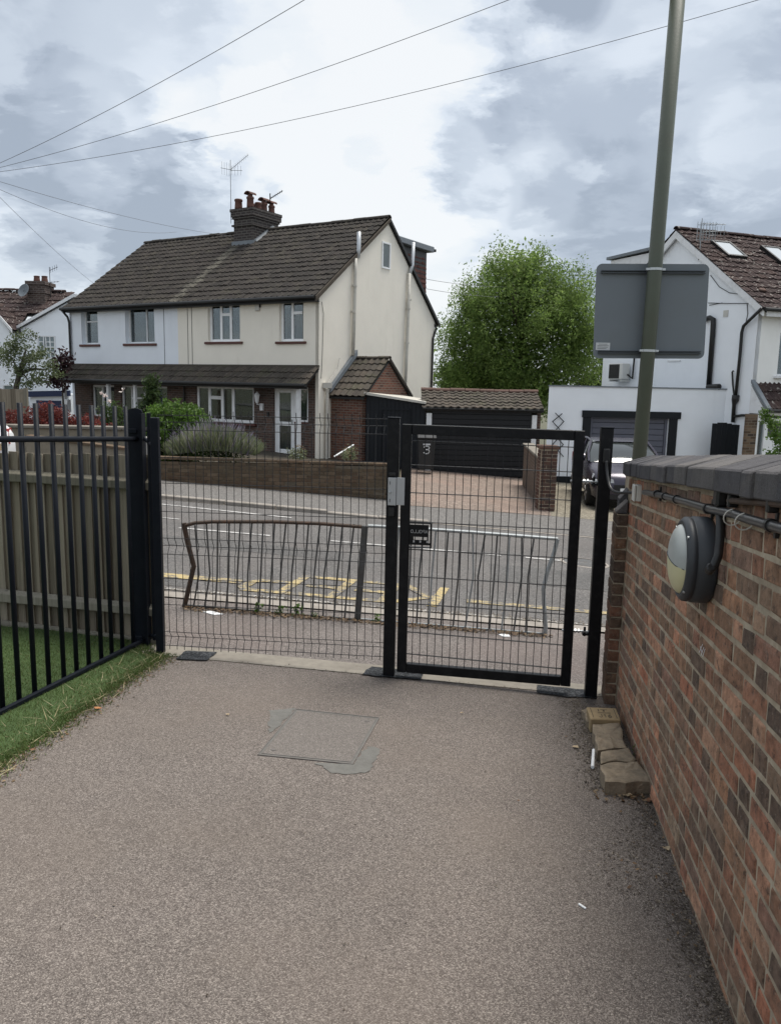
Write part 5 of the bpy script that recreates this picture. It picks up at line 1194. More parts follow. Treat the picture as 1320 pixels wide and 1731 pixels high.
# roofs
up = np.array([0, 0, 1.])
sF = N_*(RV+.26) + up*(RZ-EZ+.16); sB = -N_*(BV-RV+.20) + up*(RZ-BZ+.17)
oF = H.pt(-.06, -.26, EZ-.05)
mb = MB(); mb.prism([H.pt(-.04, -.24, EZ-.13), H.pt(-.04, RV, RZ+.02), H.pt(-.04, BV+.18, BZ-.13), H.pt(-.04, BV+.18, BZ-.20), H.pt(-.04, RV, RZ-.06), H.pt(-.04, -.24, EZ-.20)], D_*(HW+.08)); roof = mb.build('roof', MAT['gutter'], house)
tile_roof(house, oF, D_, sF, HW+.12, np.linalg.norm(sF), .315, .215, MAT['tile_dark_o'], MAT['tile_dark_i'], 215, 'roman', skip=lambda u, s: 4.95 < u < 6.1 and s > 3.7)
tile_roof(house, H.pt(-.06, BV+.2, BZ-.10), D_, sB, HW+.12, np.linalg.norm(sB), .335, .30, MAT['tile_dark_o'], MAT['tile_dark_i'], 0, 'roman')
ridge(house, H.pt(-.06, RV, RZ+.11), H.pt(5.0, RV, RZ+.11), MAT['tile_dark_o'], .45, .13); ridge(house, H.pt(6.1, RV, RZ+.11), H.pt(HW+.06, RV, RZ+.11), MAT['tile_dark_o'], .45, .13)
for v0, z0, v1, z1, m in ((-.28, EZ-.12, RV, RZ+.07, 'tile_brown_o'), (BV+.24, BZ-.16, RV, RZ+.07, 'gutter')):
    for u in (-.11,):
        mb = MB(); mb.prism([H.pt(u, v0, z0-.08), H.pt(u, v1, z1-.10), H.pt(u, v1, z1), H.pt(u, v0, z0+.06)], D_*.045); mb.build('verge_board', MAT[m], house)
mb = MB(); H.box(mb, -.02, -.24, EZ-.20, HW+.02, -.20, EZ-.02); H.box(mb, -.02, -.20, EZ-.20, HW+.02, -.003, EZ-.17); mb.build('fascia', MAT['gutter'], house)
mb = MB(); mb.tube([H.pt(-.06, -.31, EZ-.08), H.pt(HW+.10, -.31, EZ-.08)], .058, 8); mb.build('gutter', MAT['gutter'], house)
mb = MB(); mb.tube([H.pt(HW+.02, -.31, EZ-.12), H.pt(HW-.02, -.10, EZ-.35), H.pt(HW-.06, -.07, EZ-.55), H.pt(HW-.06, -.07, 2.35), H.pt(HW+.05, -.15, 2.1)], .04, 8); mb.build('downpipe', MAT['gutter'], house, smooth='auto')
mb = MB(); mb.tube([H.pt(HW+.05, -.62, 1.45), H.pt(HW-.05, -.42, 1.2), H.pt(HW-.05, -.42, -.6)], .04, 8); mb.build('downpipe', MAT['gutter'], house, smooth='auto')
for uq in (6.45, 5.35, 5.16): mb = MB(); mb.tube([H.pt(uq, -.01, EZ-.2), H.pt(uq, -.01, 2.1)], .007, 5); mb.build('wall_cable', MAT['grey_wire'], house)
mb = MB(); mb.tube([H.pt(5.55, -.04, 1.9), H.pt(5.55, -.04, -.7)], .03, 8); mb.build('downpipe', MAT['gutter'], house)
# lean-to roof along the front
LZ0, LZ1, LV = 1.56, 2.06, -.62
mb = MB(); mb.prism([H.pt(-.02, -.003, LZ1-.08), H.pt(-.02, LV, LZ0-.08), H.pt(-.02, LV, LZ0-.02), H.pt(-.02, -.003, LZ1-.02)], D_*(HW+.12)); mb.build('lean_to_roof', MAT['gutter'], house)
tile_roof(house, H.pt(-.05, LV-.06, LZ0-.04), D_, N_*.66 + up*.53, HW+.20, .83, .28, .215, MAT['tile_brown_o'], MAT['tile_brown_i'], 80, 'roman')
mb = MB(); H.box(mb, -.03, -.06, LZ1-.02, HW+.1, -.003, LZ1+.05); mb.build('flashing', MAT['tile_brown_o'], house)
mb = MB(); mb.tube([H.pt(-.06, LV-.09, LZ0-.05), H.pt(HW+.14, LV-.09, LZ0-.05)], .055, 8); mb.build('gutter', MAT['gutter'], house)
mb = MB(); H.box(mb, -.02, LV+.01, LZ0-.16, HW+.08, LV+.05, LZ0-.05); mb.build('fascia', MAT['gutter'], house)
# chimney
mb = MB(); H.box(mb, 5.08, 2.92, 5.9, 5.96, 4.32, 7.26); stack = mb.build('chimney', MAT['brick_chimney'], house)
m = MB(); H.box(m, 5.04, 2.88, 7.262, 6.0, 4.36, 7.33); H.box(m, 5.0, 2.84, 7.332, 6.04, 4.40, 7.50); m.build('corbel', MAT['brick_chimney'], stack)
m = MB(); H.box(m, 4.98, 2.82, 7.502, 6.06, 4.42, 7.60); H.box(m, 5.02, 2.86, 7.01, 6.02, 4.38, 7.07); m.build('capping', MAT['brick_chimney'], stack)
for (u, v, h, r, hood) in ((5.82, 3.02, .36, .135, 0), (5.30, 3.05, .40, .125, 1), (5.80, 3.75, .34, .12, 0), (5.28, 3.45, .28, .12, 0), (5.32, 3.80, .34, .125, 1), (5.30, 4.20, .32, .115, 1)):
    m = MB(); p = H.pt(u, v, 7.60); m.lathe(p, (0, 0, 1), [(r*1.05, 0), (r, .10), (r*.92, h-.09), (r*1.08, h-.07), (r*1.08, h-.02), (r*.95, h), (r*.6, h)], 14); pot = m.build('chimney_pot', MAT['terracotta'], stack, smooth='auto')
    if hood:
        m = MB(); q = p + (0, 0, h+.02); pr = [q + D_*r*1.15*math.cos(t) + up*(.05 + r*.8*math.sin(t)) for t in np.linspace(0, math.pi, 8)] + [q + D_*r*.95*math.cos(t) + up*(.04 + r*.6*math.sin(t)) for t in np.linspace(math.pi, 0, 8)]
        m.prism([a - N_*.17 for a in pr], N_*.34); m.lathe(p + (0, 0, h), (0, 0, 1), [(r*.7, 0), (r*.7, .08)], 10); m.build('cowl', MAT['terracotta'], pot)
m = MB(); m.prism([H.pt(5.0, 2.90, 6.30), H.pt(5.0, 2.86, 6.30), H.pt(5.0, 2.86, 6.50), H.pt(5.0, 2.90, 6.50)], D_*1.02); m.prism([H.pt(5.06, 2.87, 6.28), H.pt(5.06, 3.9, 7.02), H.pt(5.06, 3.9, 7.14), H.pt(5.06, 2.87, 6.46)], -D_*.03); m.build('lead_flashing', MAT['lead'], stack)
mb = MB(); mb.prism([H.pt(4.92, 3.0, 6.43), H.pt(4.92, 3.95, 7.10), H.pt(5.04, 3.95, 7.16), H.pt(5.04, 3.0, 6.52)], D_*.02); mb.build('flashing', MAT['lead'], house)
# gable details
window(Frame(H.pt(0, 3.37, 0), N_, D_), house, .0, .52, 5.33, 6.17, -.035, [(1, [1])], fr=.055, curt=())
m = MB(); FG = Frame(H.pt(0, 3.37, 0), N_, D_); FG.box(m, .05, -.0045, 5.38, .47, -.001, 6.12); m.build('window_blind', MAT['curtain'], house)
def spt(px, u=-.09): return onplane(*px, H.pt(u, 0, 0), D_)
mb = MB(); mb.tube([spt((601, 437)), spt((600.5, 460)), spt((599, 520)), spt((596.5, 601))], .055, 10); mb.build('soil_pipe', MAT['cream_pipe'], house, smooth='auto')
mb = MB(); mb.tube([spt((605, 436)), spt((606.5, 420)), spt((607, 392))], .062, 10); mb.build('flue', MAT['flue'], house, smooth='auto')
mb = MB(); mb.tube([spt((692, 462)), spt((690, 520)), spt((687, 600)), spt((684.5, 660))], .055, 10); mb.build('soil_pipe', MAT['cream_pipe'], house, smooth='auto')
mb = MB(); mb.tube([spt((693, 462)), spt((697, 448)), spt((699, 410))], .062, 10); mb.build('flue', MAT['flue'], house, smooth='auto')
mb = MB()
for px in ((599.5, 483), (597.5, 527), (692, 507), (690, 522), (688, 580)):
    p = spt(px); mb = MB(); mb.tube([p - (0, 0, .03), p + (0, 0, .03)], .075, 10); mb.build('pipe_collar', MAT['cream_pipe'], house)
mb = MB(); mb.tube([spt((735, 548), -.02), spt((737, 556), -.05), spt((732, 572), -.05), spt((729, 660), -.05)], .04, 8); mb.build('downpipe', MAT['gutter'], house)
mb = MB(); mb.tube([spt((544, 510), -.02), spt((547, 530), -.02), spt((545, 600), -.02), spt((543, 640), -.02)], .008, 5); mb.build('wall_cable', MAT['grey_wire'], house)
# rear dormer
q1, q2, q3 = (onplane(*p, H.pt(.3, 0, 0), D_) for p in ((690, 402), (726, 424), (722, 490)))
v2 = np.dot(q2-C0, N_); zt_ = q2[2]
MAT['tile_hung'] = tile_mat('hung_tile', [(.085, .040, .036), (.12, .055, .046), (.10, .05, .044)], (.07, .045, .04), .3, irand)
mb = MB(); H.box(mb, .35, RV+.3, BZ, 4.6, v2-.12, zt_-.02); mb.build('dormer_cheek', MAT['gutter'], house)
tile_roof(house, H.pt(.345, RV+.4, BZ+.2), N_, up*1. + D_*.02, v2-.12-RV-.4, zt_-BZ-.4, .16, .17, MAT['tile_hung'], MAT['tile_hung'], 0, 'flat', .003)
mb = MB(); H.box(mb, .15, RV-.15, zt_-.06, 4.75, v2+.10, zt_+.14); mb.build('dormer_roof', MAT['lead'], house, bevel=.02)
mb = MB(); H.box(mb, .12, v2+.10, zt_-.03, 4.75, v2+.18, zt_+.06); mb.build('gutter', MAT['gutter'], house)

# outhouse on the gable side
OU, OV0, OV1, ORV, OZ, ORZ = -1.26, .62, 3.15, 1.88, 1.29, 2.34
oh = thing('outhouse', H.pt(-.6, 1.8, -.8), 'small red brick outhouse with steep tiled roof against the cream gable', 'outhouse')
mb = MB(); H.box(mb, -.002, OV0, G0, OU, OV0+.11, OZ); mb.build('front_wall', MAT['brick_outhouse'], oh)
mb = MB(); mb.prism([H.pt(OU, OV0, G0), H.pt(OU, OV1, G0), H.pt(OU, OV1, OZ), H.pt(OU, ORV, ORZ-.06), H.pt(OU, OV0, OZ)], D_*.11); mb.build('gable_wall', MAT['brick_outhouse'], oh)
mb = MB(); mb.prism([H.pt(OU-.03, OV0-.12, OZ-.10), H.pt(OU-.03, ORV, ORZ-.02), H.pt(OU-.03, OV1+.1, OZ-.08), H.pt(OU-.03, OV1+.1, OZ-.14), H.pt(OU-.03, ORV, ORZ-.09), H.pt(OU-.03, OV0-.12, OZ-.16)], D_*(-OU)); mb.build('roof', MAT['gutter'], oh)
s1 = N_*(ORV-OV0+.14) + up*(ORZ-OZ+.12)
tile_roof(oh, H.pt(OU-.06, OV0-.15, OZ-.08), D_, s1, -OU+.05, np.linalg.norm(s1), .29, .21, MAT['tile_brown_o'], MAT['tile_brown_i'], 60, 'wave')
ridge(oh, H.pt(OU-.06, ORV, ORZ+.06), H.pt(-.02, ORV, ORZ+.06), MAT['tile_brown_o'], .42, .09)
mb = MB(); mb.prism([H.pt(OU-.09, ORV, ORZ+.04), H.pt(OU-.09, OV1+.14, OZ-.04), H.pt(OU-.09, OV1+.14, OZ-.12), H.pt(OU-.09, ORV, ORZ-.06)], D_*.05); mb.build('verge', MAT['tile_dark_o'], oh)
mb = MB(); mb.prism([H.pt(-.02, OV0-.16, OZ+.02), H.pt(-.02, ORV, ORZ+.12), H.pt(-.02, ORV, ORZ+.30), H.pt(-.02, OV0-.16, OZ+.16)], -D_*.10); mb.build('flashing', MAT['lead'], oh)
mb = MB(); p = H.pt(-.10, .30, 0); mb.tube([p + (0, 0, 1.42), p + (0, 0, 1.30), p + (0, 0, -.8)], [.075, .05, .05], 10); mb.box(p + (-.13, -.08, 1.44), p + (.13, .08, 1.60)); mb.tube([p+(.0, 0, 1.55), p + N_*.5+(0, 0, 2.0), p + N_*.62+(0, 0, 2.35)], .012, 6); mb.build('hopper_pipe', MAT['cream_pipe'], oh)
# black boarded side gate and lean-to
A = H.pt(OU-.01, OV0+.02, 0); B = atY(719, 700, 23.55); B[2] = 0; e = (B-A); Lg = np.linalg.norm(e); e /= Lg; nn = np.array([-e[1], e[0], 0]); nn = nn if nn[1] > 0 else -nn
FB = Frame(A, e, nn)
sd_ = thing('boarded_shed', FB.pt(Lg/2, 0, -.9), 'black boarded lean-to with pale sloping roof edge beside the outhouse', 'shed')
zA, zB = FB.on(620, 665)[1]-.03, FB.on(716, 681)[1]-.03; k = 0; t = .015
while t < Lg-.02:
    w = min(.125, Lg-t); mb = MB(); z1 = zA + (zB-zA)*(t+w/2)/Lg; FB.box(mb, t, .0+.004*(k % 2), -1.2, t+w-.006, .03, z1); mb.build('board', MAT['black_wood'], sd_); t += w; k += 1
mb = MB(); FB.box(mb, 0, .031, -1.2, Lg, 1.9, min(zA, zB)); mb.build('body', MAT['black_wood'], sd_)
mb = MB(); mb.add([FB.pt(-.05, -.08, zA), FB.pt(Lg, -.08, zB), FB.pt(Lg, -.08, zB+.07), FB.pt(-.05, -.08, zA+.07), FB.pt(-.05, 2.0, zA), FB.pt(Lg, 2.0, zB), FB.pt(Lg, 2.0, zB+.07), FB.pt(-.05, 2.0, zA+.07)], [(0, 1, 2, 3), (7, 6, 5, 4), (0, 4, 5, 1), (1, 5, 6, 2), (2, 6, 7, 3), (3, 7, 4, 0)]); mb.build('roof', MAT['cream_pipe'], sd_)
mb = MB()
for t in (.5, 1.35): FB.box(mb, t-.02, -.03, -1.0, t, -.002, zB-.15)
FB.box(mb, .5, -.03, zB-.2, 1.35, -.004, zB-.15); mb.build('door_trim', MAT['black_wood'], sd_)

# ================================================================== BLACK GARAGE AND BIN
YG = 23.5; ga = thing('black_garage', (2.6, YG+1, g(2.6, YG)), 'low garage with wide black plank door and brown tiled roof', 'garage')
gx0, gx1 = atY(729, 740, YG)[0], atY(897, 740, YG)[0]; gzt = .92; gzb = -1.05
nb = 13; bh = (gzt - gzb)/nb
for k in range(nb):
    mb = MB(); mb.box((gx0+.01, YG+.03, gzb+k*bh+.005), (gx1-.01, YG+.065+.0*k, gzb+(k+1)*bh-.006)); mb.build('door_plank', MAT['black_door'], ga, bevel=.006)
mb = MB(); mb.box((gx0, YG+.07, gzb), (gx1, YG+.09, gzt)); mb.build('door_backing', MAT['black_plastic'], ga)
for a, b in ((gx0-.16, gx0-.003), (gx1+.01, gx1+.15)):
    mb = MB(); mb.box((a, YG-.02, -1.2), (b, YG+.10, .78)); mb.build('door_post', MAT['white_wood'], ga, bevel=.008)
mb = MB(); mb.box((gx0-.25, YG-.04, gzt-.07), (gx1+.30, YG+.02, gzt+.03)); mb.tube([(gx0-.28, YG-.10, gzt), (gx1+.32, YG-.10, gzt)], .045, 8); mb.build('gutter', MAT['gutter'], ga)
mb = MB(); mb.box((gx1+.16, YG+.11, -1.2), (gx1+.28, YG+4.5, gzt)); mb.box((gx0-.28, YG+.11, -1.2), (gx0-.17, YG+4.5, gzt)); mb.build('side_wall', MAT['brick_dark'], ga)
rz = 1.38; mb = MB(); mb.prism([(gx0-.25, YG-.06, gzt), (gx0-.25, YG+1.15, rz), (gx0-.25, YG+4.6, gzt-.1), (gx0-.25, YG+4.6, gzt-.2)], (gx1-gx0+.5, 0, 0)); mb.build('roof', MAT['gutter'], ga)
sg_ = np.array([0, 1.25, rz-gzt+.02]); tile_roof(ga, (gx0-.30, YG-.12, gzt+.02), (1, 0, 0), sg_, gx1-gx0+.62, np.linalg.norm(sg_), .23, .22, MAT['tile_brown_o'], MAT['tile_brown_i'], 60, 'wave')
ridge(ga, (gx0-.30, YG+1.16, rz+.07), (gx1+.36, YG+1.16, rz+.07), MAT['ridge_brown'], .46, .11)
bx = atY(720, 770, 22.5); bz = g(bx[0], 22.5)+.06; bn = thing('wheelie_bin', (bx[0], 22.5, bz), 'dark wheelie bin with white number 3 in front of the black garage', 'bin')
mb = MB(); bw, bd = .24, .27
mb.add([(bx[0]-bw*.86, 22.5-bd*.8, bz+.06), (bx[0]+bw*.86, 22.5-bd*.8, bz+.06), (bx[0]+bw*.86, 22.5+bd*.8, bz+.06), (bx[0]-bw*.86, 22.5+bd*.8, bz+.06),
        (bx[0]-bw, 22.5-bd, bz+.93), (bx[0]+bw, 22.5-bd, bz+.93), (bx[0]+bw, 22.5+bd, bz+.93), (bx[0]-bw, 22.5+bd, bz+.93)], [(3, 2, 1, 0), (4, 5, 6, 7), (0, 1, 5, 4), (1, 2, 6, 5), (2, 3, 7, 6), (3, 0, 4, 7)]); mb.build('body', MAT['bin'], bn, bevel=.02)
mb = MB(); mb.prism([(bx[0]-bw-.03, 22.5-bd-.05, bz+.94), (bx[0]-bw-.03, 22.5-bd-.05, bz+.98), (bx[0]-bw-.03, 22.5, bz+1.03), (bx[0]-bw-.03, 22.5+bd, bz+1.04), (bx[0]-bw-.03, 22.5+bd, bz+.94)], (2*bw+.06, 0, 0)); mb.build('lid', MAT['bin_lid_lit'], bn, bevel=.012)
mb = MB(); mb.tube([(bx[0]-bw, 22.5+bd+.06, bz+.97), (bx[0]+bw, 22.5+bd+.06, bz+.97)], .017, 8); mb.build('handle', MAT['black_plastic'], bn)
for s_ in (-1, 1):
    mb = MB(); mb.lathe((bx[0]+s_*(bw-.04)-.02, 22.5+bd-.02, bz+.10), (1, 0, 0), [(.09, 0), (.10, .01), (.10, .04), (.09, .05)], 14); mb.build('wheel', MAT['tyre'], bn)
yb = 22.5-bd-.012
v, f = stroke_quads('3', .17, .12, lambda x, y: np.array([bx[0]-.075+x*.15, yb-.014+.0*y, bz+.52+y*.21])); nm = npmesh('number', v, f, MAT['paper'], bn)
mb = MB(); mb.box((bx[0]-.10, yb-.016, bz+.755), (bx[0]+.10, yb-.010, bz+.80)); mb.build('bin_label', MAT['sticker'], bn)

# ================================================================== LOW WALLS ALONG THE FAR PAVEMENT
def wall_bricks_mat(name, cols, moss):
    N = NT(name); r = orand(N); c = N.ramp(r, [(i/(len(cols)-1), q) for i, q in enumerate(cols)])
    c = N.scale(c, N.math('ADD', N.math('MULTIPLY', N.noise(8, 7, .65), .9), .55)); c = N.mix(N.math('MULTIPLY', N.step(N.noise(1.4, 8, .7), .46, .68), .7), c, moss)
    c = N.mix(N.math('MULTIPLY', N.step(N.noise(22, 6, .75), .63, .72), .6), c, (.24, .22, .18)); N.bump(N.noise(60, 5), .5, .006); return N.fin(c, .92, 0, .15)
MAT['wall_brick'] = wall_bricks_mat('garden_wall_brick', [(.075, .052, .036), (.125, .088, .058), (.095, .062, .042), (.145, .105, .072)], (.085, .074, .052))
MAT['pillar_brick'] = wall_bricks_mat('pillar_brick', [(.08, .045, .036), (.12, .062, .046), (.06, .042, .038), (.14, .078, .058)], (.07, .055, .046))
def brick_instances(parent, F, u0, u1, z0, z1f, mat, L=.215, Hh=.065, vdep=.10):
    """courses of bricks on a face; z1f(u) the top"""
    mes = []
    for k in range(4):
        v, f = brick_mesh(L, Hh, vdep, 700+k); me = bpy.data.meshes.new('brick'); me.from_pydata(v, [], f); me.update(); me.materials.append(mat); mes.append(me)
    half = []
    v, f = brick_mesh(L*.48, Hh, vdep, 720); me = bpy.data.meshes.new('brick'); me.from_pydata(v, [], f); me.update(); me.materials.append(mat); half.append(me)
    z = z0; r = 0
    while True:
        if z + Hh > max(z1f(u0), z1f(u1)): break
        u = u0; first = r % 2
        while u < u1 - .05:
            hf = first or u + L > u1
            l = L*.48 if hf else L; first = 0
            if z + Hh <= z1f(u + l/2) and u + l <= u1 + .02:
                inst('brick', half[0] if hf else mes[RNG.integers(4)], parent, M4(F.pt(u, RNG.normal(0, .003), z+RNG.normal(0, .0015)), F.a, -F.b, F.c))
            u += l + .011
        z += Hh + .0105; r += 1
MAT['brown_mortar'] = plain('dirty_mortar', (.120, .098, .072), .95, .35, 9, .4, 60, dirt=(.06, .05, .038), dirt_amt=.7, dsc=4)
FW = Frame((-4.75, 16.05, 0), (1, .015, 0), (-.015, 1, 0))
gw_ = thing('garden_wall', (-2.3, 16.1, g(-2.3, 16)), 'low brown weathered brick garden wall beyond the road', 'wall')
wtop = lambda u: .055 - .011*u
brick_instances(gw_, FW, 0, 4.85, -.86, lambda u: wtop(u)-.055, MAT['wall_brick'])
mb = MB(); FW.box(mb, .01, .008, -1.2, 4.84, .20, wtop(4.85)-.06); mb.build('mortar_core', MAT['brown_mortar'], gw_)
u = 0
while u < 4.8:
    w = .22; mb = MB(); FW.box(mb, u, -.02, wtop(u)-.052, u+w-.008, .23, wtop(u)); mb.build('coping_brick', MAT['wall_brick'], gw_, bevel=.008); u += w
sp = thing('stone_pillar', (-4.95, 16.1, g(-4.9, 16)), 'pale lichened stone pier at the left end of the garden wall', 'pillar')
mb = MB(); mb.box((-5.02, 15.98, -1), (-4.77, 16.30, .36)); mb.build('shaft', MAT['stone_pale'] if 'stone_pale' in MAT else plain('pale_stone', (.27, .26, .24), .9, .3, 7, .5, 40), sp, bevel=.02)
mb = MB(); mb.box((-5.06, 15.94, .365), (-4.73, 16.34, .44)); mb.build('cap', plain('pale_stone_cap', (.25, .24, .22), .9, .3, 7, .5, 40), sp, bevel=.02)
# left-hand front wall with pale coping
MAT['rubble'] = plain('pebbled_wall', (.23, .20, .155), .92, .35, 10, .6, 30, dirt=(.11, .095, .07), dirt_amt=.6, dsc=5)
lw_ = thing('front_wall', (-7.5, 17.2, g(-7, 17)), 'pale pebbled garden wall with cream coping behind the railing', 'wall')
mb = MB(); mb.box((-9.4, 17.2, -.6), (-5.05, 17.38, .50)); mb.build('wall_face', MAT['rubble'], lw_)
u = -9.4
while u < -5.1: mb = MB(); mb.box((u, 17.14, .504), (min(u+.9, -5.05)-.01, 17.44, .575)); mb.build('coping_stone', MAT['concrete'], lw_, bevel=.012); u += .9
l2 = thing('retaining_kerb', (-7, 16.2, g(-7, 16.2)), 'lower brown retaining wall in front of the pale garden wall', 'wall')
a, b = atY(45, 748, 16.2), atY(236, 764, 16.2)
mb = MB(); mb.prism([(a[0], 16.2, -.6), (b[0], 16.2, -.6), (b[0], 16.2, b[2]), (a[0], 16.2, a[2]+.1)], (0, .22, 0)); mb.build('wall_face', MAT['rubble'], l2)
mb = MB(); mb.prism([(a[0], 16.16, a[2]+.104), (b[0], 16.16, b[2]+.004), (b[0], 16.16, b[2]+.05), (a[0], 16.16, a[2]+.15)], (0, .30, 0)); mb.build('coping', MAT['wall_brick'], l2)
# drive-side pillar and wall
dp = thing('brick_pillar', (3.34, 16.75, g(3.3, 16.7)), 'square dark brick pillar at the end of the driveway wall', 'pillar')
FPp = Frame((3.13, 16.6, 0), (1, 0, 0), (0, 1, 0)); FPl = Frame((3.12, 17.02, 0), (0, -1, 0), (1, 0, 0)); 
mb = MB(); mb.box((3.128, 16.608, -1.3), (3.455, 17.02, .32)); mb.build('mortar_core', MAT['mortar'], dp)
brick_instances(dp, FPp, 0, .34, -1.06, lambda u: .33, MAT['pillar_brick']); brick_instances(dp, FPl, 0, .42, -1.06, lambda u: .33, MAT['pillar_brick'], vdep=.09)
mb = MB(); mb.box((3.08, 16.56, .325), (3.51, 17.06, .385)); mb.build('cap', MAT['pillar_brick'], dp, bevel=.012)
dwl = thing('driveway_wall', (3.5, 19, g(3.5, 19)), 'low rendered brick wall dividing the two driveways', 'wall')
MAT['brick_drive'] = brick_tex('driveway_wall_brick', (0, 1, 0), (1, 0, 0), [(.09, .06, .045), (.14, .09, .065), (.11, .075, .055)], (.16, .14, .12), dirt=(.09, .075, .06))
mb = MB(); mb.prism([(3.22, 17.04, -1.3), (3.44, 17.04, -1.3), (3.80, 21.6, -1.3), (3.58, 21.6, -1.3)], (0, 0, 1.3+.03)); mb.build('wall_face', MAT['brick_drive'], dwl)
mb = MB(); mb.prism([(3.18, 17.04, .034), (3.48, 17.04, .034), (3.84, 21.6, .034), (3.54, 21.6, .034)], (0, 0, .06)); mb.build('coping', MAT['concrete'], dwl, bevel=.01)
# ================================================================== WHITE GARAGE AND RIGHT-HAND HOUSE
YW = 23.5; wx0, wx1 = atY(926, 690, YW)[0], 10.2; wz = 1.63
wg = thing('white_garage', (7, YW+2, g(7, YW)), 'flat roofed white garage with black framed grey door', 'garage')
fx0, fx1, fz1 = atY(985, 700, YW)[0], atY(1147, 700, YW)[0], atY(1060, 695, YW)[2]
FWg = Frame((0, YW, 0), (1, 0, 0), (0, 1, 0))
ox0, ox1, oz1 = fx0+.24, fx1-.28, fz1-.20
holed_wall(FWg, wx0, wx1, -1.7, wz, [(ox0, ox1, -1.5, oz1)], 0, .25).build('front_wall', MAT['render_white'], wg)
mb = MB(); mb.prism([(wx0, YW+.003, -1.7), (wx0+.15, YW+.003, -1.7), (wx0+1.6, YW+5, -1.7), (wx0+1.45, YW+5, -1.7)], (0, 0, wz-.003+1.7)); mb.build('side_wall', MAT['render_white'], wg)
mb = MB(); mb.prism([(wx0-.03, YW-.035, wz), (wx1, YW-.035, wz), (wx1, YW+5.1, wz), (wx0+1.45, YW+5.1, wz)], (0, 0, .035)); mb.build('roof_edge', MAT['lead'], wg)
mb = MB(); mb.box((fx0, YW-.03, -1.5), (ox0, YW-.003, fz1-.2)); mb.box((ox1, YW-.03, -1.5), (fx1-.03, YW-.003, fz1-.2)); mb.box((fx0-.03, YW-.05, fz1-.198), (fx1+.05, YW-.003, fz1)); mb.build('door_frame', MAT['black_wood'], wg)
k = 0; z = -1.45; hh = .172
while z < oz1 - .05:
    mb = MB(); mb.box((ox0+.08, YW+.12, z), (ox1-.08, YW+.15, min(z+hh-.012, oz1-.03))); mb.build('door_plank', MAT['grey_door'], wg, bevel=.008); z += hh; k += 1
mb = MB(); mb.box((ox0, YW+.152, -1.5), (ox1, YW+.16, oz1)); mb.build('door_backing', MAT['black_plastic'], wg)
mb = MB(); mb.box((ox0+.003, YW+.10, -1.5), (ox0+.075, YW+.15, oz1-.003)); mb.box((ox1-.075, YW+.10, -1.5), (ox1-.003, YW+.15, oz1-.003)); mb.box((ox0+.076, YW+.10, oz1-.03), (ox1-.076, YW+.118, oz1-.003)); mb.build('inner_frame', MAT['grey_door'], wg)
hx = atY(1060, 747, YW); mb = MB(); mb.tube([(hx[0], YW+.06, hx[2]), (hx[0], YW+.12, hx[2])], .03, 8); mb.box((hx[0]-.05, YW+.05, hx[2]-.02), (hx[0]+.05, YW+.062, hx[2]+.02)); mb.build('handle', MAT['black_metal'], wg)
mb = MB(); mb.box((wx0+.01, YW-.02, -1.7), (fx0-.01, YW-.003, -1.0)); mb.build('plinth', MAT['black_wood'], wg)
# diamond trellis
tr = thing('diamond_trellis', atY(942, 760, YW-.05), 'thin black folding diamond trellis on the white garage wall', 'trellis')
ya = YW-.06; P = lambda x, y: atY(x, y, ya)
for (a, b) in (((938, 698), (953, 713)), ((950, 699), (933, 713)), ((933, 712), (952, 733)), ((953, 712), (933, 733)), ((934, 732), (952, 752)), ((951, 732), (933, 752)), ((933, 751), (952, 772)), ((952, 751), (933, 772))):
    mb = MB(); mb.bar(P(*a), P(*b), .022, .02, (1, 0, .3)); mb.build('lath', MAT['black_wood'], tr)
# house
ang = math.radians(69.5); Dr = np.array([math.sin(ang), math.cos(ang), 0]); Nr = np.array([-Dr[1], Dr[0], 0])
YR0 = 22.6; r0 = atY(1275, 600, YR0); r0[2] = 0; R = Frame(r0, Dr, Nr)
gS = lambda x, y, u=0: ((onplane(x, y, R.pt(u, 0, 0), Dr) - R.o).dot(Nr), onplane(x, y, R.pt(u, 0, 0), Dr)[2])
ev = R.on(1285, 517)[1]; av, az = gS(1148, 392); bv = av*2+.1
h2 = thing('white_house', R.pt(3, 3, -1.4), 'white rendered house with brown tiled roof and skylights right of the sign', 'house')
mb = MB(); mb.prism([R.pt(0, 0, -2), R.pt(0, bv, -2), R.pt(0, bv, ev), R.pt(0, av, az-.1), R.pt(0, 0, ev)], Dr*.14); mb.build('gable_wall', MAT['render_white'], h2)
wq = (.86, 1.9, 2.05, 3.3)
holed_wall(R, 0, 8, -2, ev, [wq], 0, .1).build('front_wall', MAT['render_white_lit'], h2)
window(R, h2, wq[0], wq[1], wq[2], wq[3], .06, [(1, [.3, .7]), (1, [1])], sill='white_wood', curt=((0, 1, 0, 1, 'curtain'),))
mb = MB(); R.box(mb, .15, bv-.1, -2, 8, bv, ev); R.box(mb, 7.9, .01, -2, 8, bv-.11, ev); mb.build('rear_wall', MAT['render_white'], h2)
mb = MB(); mb.prism([R.pt(-.12, -.28, ev-.12), R.pt(-.12, av, az), R.pt(-.12, bv+.25, ev-.12), R.pt(-.12, bv+.25, ev-.2), R.pt(-.12, av, az-.1), R.pt(-.12, -.28, ev-.2)], Dr*8.2); mb.build('roof', MAT['gutter'], h2)
sR = Nr*(av+.32) + up*(az-ev+.16); tile_roof(h2, R.pt(-.16, -.32, ev-.10), Dr, sR, 6.6, np.linalg.norm(sR), .30, .30, MAT['tile_red_o'], MAT['tile_red_i'], 250, 'roman', .006)
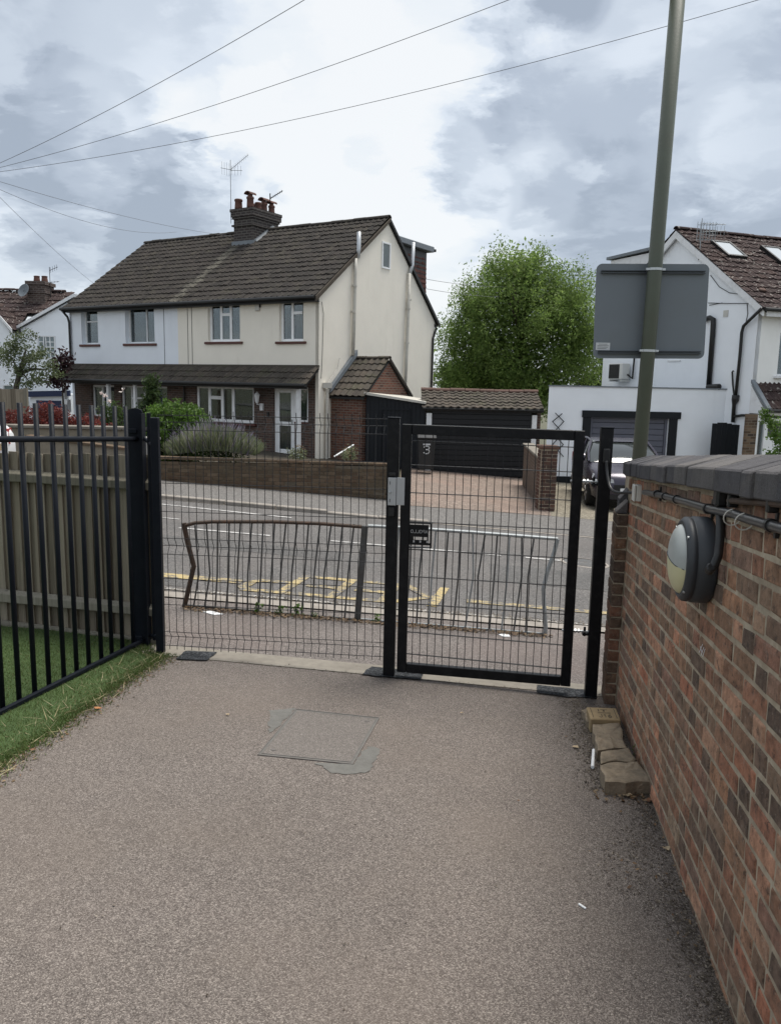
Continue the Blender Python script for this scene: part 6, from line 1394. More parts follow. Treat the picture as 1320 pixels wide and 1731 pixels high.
sR2 = -Nr*(bv-av+.32) + up*(az-ev+.16); tile_roof(h2, R.pt(-.16, bv+.32, ev-.10), Dr, sR2, 6.6, np.linalg.norm(sR2), .30, .30, MAT['tile_red_o'], MAT['tile_red_i'], 0, 'roman', .006)
ridge(h2, R.pt(-.16, av, az+.10), R.pt(6.4, av, az+.10), MAT['tile_red_o'], .45, .11)
for v0, v1 in ((-.30, av), (bv+.3, av)):
    mb = MB(); mb.prism([R.pt(-.15, v0, ev-.30), R.pt(-.15, v1, az-.20), R.pt(-.15, v1, az+.02), R.pt(-.15, v0, ev-.08)], Dr*.06); mb.build('barge_board', MAT['white_wood'], h2)
mb = MB(); mb.tube([R.pt(-.15, -.36, ev-.12), R.pt(7, -.36, ev-.12)], .055, 8); mb.build('gutter', MAT['gutter'], h2)
mb = MB(); R.box(mb, .0, -.30, ev-.30, 7, -.26, ev-.14); mb.build('fascia', MAT['white_wood'], h2)
# skylights on the front slope
es_ = sR/np.linalg.norm(sR); en_ = np.cross(Dr, es_); en_ = en_ if en_[2] > 0 else -en_; RO = R.pt(-.16, -.32, ev-.10)
def rs(x, y): p = onplane(x, y, RO + en_*.05, en_); d = p - RO; return d.dot(Dr), d.dot(es_)
for (tl, br) in (((1199, 409), (1243, 436)), ((1283, 418), (1330, 448))):
    (u0, s1_), (u1, s0) = rs(*tl), rs(*br); u0 = u0 + .0; FS = lambda u, s, n: RO + Dr*u + es_*s + en_*n
    um0, um1 = min(u0, u1), max(u0, u1); um1 = um0 + max(.75, min(1.0, um1-um0)); sm0, sm1 = min(s0, s1_), max(s0, s1_)
    mb = MB()
    for a, b, c, e2 in ((um0, um0+.07, sm0, sm1), (um1-.07, um1, sm0, sm1), (um0+.07, um1-.07, sm0, sm0+.07), (um0+.07, um1-.07, sm1-.07, sm1)): mb.obox(FS(a, c, .0), Dr*(b-a), es_*(e2-c), en_*.13)
    sk = mb.build('skylight', MAT['gutter'], h2)
    m = MB(); m.obox(FS(um0+.07, sm0+.07, .08), Dr*(um1-um0-.14), es_*(sm1-sm0-.14), en_*.03); m.build('pane', MAT['sky_glass'] if 'sky_glass' in MAT else NT('skylight_glass').fin((.42, .45, .47), .10, 0, .8), sk)
    m = MB(); m.obox(FS(um0-.12, sm0-.22, .035), Dr*(um1-um0+.24), es_*.20, en_*.02); m.build('flashing', MAT['tile_red_o'], sk)
vt = rs(1284, 492); mb = MB(); mb.obox(RO + Dr*vt[0] + es_*vt[1] + en_*.03, Dr*.24, es_*.14, en_*.06); mb.build('roof_vent', MAT['ridge_brown'], h2, bevel=.02)
# flat dormer behind
d1 = onplane(1040, 438, R.pt(1.0, 0, 0), Dr); dv = (d1-R.o).dot(Nr); mb = MB(); mb.prism([R.pt(.8, av+.4, az-.9), R.pt(.8, dv, d1[2]-.55), R.pt(.8, dv, d1[2]-.08), R.pt(.8, av+.1, az-.25)], Dr*4); mb.build('dormer', MAT['white_wood'], h2)
mb = MB(); mb.prism([R.pt(.7, av, az-.16), R.pt(.7, dv+.15, d1[2]-.04), R.pt(.7, dv+.15, d1[2]+.06), R.pt(.7, av, az-.06)], Dr*4.2); mb.build('dormer_roof', MAT['lead'], h2)
def rp2(px, u=-.08): return onplane(*px, R.pt(u, 0, 0), Dr)
mb = MB(); mb.tube([rp2((1188, 541)), rp2((1199, 537)), rp2((1205, 540)), rp2((1204, 560)), rp2((1197, 654))], .075, 10); mb.build('soil_pipe', MAT['gutter'], h2, smooth='auto')
mb = MB(); mb.tube([rp2((1196, 655), -.2), rp2((1215, 654), -.2)], .09, 10); mb.build('pipe_end', MAT['gutter'], h2)
mb = MB(); mb.tube([rp2((1287, 521), -.2), rp2((1256, 551)), rp2((1253, 562)), rp2((1250, 600)), rp2((1243, 668))], .045, 8); mb.tube([rp2((1243, 668)), rp2((1242, 676)), rp2((1240, 684)), rp2((1238, 714))], [.10, .10, .055, .055], 8); mb.build('downpipe', MAT['gutter'], h2, smooth='auto')
mb = MB(); mb.tube([rp2((1239, 627)), rp2((1237, 629)), rp2((1238, 650)), rp2((1240, 668))], .028, 8); mb.build('waste_pipe', MAT['gutter'], h2)
mb = MB(); mb.tube([rp2((1240, 704)), rp2((1254, 702)), R.pt(.2, -.9, rp2((1254, 702))[2])], .04, 8); mb.build('waste_pipe', MAT['gutter'], h2)
for pts in (((1196, 512), (1230, 513), (1270, 513)), ((1198, 516), (1220, 512)), ((1200, 465), (1215, 485), (1232, 495), (1247, 497)), ((1262, 514), (1263, 530), (1260, 545)), ((1180, 440), (1181, 400))):
    mb = MB(); mb.tube([rp2(p, -.015) for p in pts], .010, 5); mb.build('wall_cable', MAT['grey_wire'], h2)
mb = MB(); a = rp2((1226, 530), -.002); mb.obox(a - Nr*.10 - up*.09, Nr*.18, -Dr*.02, up*.18); mb.build('air_brick', MAT['jbox'], h2)
mb = MB(); a = rp2((1139, 611), -.002); mb.obox(a - Nr*.3, Nr*.6, -Dr*.03, up*.04); mb.build('wall_ledge', MAT['white_wood'], h2)
# porch
pvv = min(np.linspace(-2.2, -.2, 201), key=lambda q: abs((onplane(1291, 692, R.pt(0, q, 0), Nr)-R.o).dot(Dr) - R.on(1269, 649)[0])); pz1, pz0 = R.on(1268, 648)[1], None
pe = onplane(1291, 692, R.pt(0, pvv, 0), Nr); pz0 = pe[2]; pu = (pe-R.o).dot(Dr); ptop = R.on(1269, 649); pu0 = ptop[0]
mb = MB(); mb.prism([R.pt(pu0, -.003, ptop[1]-.03), R.pt(pu0, pvv, pz0-.02), R.pt(pu0, pvv, pz0-.12), R.pt(pu0, -.003, pz0-.12)], Dr*4); mb.build('porch_roof', MAT['white_wood'], h2)
ps = Nr*(-pvv+.08) + up*(ptop[1]-pz0+.02); tile_roof(h2, R.pt(pu0+.05, pvv-.08, pz0), Dr, ps, 3.6, np.linalg.norm(ps), .30, .16, MAT['tile_red_o'], MAT['tile_red_i'], 30, 'wave', .004)
mb = MB(); mb.prism([R.pt(pu0-.02, .0, ptop[1]+.03), R.pt(pu0-.02, pvv-.12, pz0-.03), R.pt(pu0-.02, pvv-.12, pz0+.05), R.pt(pu0-.02, .0, ptop[1]+.12)], Dr*.14); mb.build('flashing', MAT['lead'], h2)
mb = MB(); mb.tube([R.pt(pu0+.05, pvv-.14, pz0-.04), R.pt(pu0+4, pvv-.14, pz0-.04)], .05, 8); mb.build('gutter', MAT['gutter'], h2)
MAT['brick_porch'] = brick_tex('porch_brick', Dr, Nr, [(.06, .04, .03), (.13, .085, .055), (.18, .125, .085), (.045, .034, .03)], (.16, .13, .10), H=.075)
FPo = Frame(R.pt(0, pvv+.05, 0), Dr, Nr); ua, ub = FPo.on(1259, 740)[0], FPo.on(1277, 740)[0]
mb = MB(); FPo.box(mb, ua, 0, -2, ub, .08, pz0-.13); mb.build('porch_pier', MAT['brick_porch'], h2)
uc, ud = FPo.on(1278, 740)[0], FPo.on(1322, 740)[0]
mb = MB(); FPo.box(mb, uc, .05, -2, uc+.10, .15, pz0-.13); FPo.box(mb, uc+.42, .05, -2, uc+2.6, .15, .35); FPo.box(mb, uc+.10, .05, pz0-.35, uc+2.6, .15, pz0-.13); FPo.box(mb, uc+.30, .05, -.2, uc+.42, .15, pz0-.35); FPo.box(mb, uc+.10, .05, -.42, uc+.30, .15, -.30); FPo.box(mb, uc+.10, .05, -2, uc+.30, .15, -1.0); mb.build('porch_frame', MAT['white_upvc'], h2)
mb = MB(); FPo.box(mb, uc+.10, .10, -2, uc+2.6, .11, pz0-.35); mb.build('porch_glass', MAT['glass'], h2)
mb = MB(); FPo.box(mb, uc+.02, -.03, -.55, uc+.07, .05, -.40); mb.build('handle', MAT['black_plastic'], h2)
mb = MB(); FPo.box(mb, uc+.10, .12, -2, uc+.42, .2, -.45); mb.build('brick_panel', MAT['brick_porch'], h2)
# side gate
ax, bxx = atY(1202, 740, 22.9), atY(1252, 740, 22.9)
sgt = thing('side_gate', ((ax[0]+bxx[0])/2, 22.9, -1.3), 'black boarded side gate between white garage and right-hand house', 'gate')
n = 6; w = (bxx[0]-ax[0])/n; zt3 = atY(1220, 716, 22.9)[2]
for k in range(n): mb = MB(); mb.box((ax[0]+k*w, 22.9, -1.8), (ax[0]+(k+1)*w-.012, 22.93, zt3+.03*math.sin(k))); mb.build('board', MAT['black_wood'], sgt)
mb = MB(); mb.box((bxx[0]+.01, 22.86, -1.8), (bxx[0]+.22, 22.98, zt3+.1)); mb.build('gate_pillar', MAT['render_white'], sgt)
# air conditioner
acp = thing('air_conditioner', rp2((1050, 640), -.2), 'boxy off-white air conditioner unit on the white gable above the garage', 'air conditioner')
c = rp2((1050, 628), -.2); A_ = rp2((1034, 628), -.02); Bq = rp2((1068, 628), -.02)
Fa = Frame(np.array([*rp2((1066, 628), -.03)[:2], 0]), Nr, -Dr); Lx = .78; zc = c[2]
mb = MB(); Fa.box(mb, 0, .05, zc-.27, Lx, .36, zc+.27); mb.build('case', MAT['ac'], acp, bevel=.02)
for k in range(9): mb = MB(); Fa.box(mb, .18, .362, zc-.22+.05*k, Lx-.04, .372, zc-.20+.05*k); mb.build('grille_bar', MAT['black_plastic'], acp)
mb = MB(); Fa.box(mb, .16, .3605, zc-.24, Lx-.03, .3615, zc+.24); mb.build('fan_opening', MAT['dark_room'], acp)
mb = MB(); Fa.box(mb, .05, 0, zc-.34, .10, .36, zc-.28); Fa.box(mb, Lx-.1, 0, zc-.34, Lx-.05, .36, zc-.28); mb.build('bracket', MAT['ac'], acp)
mb = MB(); mb.tube([Fa.pt(-.02, .15, zc-.1), Fa.pt(-.18, .06, zc-.25), Fa.pt(-.2, .05, zc+.6)], .03, 8); mb.build('pipe', MAT['gutter'], acp)

# ================================================================== AERIALS AND DISH
def aerial(name, base, h, label, booms, rods=True, m='grey_wire', r=.012):
    t = thing(name, base, label, 'aerial'); base = np.array(base, float)
    mb = MB(); mb.tube([base, base + (0, 0, h)], r, 6); mb.build('mast', MAT[m], t)
    for (c, d, L, rl_, n, ax) in booms:
        c = base + np.array(c); d = np.array(d, float); d /= np.linalg.norm(d); ax = np.array(ax, float); ax /= np.linalg.norm(ax)
        mb = MB(); mb.tube([c, c + d*L], r*.8, 6); mb.build('boom', MAT[m], t)
        mb = MB()
        for k in range(n): q = c + d*L*(k+.5)/n; mb.tube([q - ax*rl_, q + ax*rl_], r*.5, 4)
        mb.build('element', MAT[m], t, kind='stuff')
    return t
cb0 = H.pt(6.12, 2.95, 7.15)
ar = aerial('tv_aerial', cb0, 2.15, 'tall mast aerial strapped to the left side of the big chimney', [((0, 0, 1.82), (.9, .3, .85), .85, .08, 9, (0, 0, 1)), ((.0, 0, 1.82), (-1, .1, .2), .36, .22, 4, (0, 0, 1)), ((0, 0, 1.80), (1, 0, -.0), .42, .16, 4, (0, 0, 1))], r=.009)
mb = MB(); 
for z in (.15, .42): mb.bar(cb0 + (0, 0, z), cb0 - D_*.2 + (0, 0, z), .03, .02, (0, 0, 1))
mb.build('bracket', MAT['grey_wire'], ar)
aerial('tv_aerial', H.pt(5.45, 4.3, 7.58), .80, 'short stubby aerial poking up behind the right-hand chimney pots', [((0, 0, .62), (.8, .2, .55), .55, .05, 6, (0, 0, 1))], r=.02)
ar2 = aerial('tv_aerial', rp2((1182, 425), -.12), .95, 'pale grid aerial on the gable of the right-hand white house', [((0, 0, .55), (.9, .3, .12), .9, .14, 7, (0, 0, 1)), ((0, 0, .8), (.9, .1, 0), .75, .12, 4, (.2, .9, 0))], m='galv')
g0 = rp2((1182, 425), -.12); mb = MB()
for k in range(7): mb.tube([g0 + (-.12+.09*k, 0, .3), g0 + (-.12+.09*k, 0, .85)], .009, 4)
for k in range(4): mb.tube([g0 + (-.12, 0, .34+.14*k), g0 + (.42, 0, .34+.14*k)], .009, 4)
mb.build('reflector', MAT['galv'], ar2)

# ================================================================== LEFT BACKGROUND HOUSE
YL = 34.0
lh = thing('left_white_house', (-15, YL+2, g(-9, YL)), 'white gabled house with dark red roof and chimney at far left', 'house')
mb = MB(); mb.prism([(-19, YL, -.8), (-10.6, YL, -.8), (-10.6, YL, 3.55), (-13.25, YL, 4.92), (-15.65, YL, 3.62), (-19, YL, 3.3)], (0, .15, 0)); mb.build('gable_wall', MAT['render_white'], lh)
mb = MB(); mb.prism([(-18.4, YL-.6, -.8), (-15.75, YL-.6, -.8), (-15.75, YL-.6, 3.45), (-16.3, YL-.6, 4.20), (-18.4, YL-.6, 2.9)], (0, .59, 0)); mb.build('bay_wall', MAT['render_white'], lh)
def slab_tiles(parent, a, b, c, th=.1, m='tile_red_i', tw=.3, gauge=.33):
    """a->b along the eave, a->c up the slope"""
    a, b, c = (np.array(q, float) for q in (a, b, c)); eu = b-a; es2 = c-a
    tile_roof(parent, a, eu, es2, np.linalg.norm(eu), np.linalg.norm(es2), gauge, tw, MAT['tile_red_o'], MAT[m], 0, 'roman', .006)
    mb = MB(); mb.add([a - (0, 0, .05), b - (0, 0, .05), b + es2 - (0, 0, .05), a + es2 - (0, 0, .05), a - (0, 0, .12), b - (0, 0, .12), b + es2 - (0, 0, .12), a + es2 - (0, 0, .12)], [(0, 1, 2, 3), (7, 6, 5, 4), (0, 4, 5, 1), (1, 5, 6, 2), (2, 6, 7, 3), (3, 7, 4, 0)]); mb.build('roof', MAT['gutter'], parent)
slab_tiles(lh, (-15.75, YL+4.5, 3.60), (-15.75, YL-.12, 3.60), (-13.25, YL+4.5, 4.98))
slab_tiles(lh, (-10.5, YL-.12, 3.50), (-10.5, YL+4.5, 3.50), (-13.25, YL-.12, 4.98))
slab_tiles(lh, (-20, YL-.2, 3.35), (-15.72, YL-.2, 3.35), (-20, YL+2.4, 5.32))
slab_tiles(lh, (-15.72, YL+1.0, 4.26), (-14.2, YL+1.0, 4.26), (-15.72, YL+2.4, 5.32))
slab_tiles(lh, (-15.66, YL-.72, 3.48), (-15.66, YL+1, 3.48), (-16.3, YL-.72, 4.28))
slab_tiles(lh, (-18.4, YL+1, 2.95), (-18.4, YL-.72, 2.95), (-16.3, YL+1, 4.28))
ridge(lh, (-20, YL+2.4, 5.42), (-14.6, YL+2.4, 5.38), MAT['tile_red_o'])
mb = MB(); mb.prism([(-15.7, YL-.14, 3.55), (-13.25, YL-.14, 4.90), (-13.25, YL-.14, 5.04), (-15.7, YL-.14, 3.68)], (0, .05, 0)); mb.prism([(-18.4, YL-.76, 2.85), (-16.3, YL-.76, 4.16), (-16.3, YL-.76, 4.30), (-18.4, YL-.76, 2.99)], (0, .05, 0)); mb.prism([(-16.3, YL-.755, 4.16), (-15.62, YL-.755, 3.36), (-15.62, YL-.755, 3.52), (-16.3, YL-.755, 4.30)], (0, .05, 0)); mb.build('barge_board', MAT['white_wood'], lh)
mb = MB(); mb.prism([(-13.25, YL-.14, 4.90), (-10.5, YL-.14, 3.42), (-10.5, YL-.14, 3.56), (-13.25, YL-.14, 5.04)], (0, .05, 0)); mb.build('barge_board', MAT['white_wood'], lh)
mb = MB(); mb.tube([(-18.5, YL-.8, 2.75), (-16, YL-.3, 3.42), (-15.55, YL-.2, 3.55), (-15.5, YL-.2, 3.3)], .06, 8); mb.build('gutter', MAT['gutter'], lh)
MAT['brick_left'] = brick_tex('left_chimney_brick', (1, 0, 0), (0, 1, 0), [(.06, .045, .04), (.10, .07, .06), (.08, .06, .055)], (.14, .12, .11), L=.24, H=.09, ms=.02)
ca, cbq = atY(54, 500, YL+2), atY(83, 500, YL+2); ctop = atY(70, 483, YL+2)[2]
mb = MB(); mb.box((ca[0], YL+1.6, 4.2), (cbq[0], YL+2.6, ctop)); ch2 = mb.build('chimney', MAT['brick_left'], lh)
m = MB(); m.box((ca[0]-.06, YL+1.54, ctop+.002), (cbq[0]+.06, YL+2.66, ctop+.15)); m.box((ca[0]-.04, YL+1.56, ctop-.35), (cbq[0]+.04, YL+2.64, ctop-.27)); m.build('capping', MAT['brick_left'], ch2)
for x in (.3, .75): m = MB(); m.lathe((ca[0]*(1-x)+cbq[0]*x, YL+2.1, ctop+.15), (0, 0, 1), [(.15, 0), (.12, .2), (.13, .27), (.09, .28)], 12); m.build('chimney_pot', MAT['terracotta'], ch2)
dd = atY(41, 491, YL+1.4); ds = thing('satellite_dish', dd, 'grey satellite dish beside the far left chimney', 'satellite dish')
mb = MB(); mb.lathe(dd, (-.35, -.85, .35), [(.02, -.06), (.16, -.03), (.30, .03), (.285, .035), (.15, -.02), (.0, -.05)], 20); mb.build('dish', MAT['signback'], ds)
mb = MB(); mb.tube([dd, dd + (.1, -.25, -.05)], .015, 6); mb.tube([dd + (.04, .1, 0), (ca[0]+.02, YL+1.65, dd[2]-.05)], .02, 6); mb.build('arm', MAT['black_metal'], ds)
a = atY(87, 515, YL+2); aerial('tv_aerial', (a[0], YL+2, a[2]), 1.6, 'thin aerial mast beside the far left chimney', [((0, 0, 1.45), (.8, 0, .35), .4, .12, 4, (0, 0, 1)), ((0, 0, .95), (1, 0, .1), .4, .03, 3, (0, 0, 1))], r=.014)
FL = Frame((0, YL, 0), (-1, 0, 0), (0, 1, 0))
wa, wb = atY(64, 567, YL), atY(96, 606, YL); window(FL, lh, -wb[0], -wa[0], wb[2], wa[2], -.05, [(.8, [1, 1, 1, 1]), (.35, [1]), (.65, [1, 1, 1, 1]), (.65, [1, 1, 1, 1])], fr=.05, sash=.04, mat='white_wood')
wa, wb = atY(6, 650, YL-.6), atY(26, 662, YL-.6); window(FL, lh, -wb[0], -wa[0], wb[2]-.4, wa[2], -.66, [(1, [1])], fr=.05, mat='white_wood')
# blue garage and board fence
YB = 31.5; a, b = atY(47, 662, YB), atY(112, 662, YB); bgz = atY(47, 661, YB)[2]
bg = thing('blue_garage', ((a[0]+b[0])/2, YB+1, -.3), 'white garage with navy blue door and fascia beside the far left house', 'garage')
mb = MB(); mb.box((a[0]+.1, YB, -.8), (b[0]+.1, YB+4, bgz-.1)); mb.build('wall', MAT['render_white'], bg)
mb = MB(); mb.prism([(a[0]-.2, YB-.15, bgz-.24), (b[0]+.2, YB-.15, bgz-.16), (b[0]+.2, YB-.15, bgz+.06), (a[0]-.2, YB-.15, bgz-.02)], (0, .12, 0)); mb.build('fascia', MAT['navy_door'], bg)
da = atY(62, 672, YB)
for k in range(7): mb = MB(); mb.box((da[0], YB-.03, -.7+.2*k), (b[0], YB-.004, -.51+.2*k)); mb.build('door_plank', MAT['navy_door'], bg)
YF = 24.5; a, b = atY(-20, 658, YF), atY(41, 657, YF); bf = thing('board_fence', (a[0], YF, 0), 'brown vertical board fence under the small tree at far left', 'fence')
x = a[0]
while x < b[0]: mb = MB(); mb.box((x, YF, -.6), (x+.135, YF+.02+.01*random.random(), b[2]-.02+random.uniform(-.01, .01))); mb.build('board', MAT['wood'], bf); x += .14
mb = MB(); mb.box((b[0], YF-.04, -.6), (b[0]+.10, YF+.06, b[2]+.02)); mb.build('post', MAT['wood_rail'], bf)

# ================================================================== CARS
def car(name, o, fwd, label, paint, plate=True, L=4.25, hw=.88):
    o = np.array(o, float); f_ = np.array([fwd[0], fwd[1], 0], float); f_ /= np.linalg.norm(f_); s_ = np.array([-f_[1], f_[0], 0]); u_ = np.array([0, 0, 1.])
    t = thing(name, o, label, 'car'); P = lambda x, y, z: o + f_*x + s_*y + u_*z      # x back from the nose is negative
    st = [(0, .62, .30, .55, .66), (-.06, .74, .24, .56, .74), (-.25, .83, .20, .60, .83), (-.6, .875, .19, .64, .90), (-1.05, hw, .19, .66, .97), (-1.3, hw, .19, .68, 1.00), (-2.2, hw, .19, .70, 1.02), (-3.3, hw, .19, .72, 1.04), (-3.9, .86, .20, .72, 1.04), (-4.12, .82, .26, .70, 1.02), (-4.22, .74, .32, .62, .92)]
    V = []; Fq = []; m = 12
    for x, w, zb, zm, zt in st:
        for (y, z) in ((-w*.80, zb), (-w*.97, zb+.10), (-w, zm), (-w*.985, zm+.45*(zt-zm)), (-w*.93, zt-.035), (-w*.84, zt), (w*.84, zt), (w*.93, zt-.035), (w*.985, zm+.45*(zt-zm)), (w, zm), (w*.97, zb+.10), (w*.80, zb)): V.append(P(x, y, z))
    for i in range(len(st)-1):
        for j in range(m): Fq.append((i*m+j, i*m+(j+1) % m, (i+1)*m+(j+1) % m, (i+1)*m+j))
    mb = MB(); mb.add(V, Fq + [tuple(range(m)), tuple(range((len(st)-1)*m, len(st)*m))[::-1]]); body = mb.build('body', MAT[paint], t, smooth='auto', bevel=0)
    gs = [(-1.08, .80, .98, .985), (-1.45, .765, .985, 1.19), (-1.95, .64, 1.0, 1.415), (-2.7, .62, 1.01, 1.455), (-3.35, .60, 1.02, 1.42), (-3.95, .66, 1.03, 1.10), (-4.06, .70, 1.02, 1.03)]
    V = []; Fq = []
    for x, w, zb, zt in gs: V += [P(x, -.82, zb), P(x, -w-.02, zt-.02), P(x, -w*.9, zt), P(x, w*.9, zt), P(x, w+.02, zt-.02), P(x, .82, zb)]
    for i in range(len(gs)-1):
        for j in range(5): Fq.append((i*6+j, i*6+j+1, (i+1)*6+j+1, (i+1)*6+j))
    mb = MB(); mb.add(V, Fq); mb.build('windows', MAT['car_glass'], t, smooth=True)
    mb = MB(); q = gs[2:5]; V = []
    for x, w, zb, zt in [(-1.90, .63, 0, 1.405)] + q[1:2] + [(-3.42, .59, 0, 1.40)]: V += [P(x, -w-.005, zt-.012), P(x, -w*.85, zt+.012), P(x, w*.85, zt+.012), P(x, w+.005, zt-.012)]
    mb.add(V, [(i*4+j, i*4+j+1, (i+1)*4+j+1, (i+1)*4+j) for i in range(2) for j in range(3)]); mb.build('roof', MAT[paint], t, smooth=True)
    for sd in (-1, 1):
        mb = MB(); mb.tube([P(-1.10, sd*.81, .99), P(-1.47, sd*.785, 1.19), P(-1.95, sd*.665, 1.42), P(-2.7, sd*.645, 1.45), P(-3.38, sd*.625, 1.42), P(-3.97, sd*.70, 1.08)], .028, 6); mb.tube([P(-2.55, sd*.83, 1.02), P(-2.60, sd*.66, 1.44)], .025, 6); mb.build('pillar', MAT[paint], t)
        mb = MB(); mb.lathe(P(-1.42, sd*.93, 1.06), s_*sd, [(.03, -.08), (.09, -.06), (.10, .02), (.06, .07), (0, .08)], 10); mb.build('mirror', MAT[paint], t)
        for x in (-.82, -3.42):
            mb = MB(); c = P(x, sd*(hw-.20), .315); mb.lathe(c, s_*sd, [(.20, 0), (.315, .01), (.325, .04), (.325, .17), (.31, .20), (.22, .205)], 24); wh = mb.build('wheel', MAT['tyre'], t, smooth='auto')
            m_ = MB(); m_.lathe(c, s_*sd, [(.21, .17), (.215, .200), (.20, .190), (.06, .195), (.0, .20)], 20); 
            for k in range(5): qa = 2*math.pi*k/5; dk = f_*math.cos(qa) + u_*math.sin(qa); m_.bar(c + s_*sd*.205 + dk*.04, c + s_*sd*.208 + dk*.20, .05, .02, np.cross(dk, s_))
            m_.build('rim', MAT['rim'], wh)
        mb = MB(); mb.add([P(.012, sd*.40, .62), P(-.05, sd*.74, .64), P(-.30, sd*.842, .70), P(-.34, sd*.82, .80), P(-.10, sd*.68, .745), P(.002, sd*.42, .70)], [(0, 1, 2, 3, 4, 5)]); mb.prism([P(.012, sd*.40, .62), P(-.05, sd*.75, .64), P(-.08, sd*.72, .735), P(.0, sd*.42, .70)], f_*.012); mb.build('headlight', MAT['clear_lens'], t)
        mb = MB(); mb.prism([P(-4.14, sd*.50, .74), P(-4.05, sd*.835, .74), P(-4.02, sd*.83, .98), P(-4.12, sd*.52, .98)], -f_*.10); mb.build('tail_light', MAT['red_lens'], t)
    mb = MB(); mb.prism([P(.006, -.38, .42), P(.006, .38, .42), P(.006, .40, .58), P(.006, -.40, .58)], f_*.02); mb.prism([P(-.02, -.6, .26), P(-.02, .6, .26), P(-.02, .58, .36), P(-.02, -.58, .36)], f_*.03); mb.build('grille', MAT['black_plastic'], t)
    for k in (-1, 1):
        mb = MB(); x = .03 if k > 0 else -4.245; z = .40 if k > 0 else .66; mb.obox(P(x, -.26, z), s_*.52, f_*.01*k, u_*.11); mb.build('number_plate', MAT['paper'] if k > 0 else MAT['hydrant'], t)
    return t
gc = g(5.35, 17.9)+.05
car('parked_car', (5.32, 17.45, gc), (-.10, -1), 'dark purple grey hatchback parked facing the road by the white garage', 'car_grey')
wx = atY(52, 750, 12.4); zc_ = wx[2]-.98
car('parked_car', (wx[0]-4.80, 12.4, g(-8, 12.4)-.12), (-1, 0), 'white car with red tail light half hidden behind the railing', 'car_white')

# ================================================================== PLANTS
def leafcloud(name, mat, parent, centres, n_each, spread, size, droop=0., aspect=.5, loc=None, upb=.0):
    C_ = np.repeat(np.array(centres, float), n_each, 0); N = len(C_); sp_ = np.array(spread, float)
    pos = C_ + np.clip(RNG.normal(0, 1, (N, 3)), -2, 2)*sp_
    if droop: pos[:, 2] -= np.abs(RNG.normal(0, 1, N))*droop
    u = RNG.normal(0, 1, (N, 3)); u[:, 2] -= droop*2; u[:, 2] += upb; u /= np.linalg.norm(u, axis=1)[:, None]
    w = np.cross(u, RNG.normal(0, 1, (N, 3))); w /= np.linalg.norm(w, axis=1)[:, None]
    s = (size*RNG.uniform(.6, 1.3, N))[:, None]
    V = np.stack([pos-u*s, pos-w*s*aspect, pos+u*s, pos+w*s*aspect], 1).reshape(-1, 3)
    return npmesh(name, V, np.arange(4*N).reshape(-1, 4), mat, parent, loc=loc)
def shell(blobs, n, inner=.75):
    out = []
    vol = np.array([b[1][0]*b[1][1]*b[1][2] for b in blobs])**.67; cnt = (n*vol/vol.sum()).astype(int)+1
    for (c, r), k in zip(blobs, cnt):
        d = RNG.normal(0, 1, (k, 3)); d /= np.linalg.norm(d, axis=1)[:, None]; d *= RNG.uniform(inner, 1.02, k)[:, None]; out.append(np.array(c) + d*np.array(r))
    return np.concatenate(out)
tc_ = atY(880, 560, 38); tb = g(tc_[0], 38)
bt = thing('willow_tree', (tc_[0], 38, tb), 'large feathery light green tree rising behind the black garage', 'tree')
def PT(x, y, d=38.): return atY(x, y, d)
blobs = [(PT(880, 560), (3.3, 2.8, 3.2)), (PT(880, 500), (2.4, 2.3, 1.9)), (PT(900, 460), (1.25, 1.2, 1.0)), (PT(800, 590), (1.7, 1.7, 2.2)), (PT(955, 540), (1.5, 1.6, 2.4)), (PT(820, 520), (1.5, 1.4, 1.6)), (PT(975, 480), (.8, .9, 1.2)), (PT(780, 640), (1.1, 1.2, 1.2)), (PT(990, 600), (1.1, 1.3, 1.6)), (PT(860, 640), (2.6, 2.2, 1.6)), (PT(845, 455), (.9, .9, .9))]
cs = shell(blobs, 330, .72); cs += RNG.normal(0, .16, cs.shape)
cs = cs[cs[:, 2] > -1]
leafcloud('crown', MAT['leaf_tree'], bt, cs, 240, (.25, .25, .30), .066, .26, .38)
sp2 = shell([(PT(880, 562), (3.8, 3.0, 3.75))], 60, .96); leafcloud('outer_sprays', MAT['leaf_tree'], bt, np.concatenate([sp2[sp2[:, 2] > 2.5], np.array([PT(905, 432), PT(890, 438), PT(975, 447), PT(985, 440), PT(850, 432), PT(803, 500), PT(776, 540), PT(765, 600), PT(1000, 470)])]), 26, (.10, .10, .30), .08, .22, .36)
inn = shell([(PT(880, 560), (2.6, 2.0, 2.8)), (PT(880, 640), (2.4, 1.8, 1.3))], 130, .3); inn = np.concatenate([inn, shell([(PT(800, 600), (1.4, 1.2, 1.9)), (PT(955, 560), (1.2, 1.2, 2.0)), (PT(780, 645), (.9, .9, .9)), (PT(870, 650), (3.2, 1.6, 1.0)), (PT(880, 480), (1.6, 1.4, 1.4))], 150, .3)]); leafcloud('inner_leaves', MAT['leaf_tree'], bt, inn, 70, (.35, .35, .4), .11, .2, .5)
mb = MB(); mb.tube([(tc_[0], 38, tb-.2), (tc_[0]-.1, 38, tb+2), (tc_[0]+.1, 38, 4), (tc_[0]+.3, 38, 7)], [.35, .26, .18, .06], 8)
for k in range(14): a = random.uniform(0, 6.28); z = random.uniform(1.2, 5); mb.tube([(tc_[0], 38, z), (tc_[0]+1.2*math.cos(a), 38+1.2*math.sin(a), z+1.0), (tc_[0]+2.4*math.cos(a), 38+2.2*math.sin(a), z+1.6)], [.10, .06, .02], 6)
mb.build('trunk', MAT['bark'], bt)
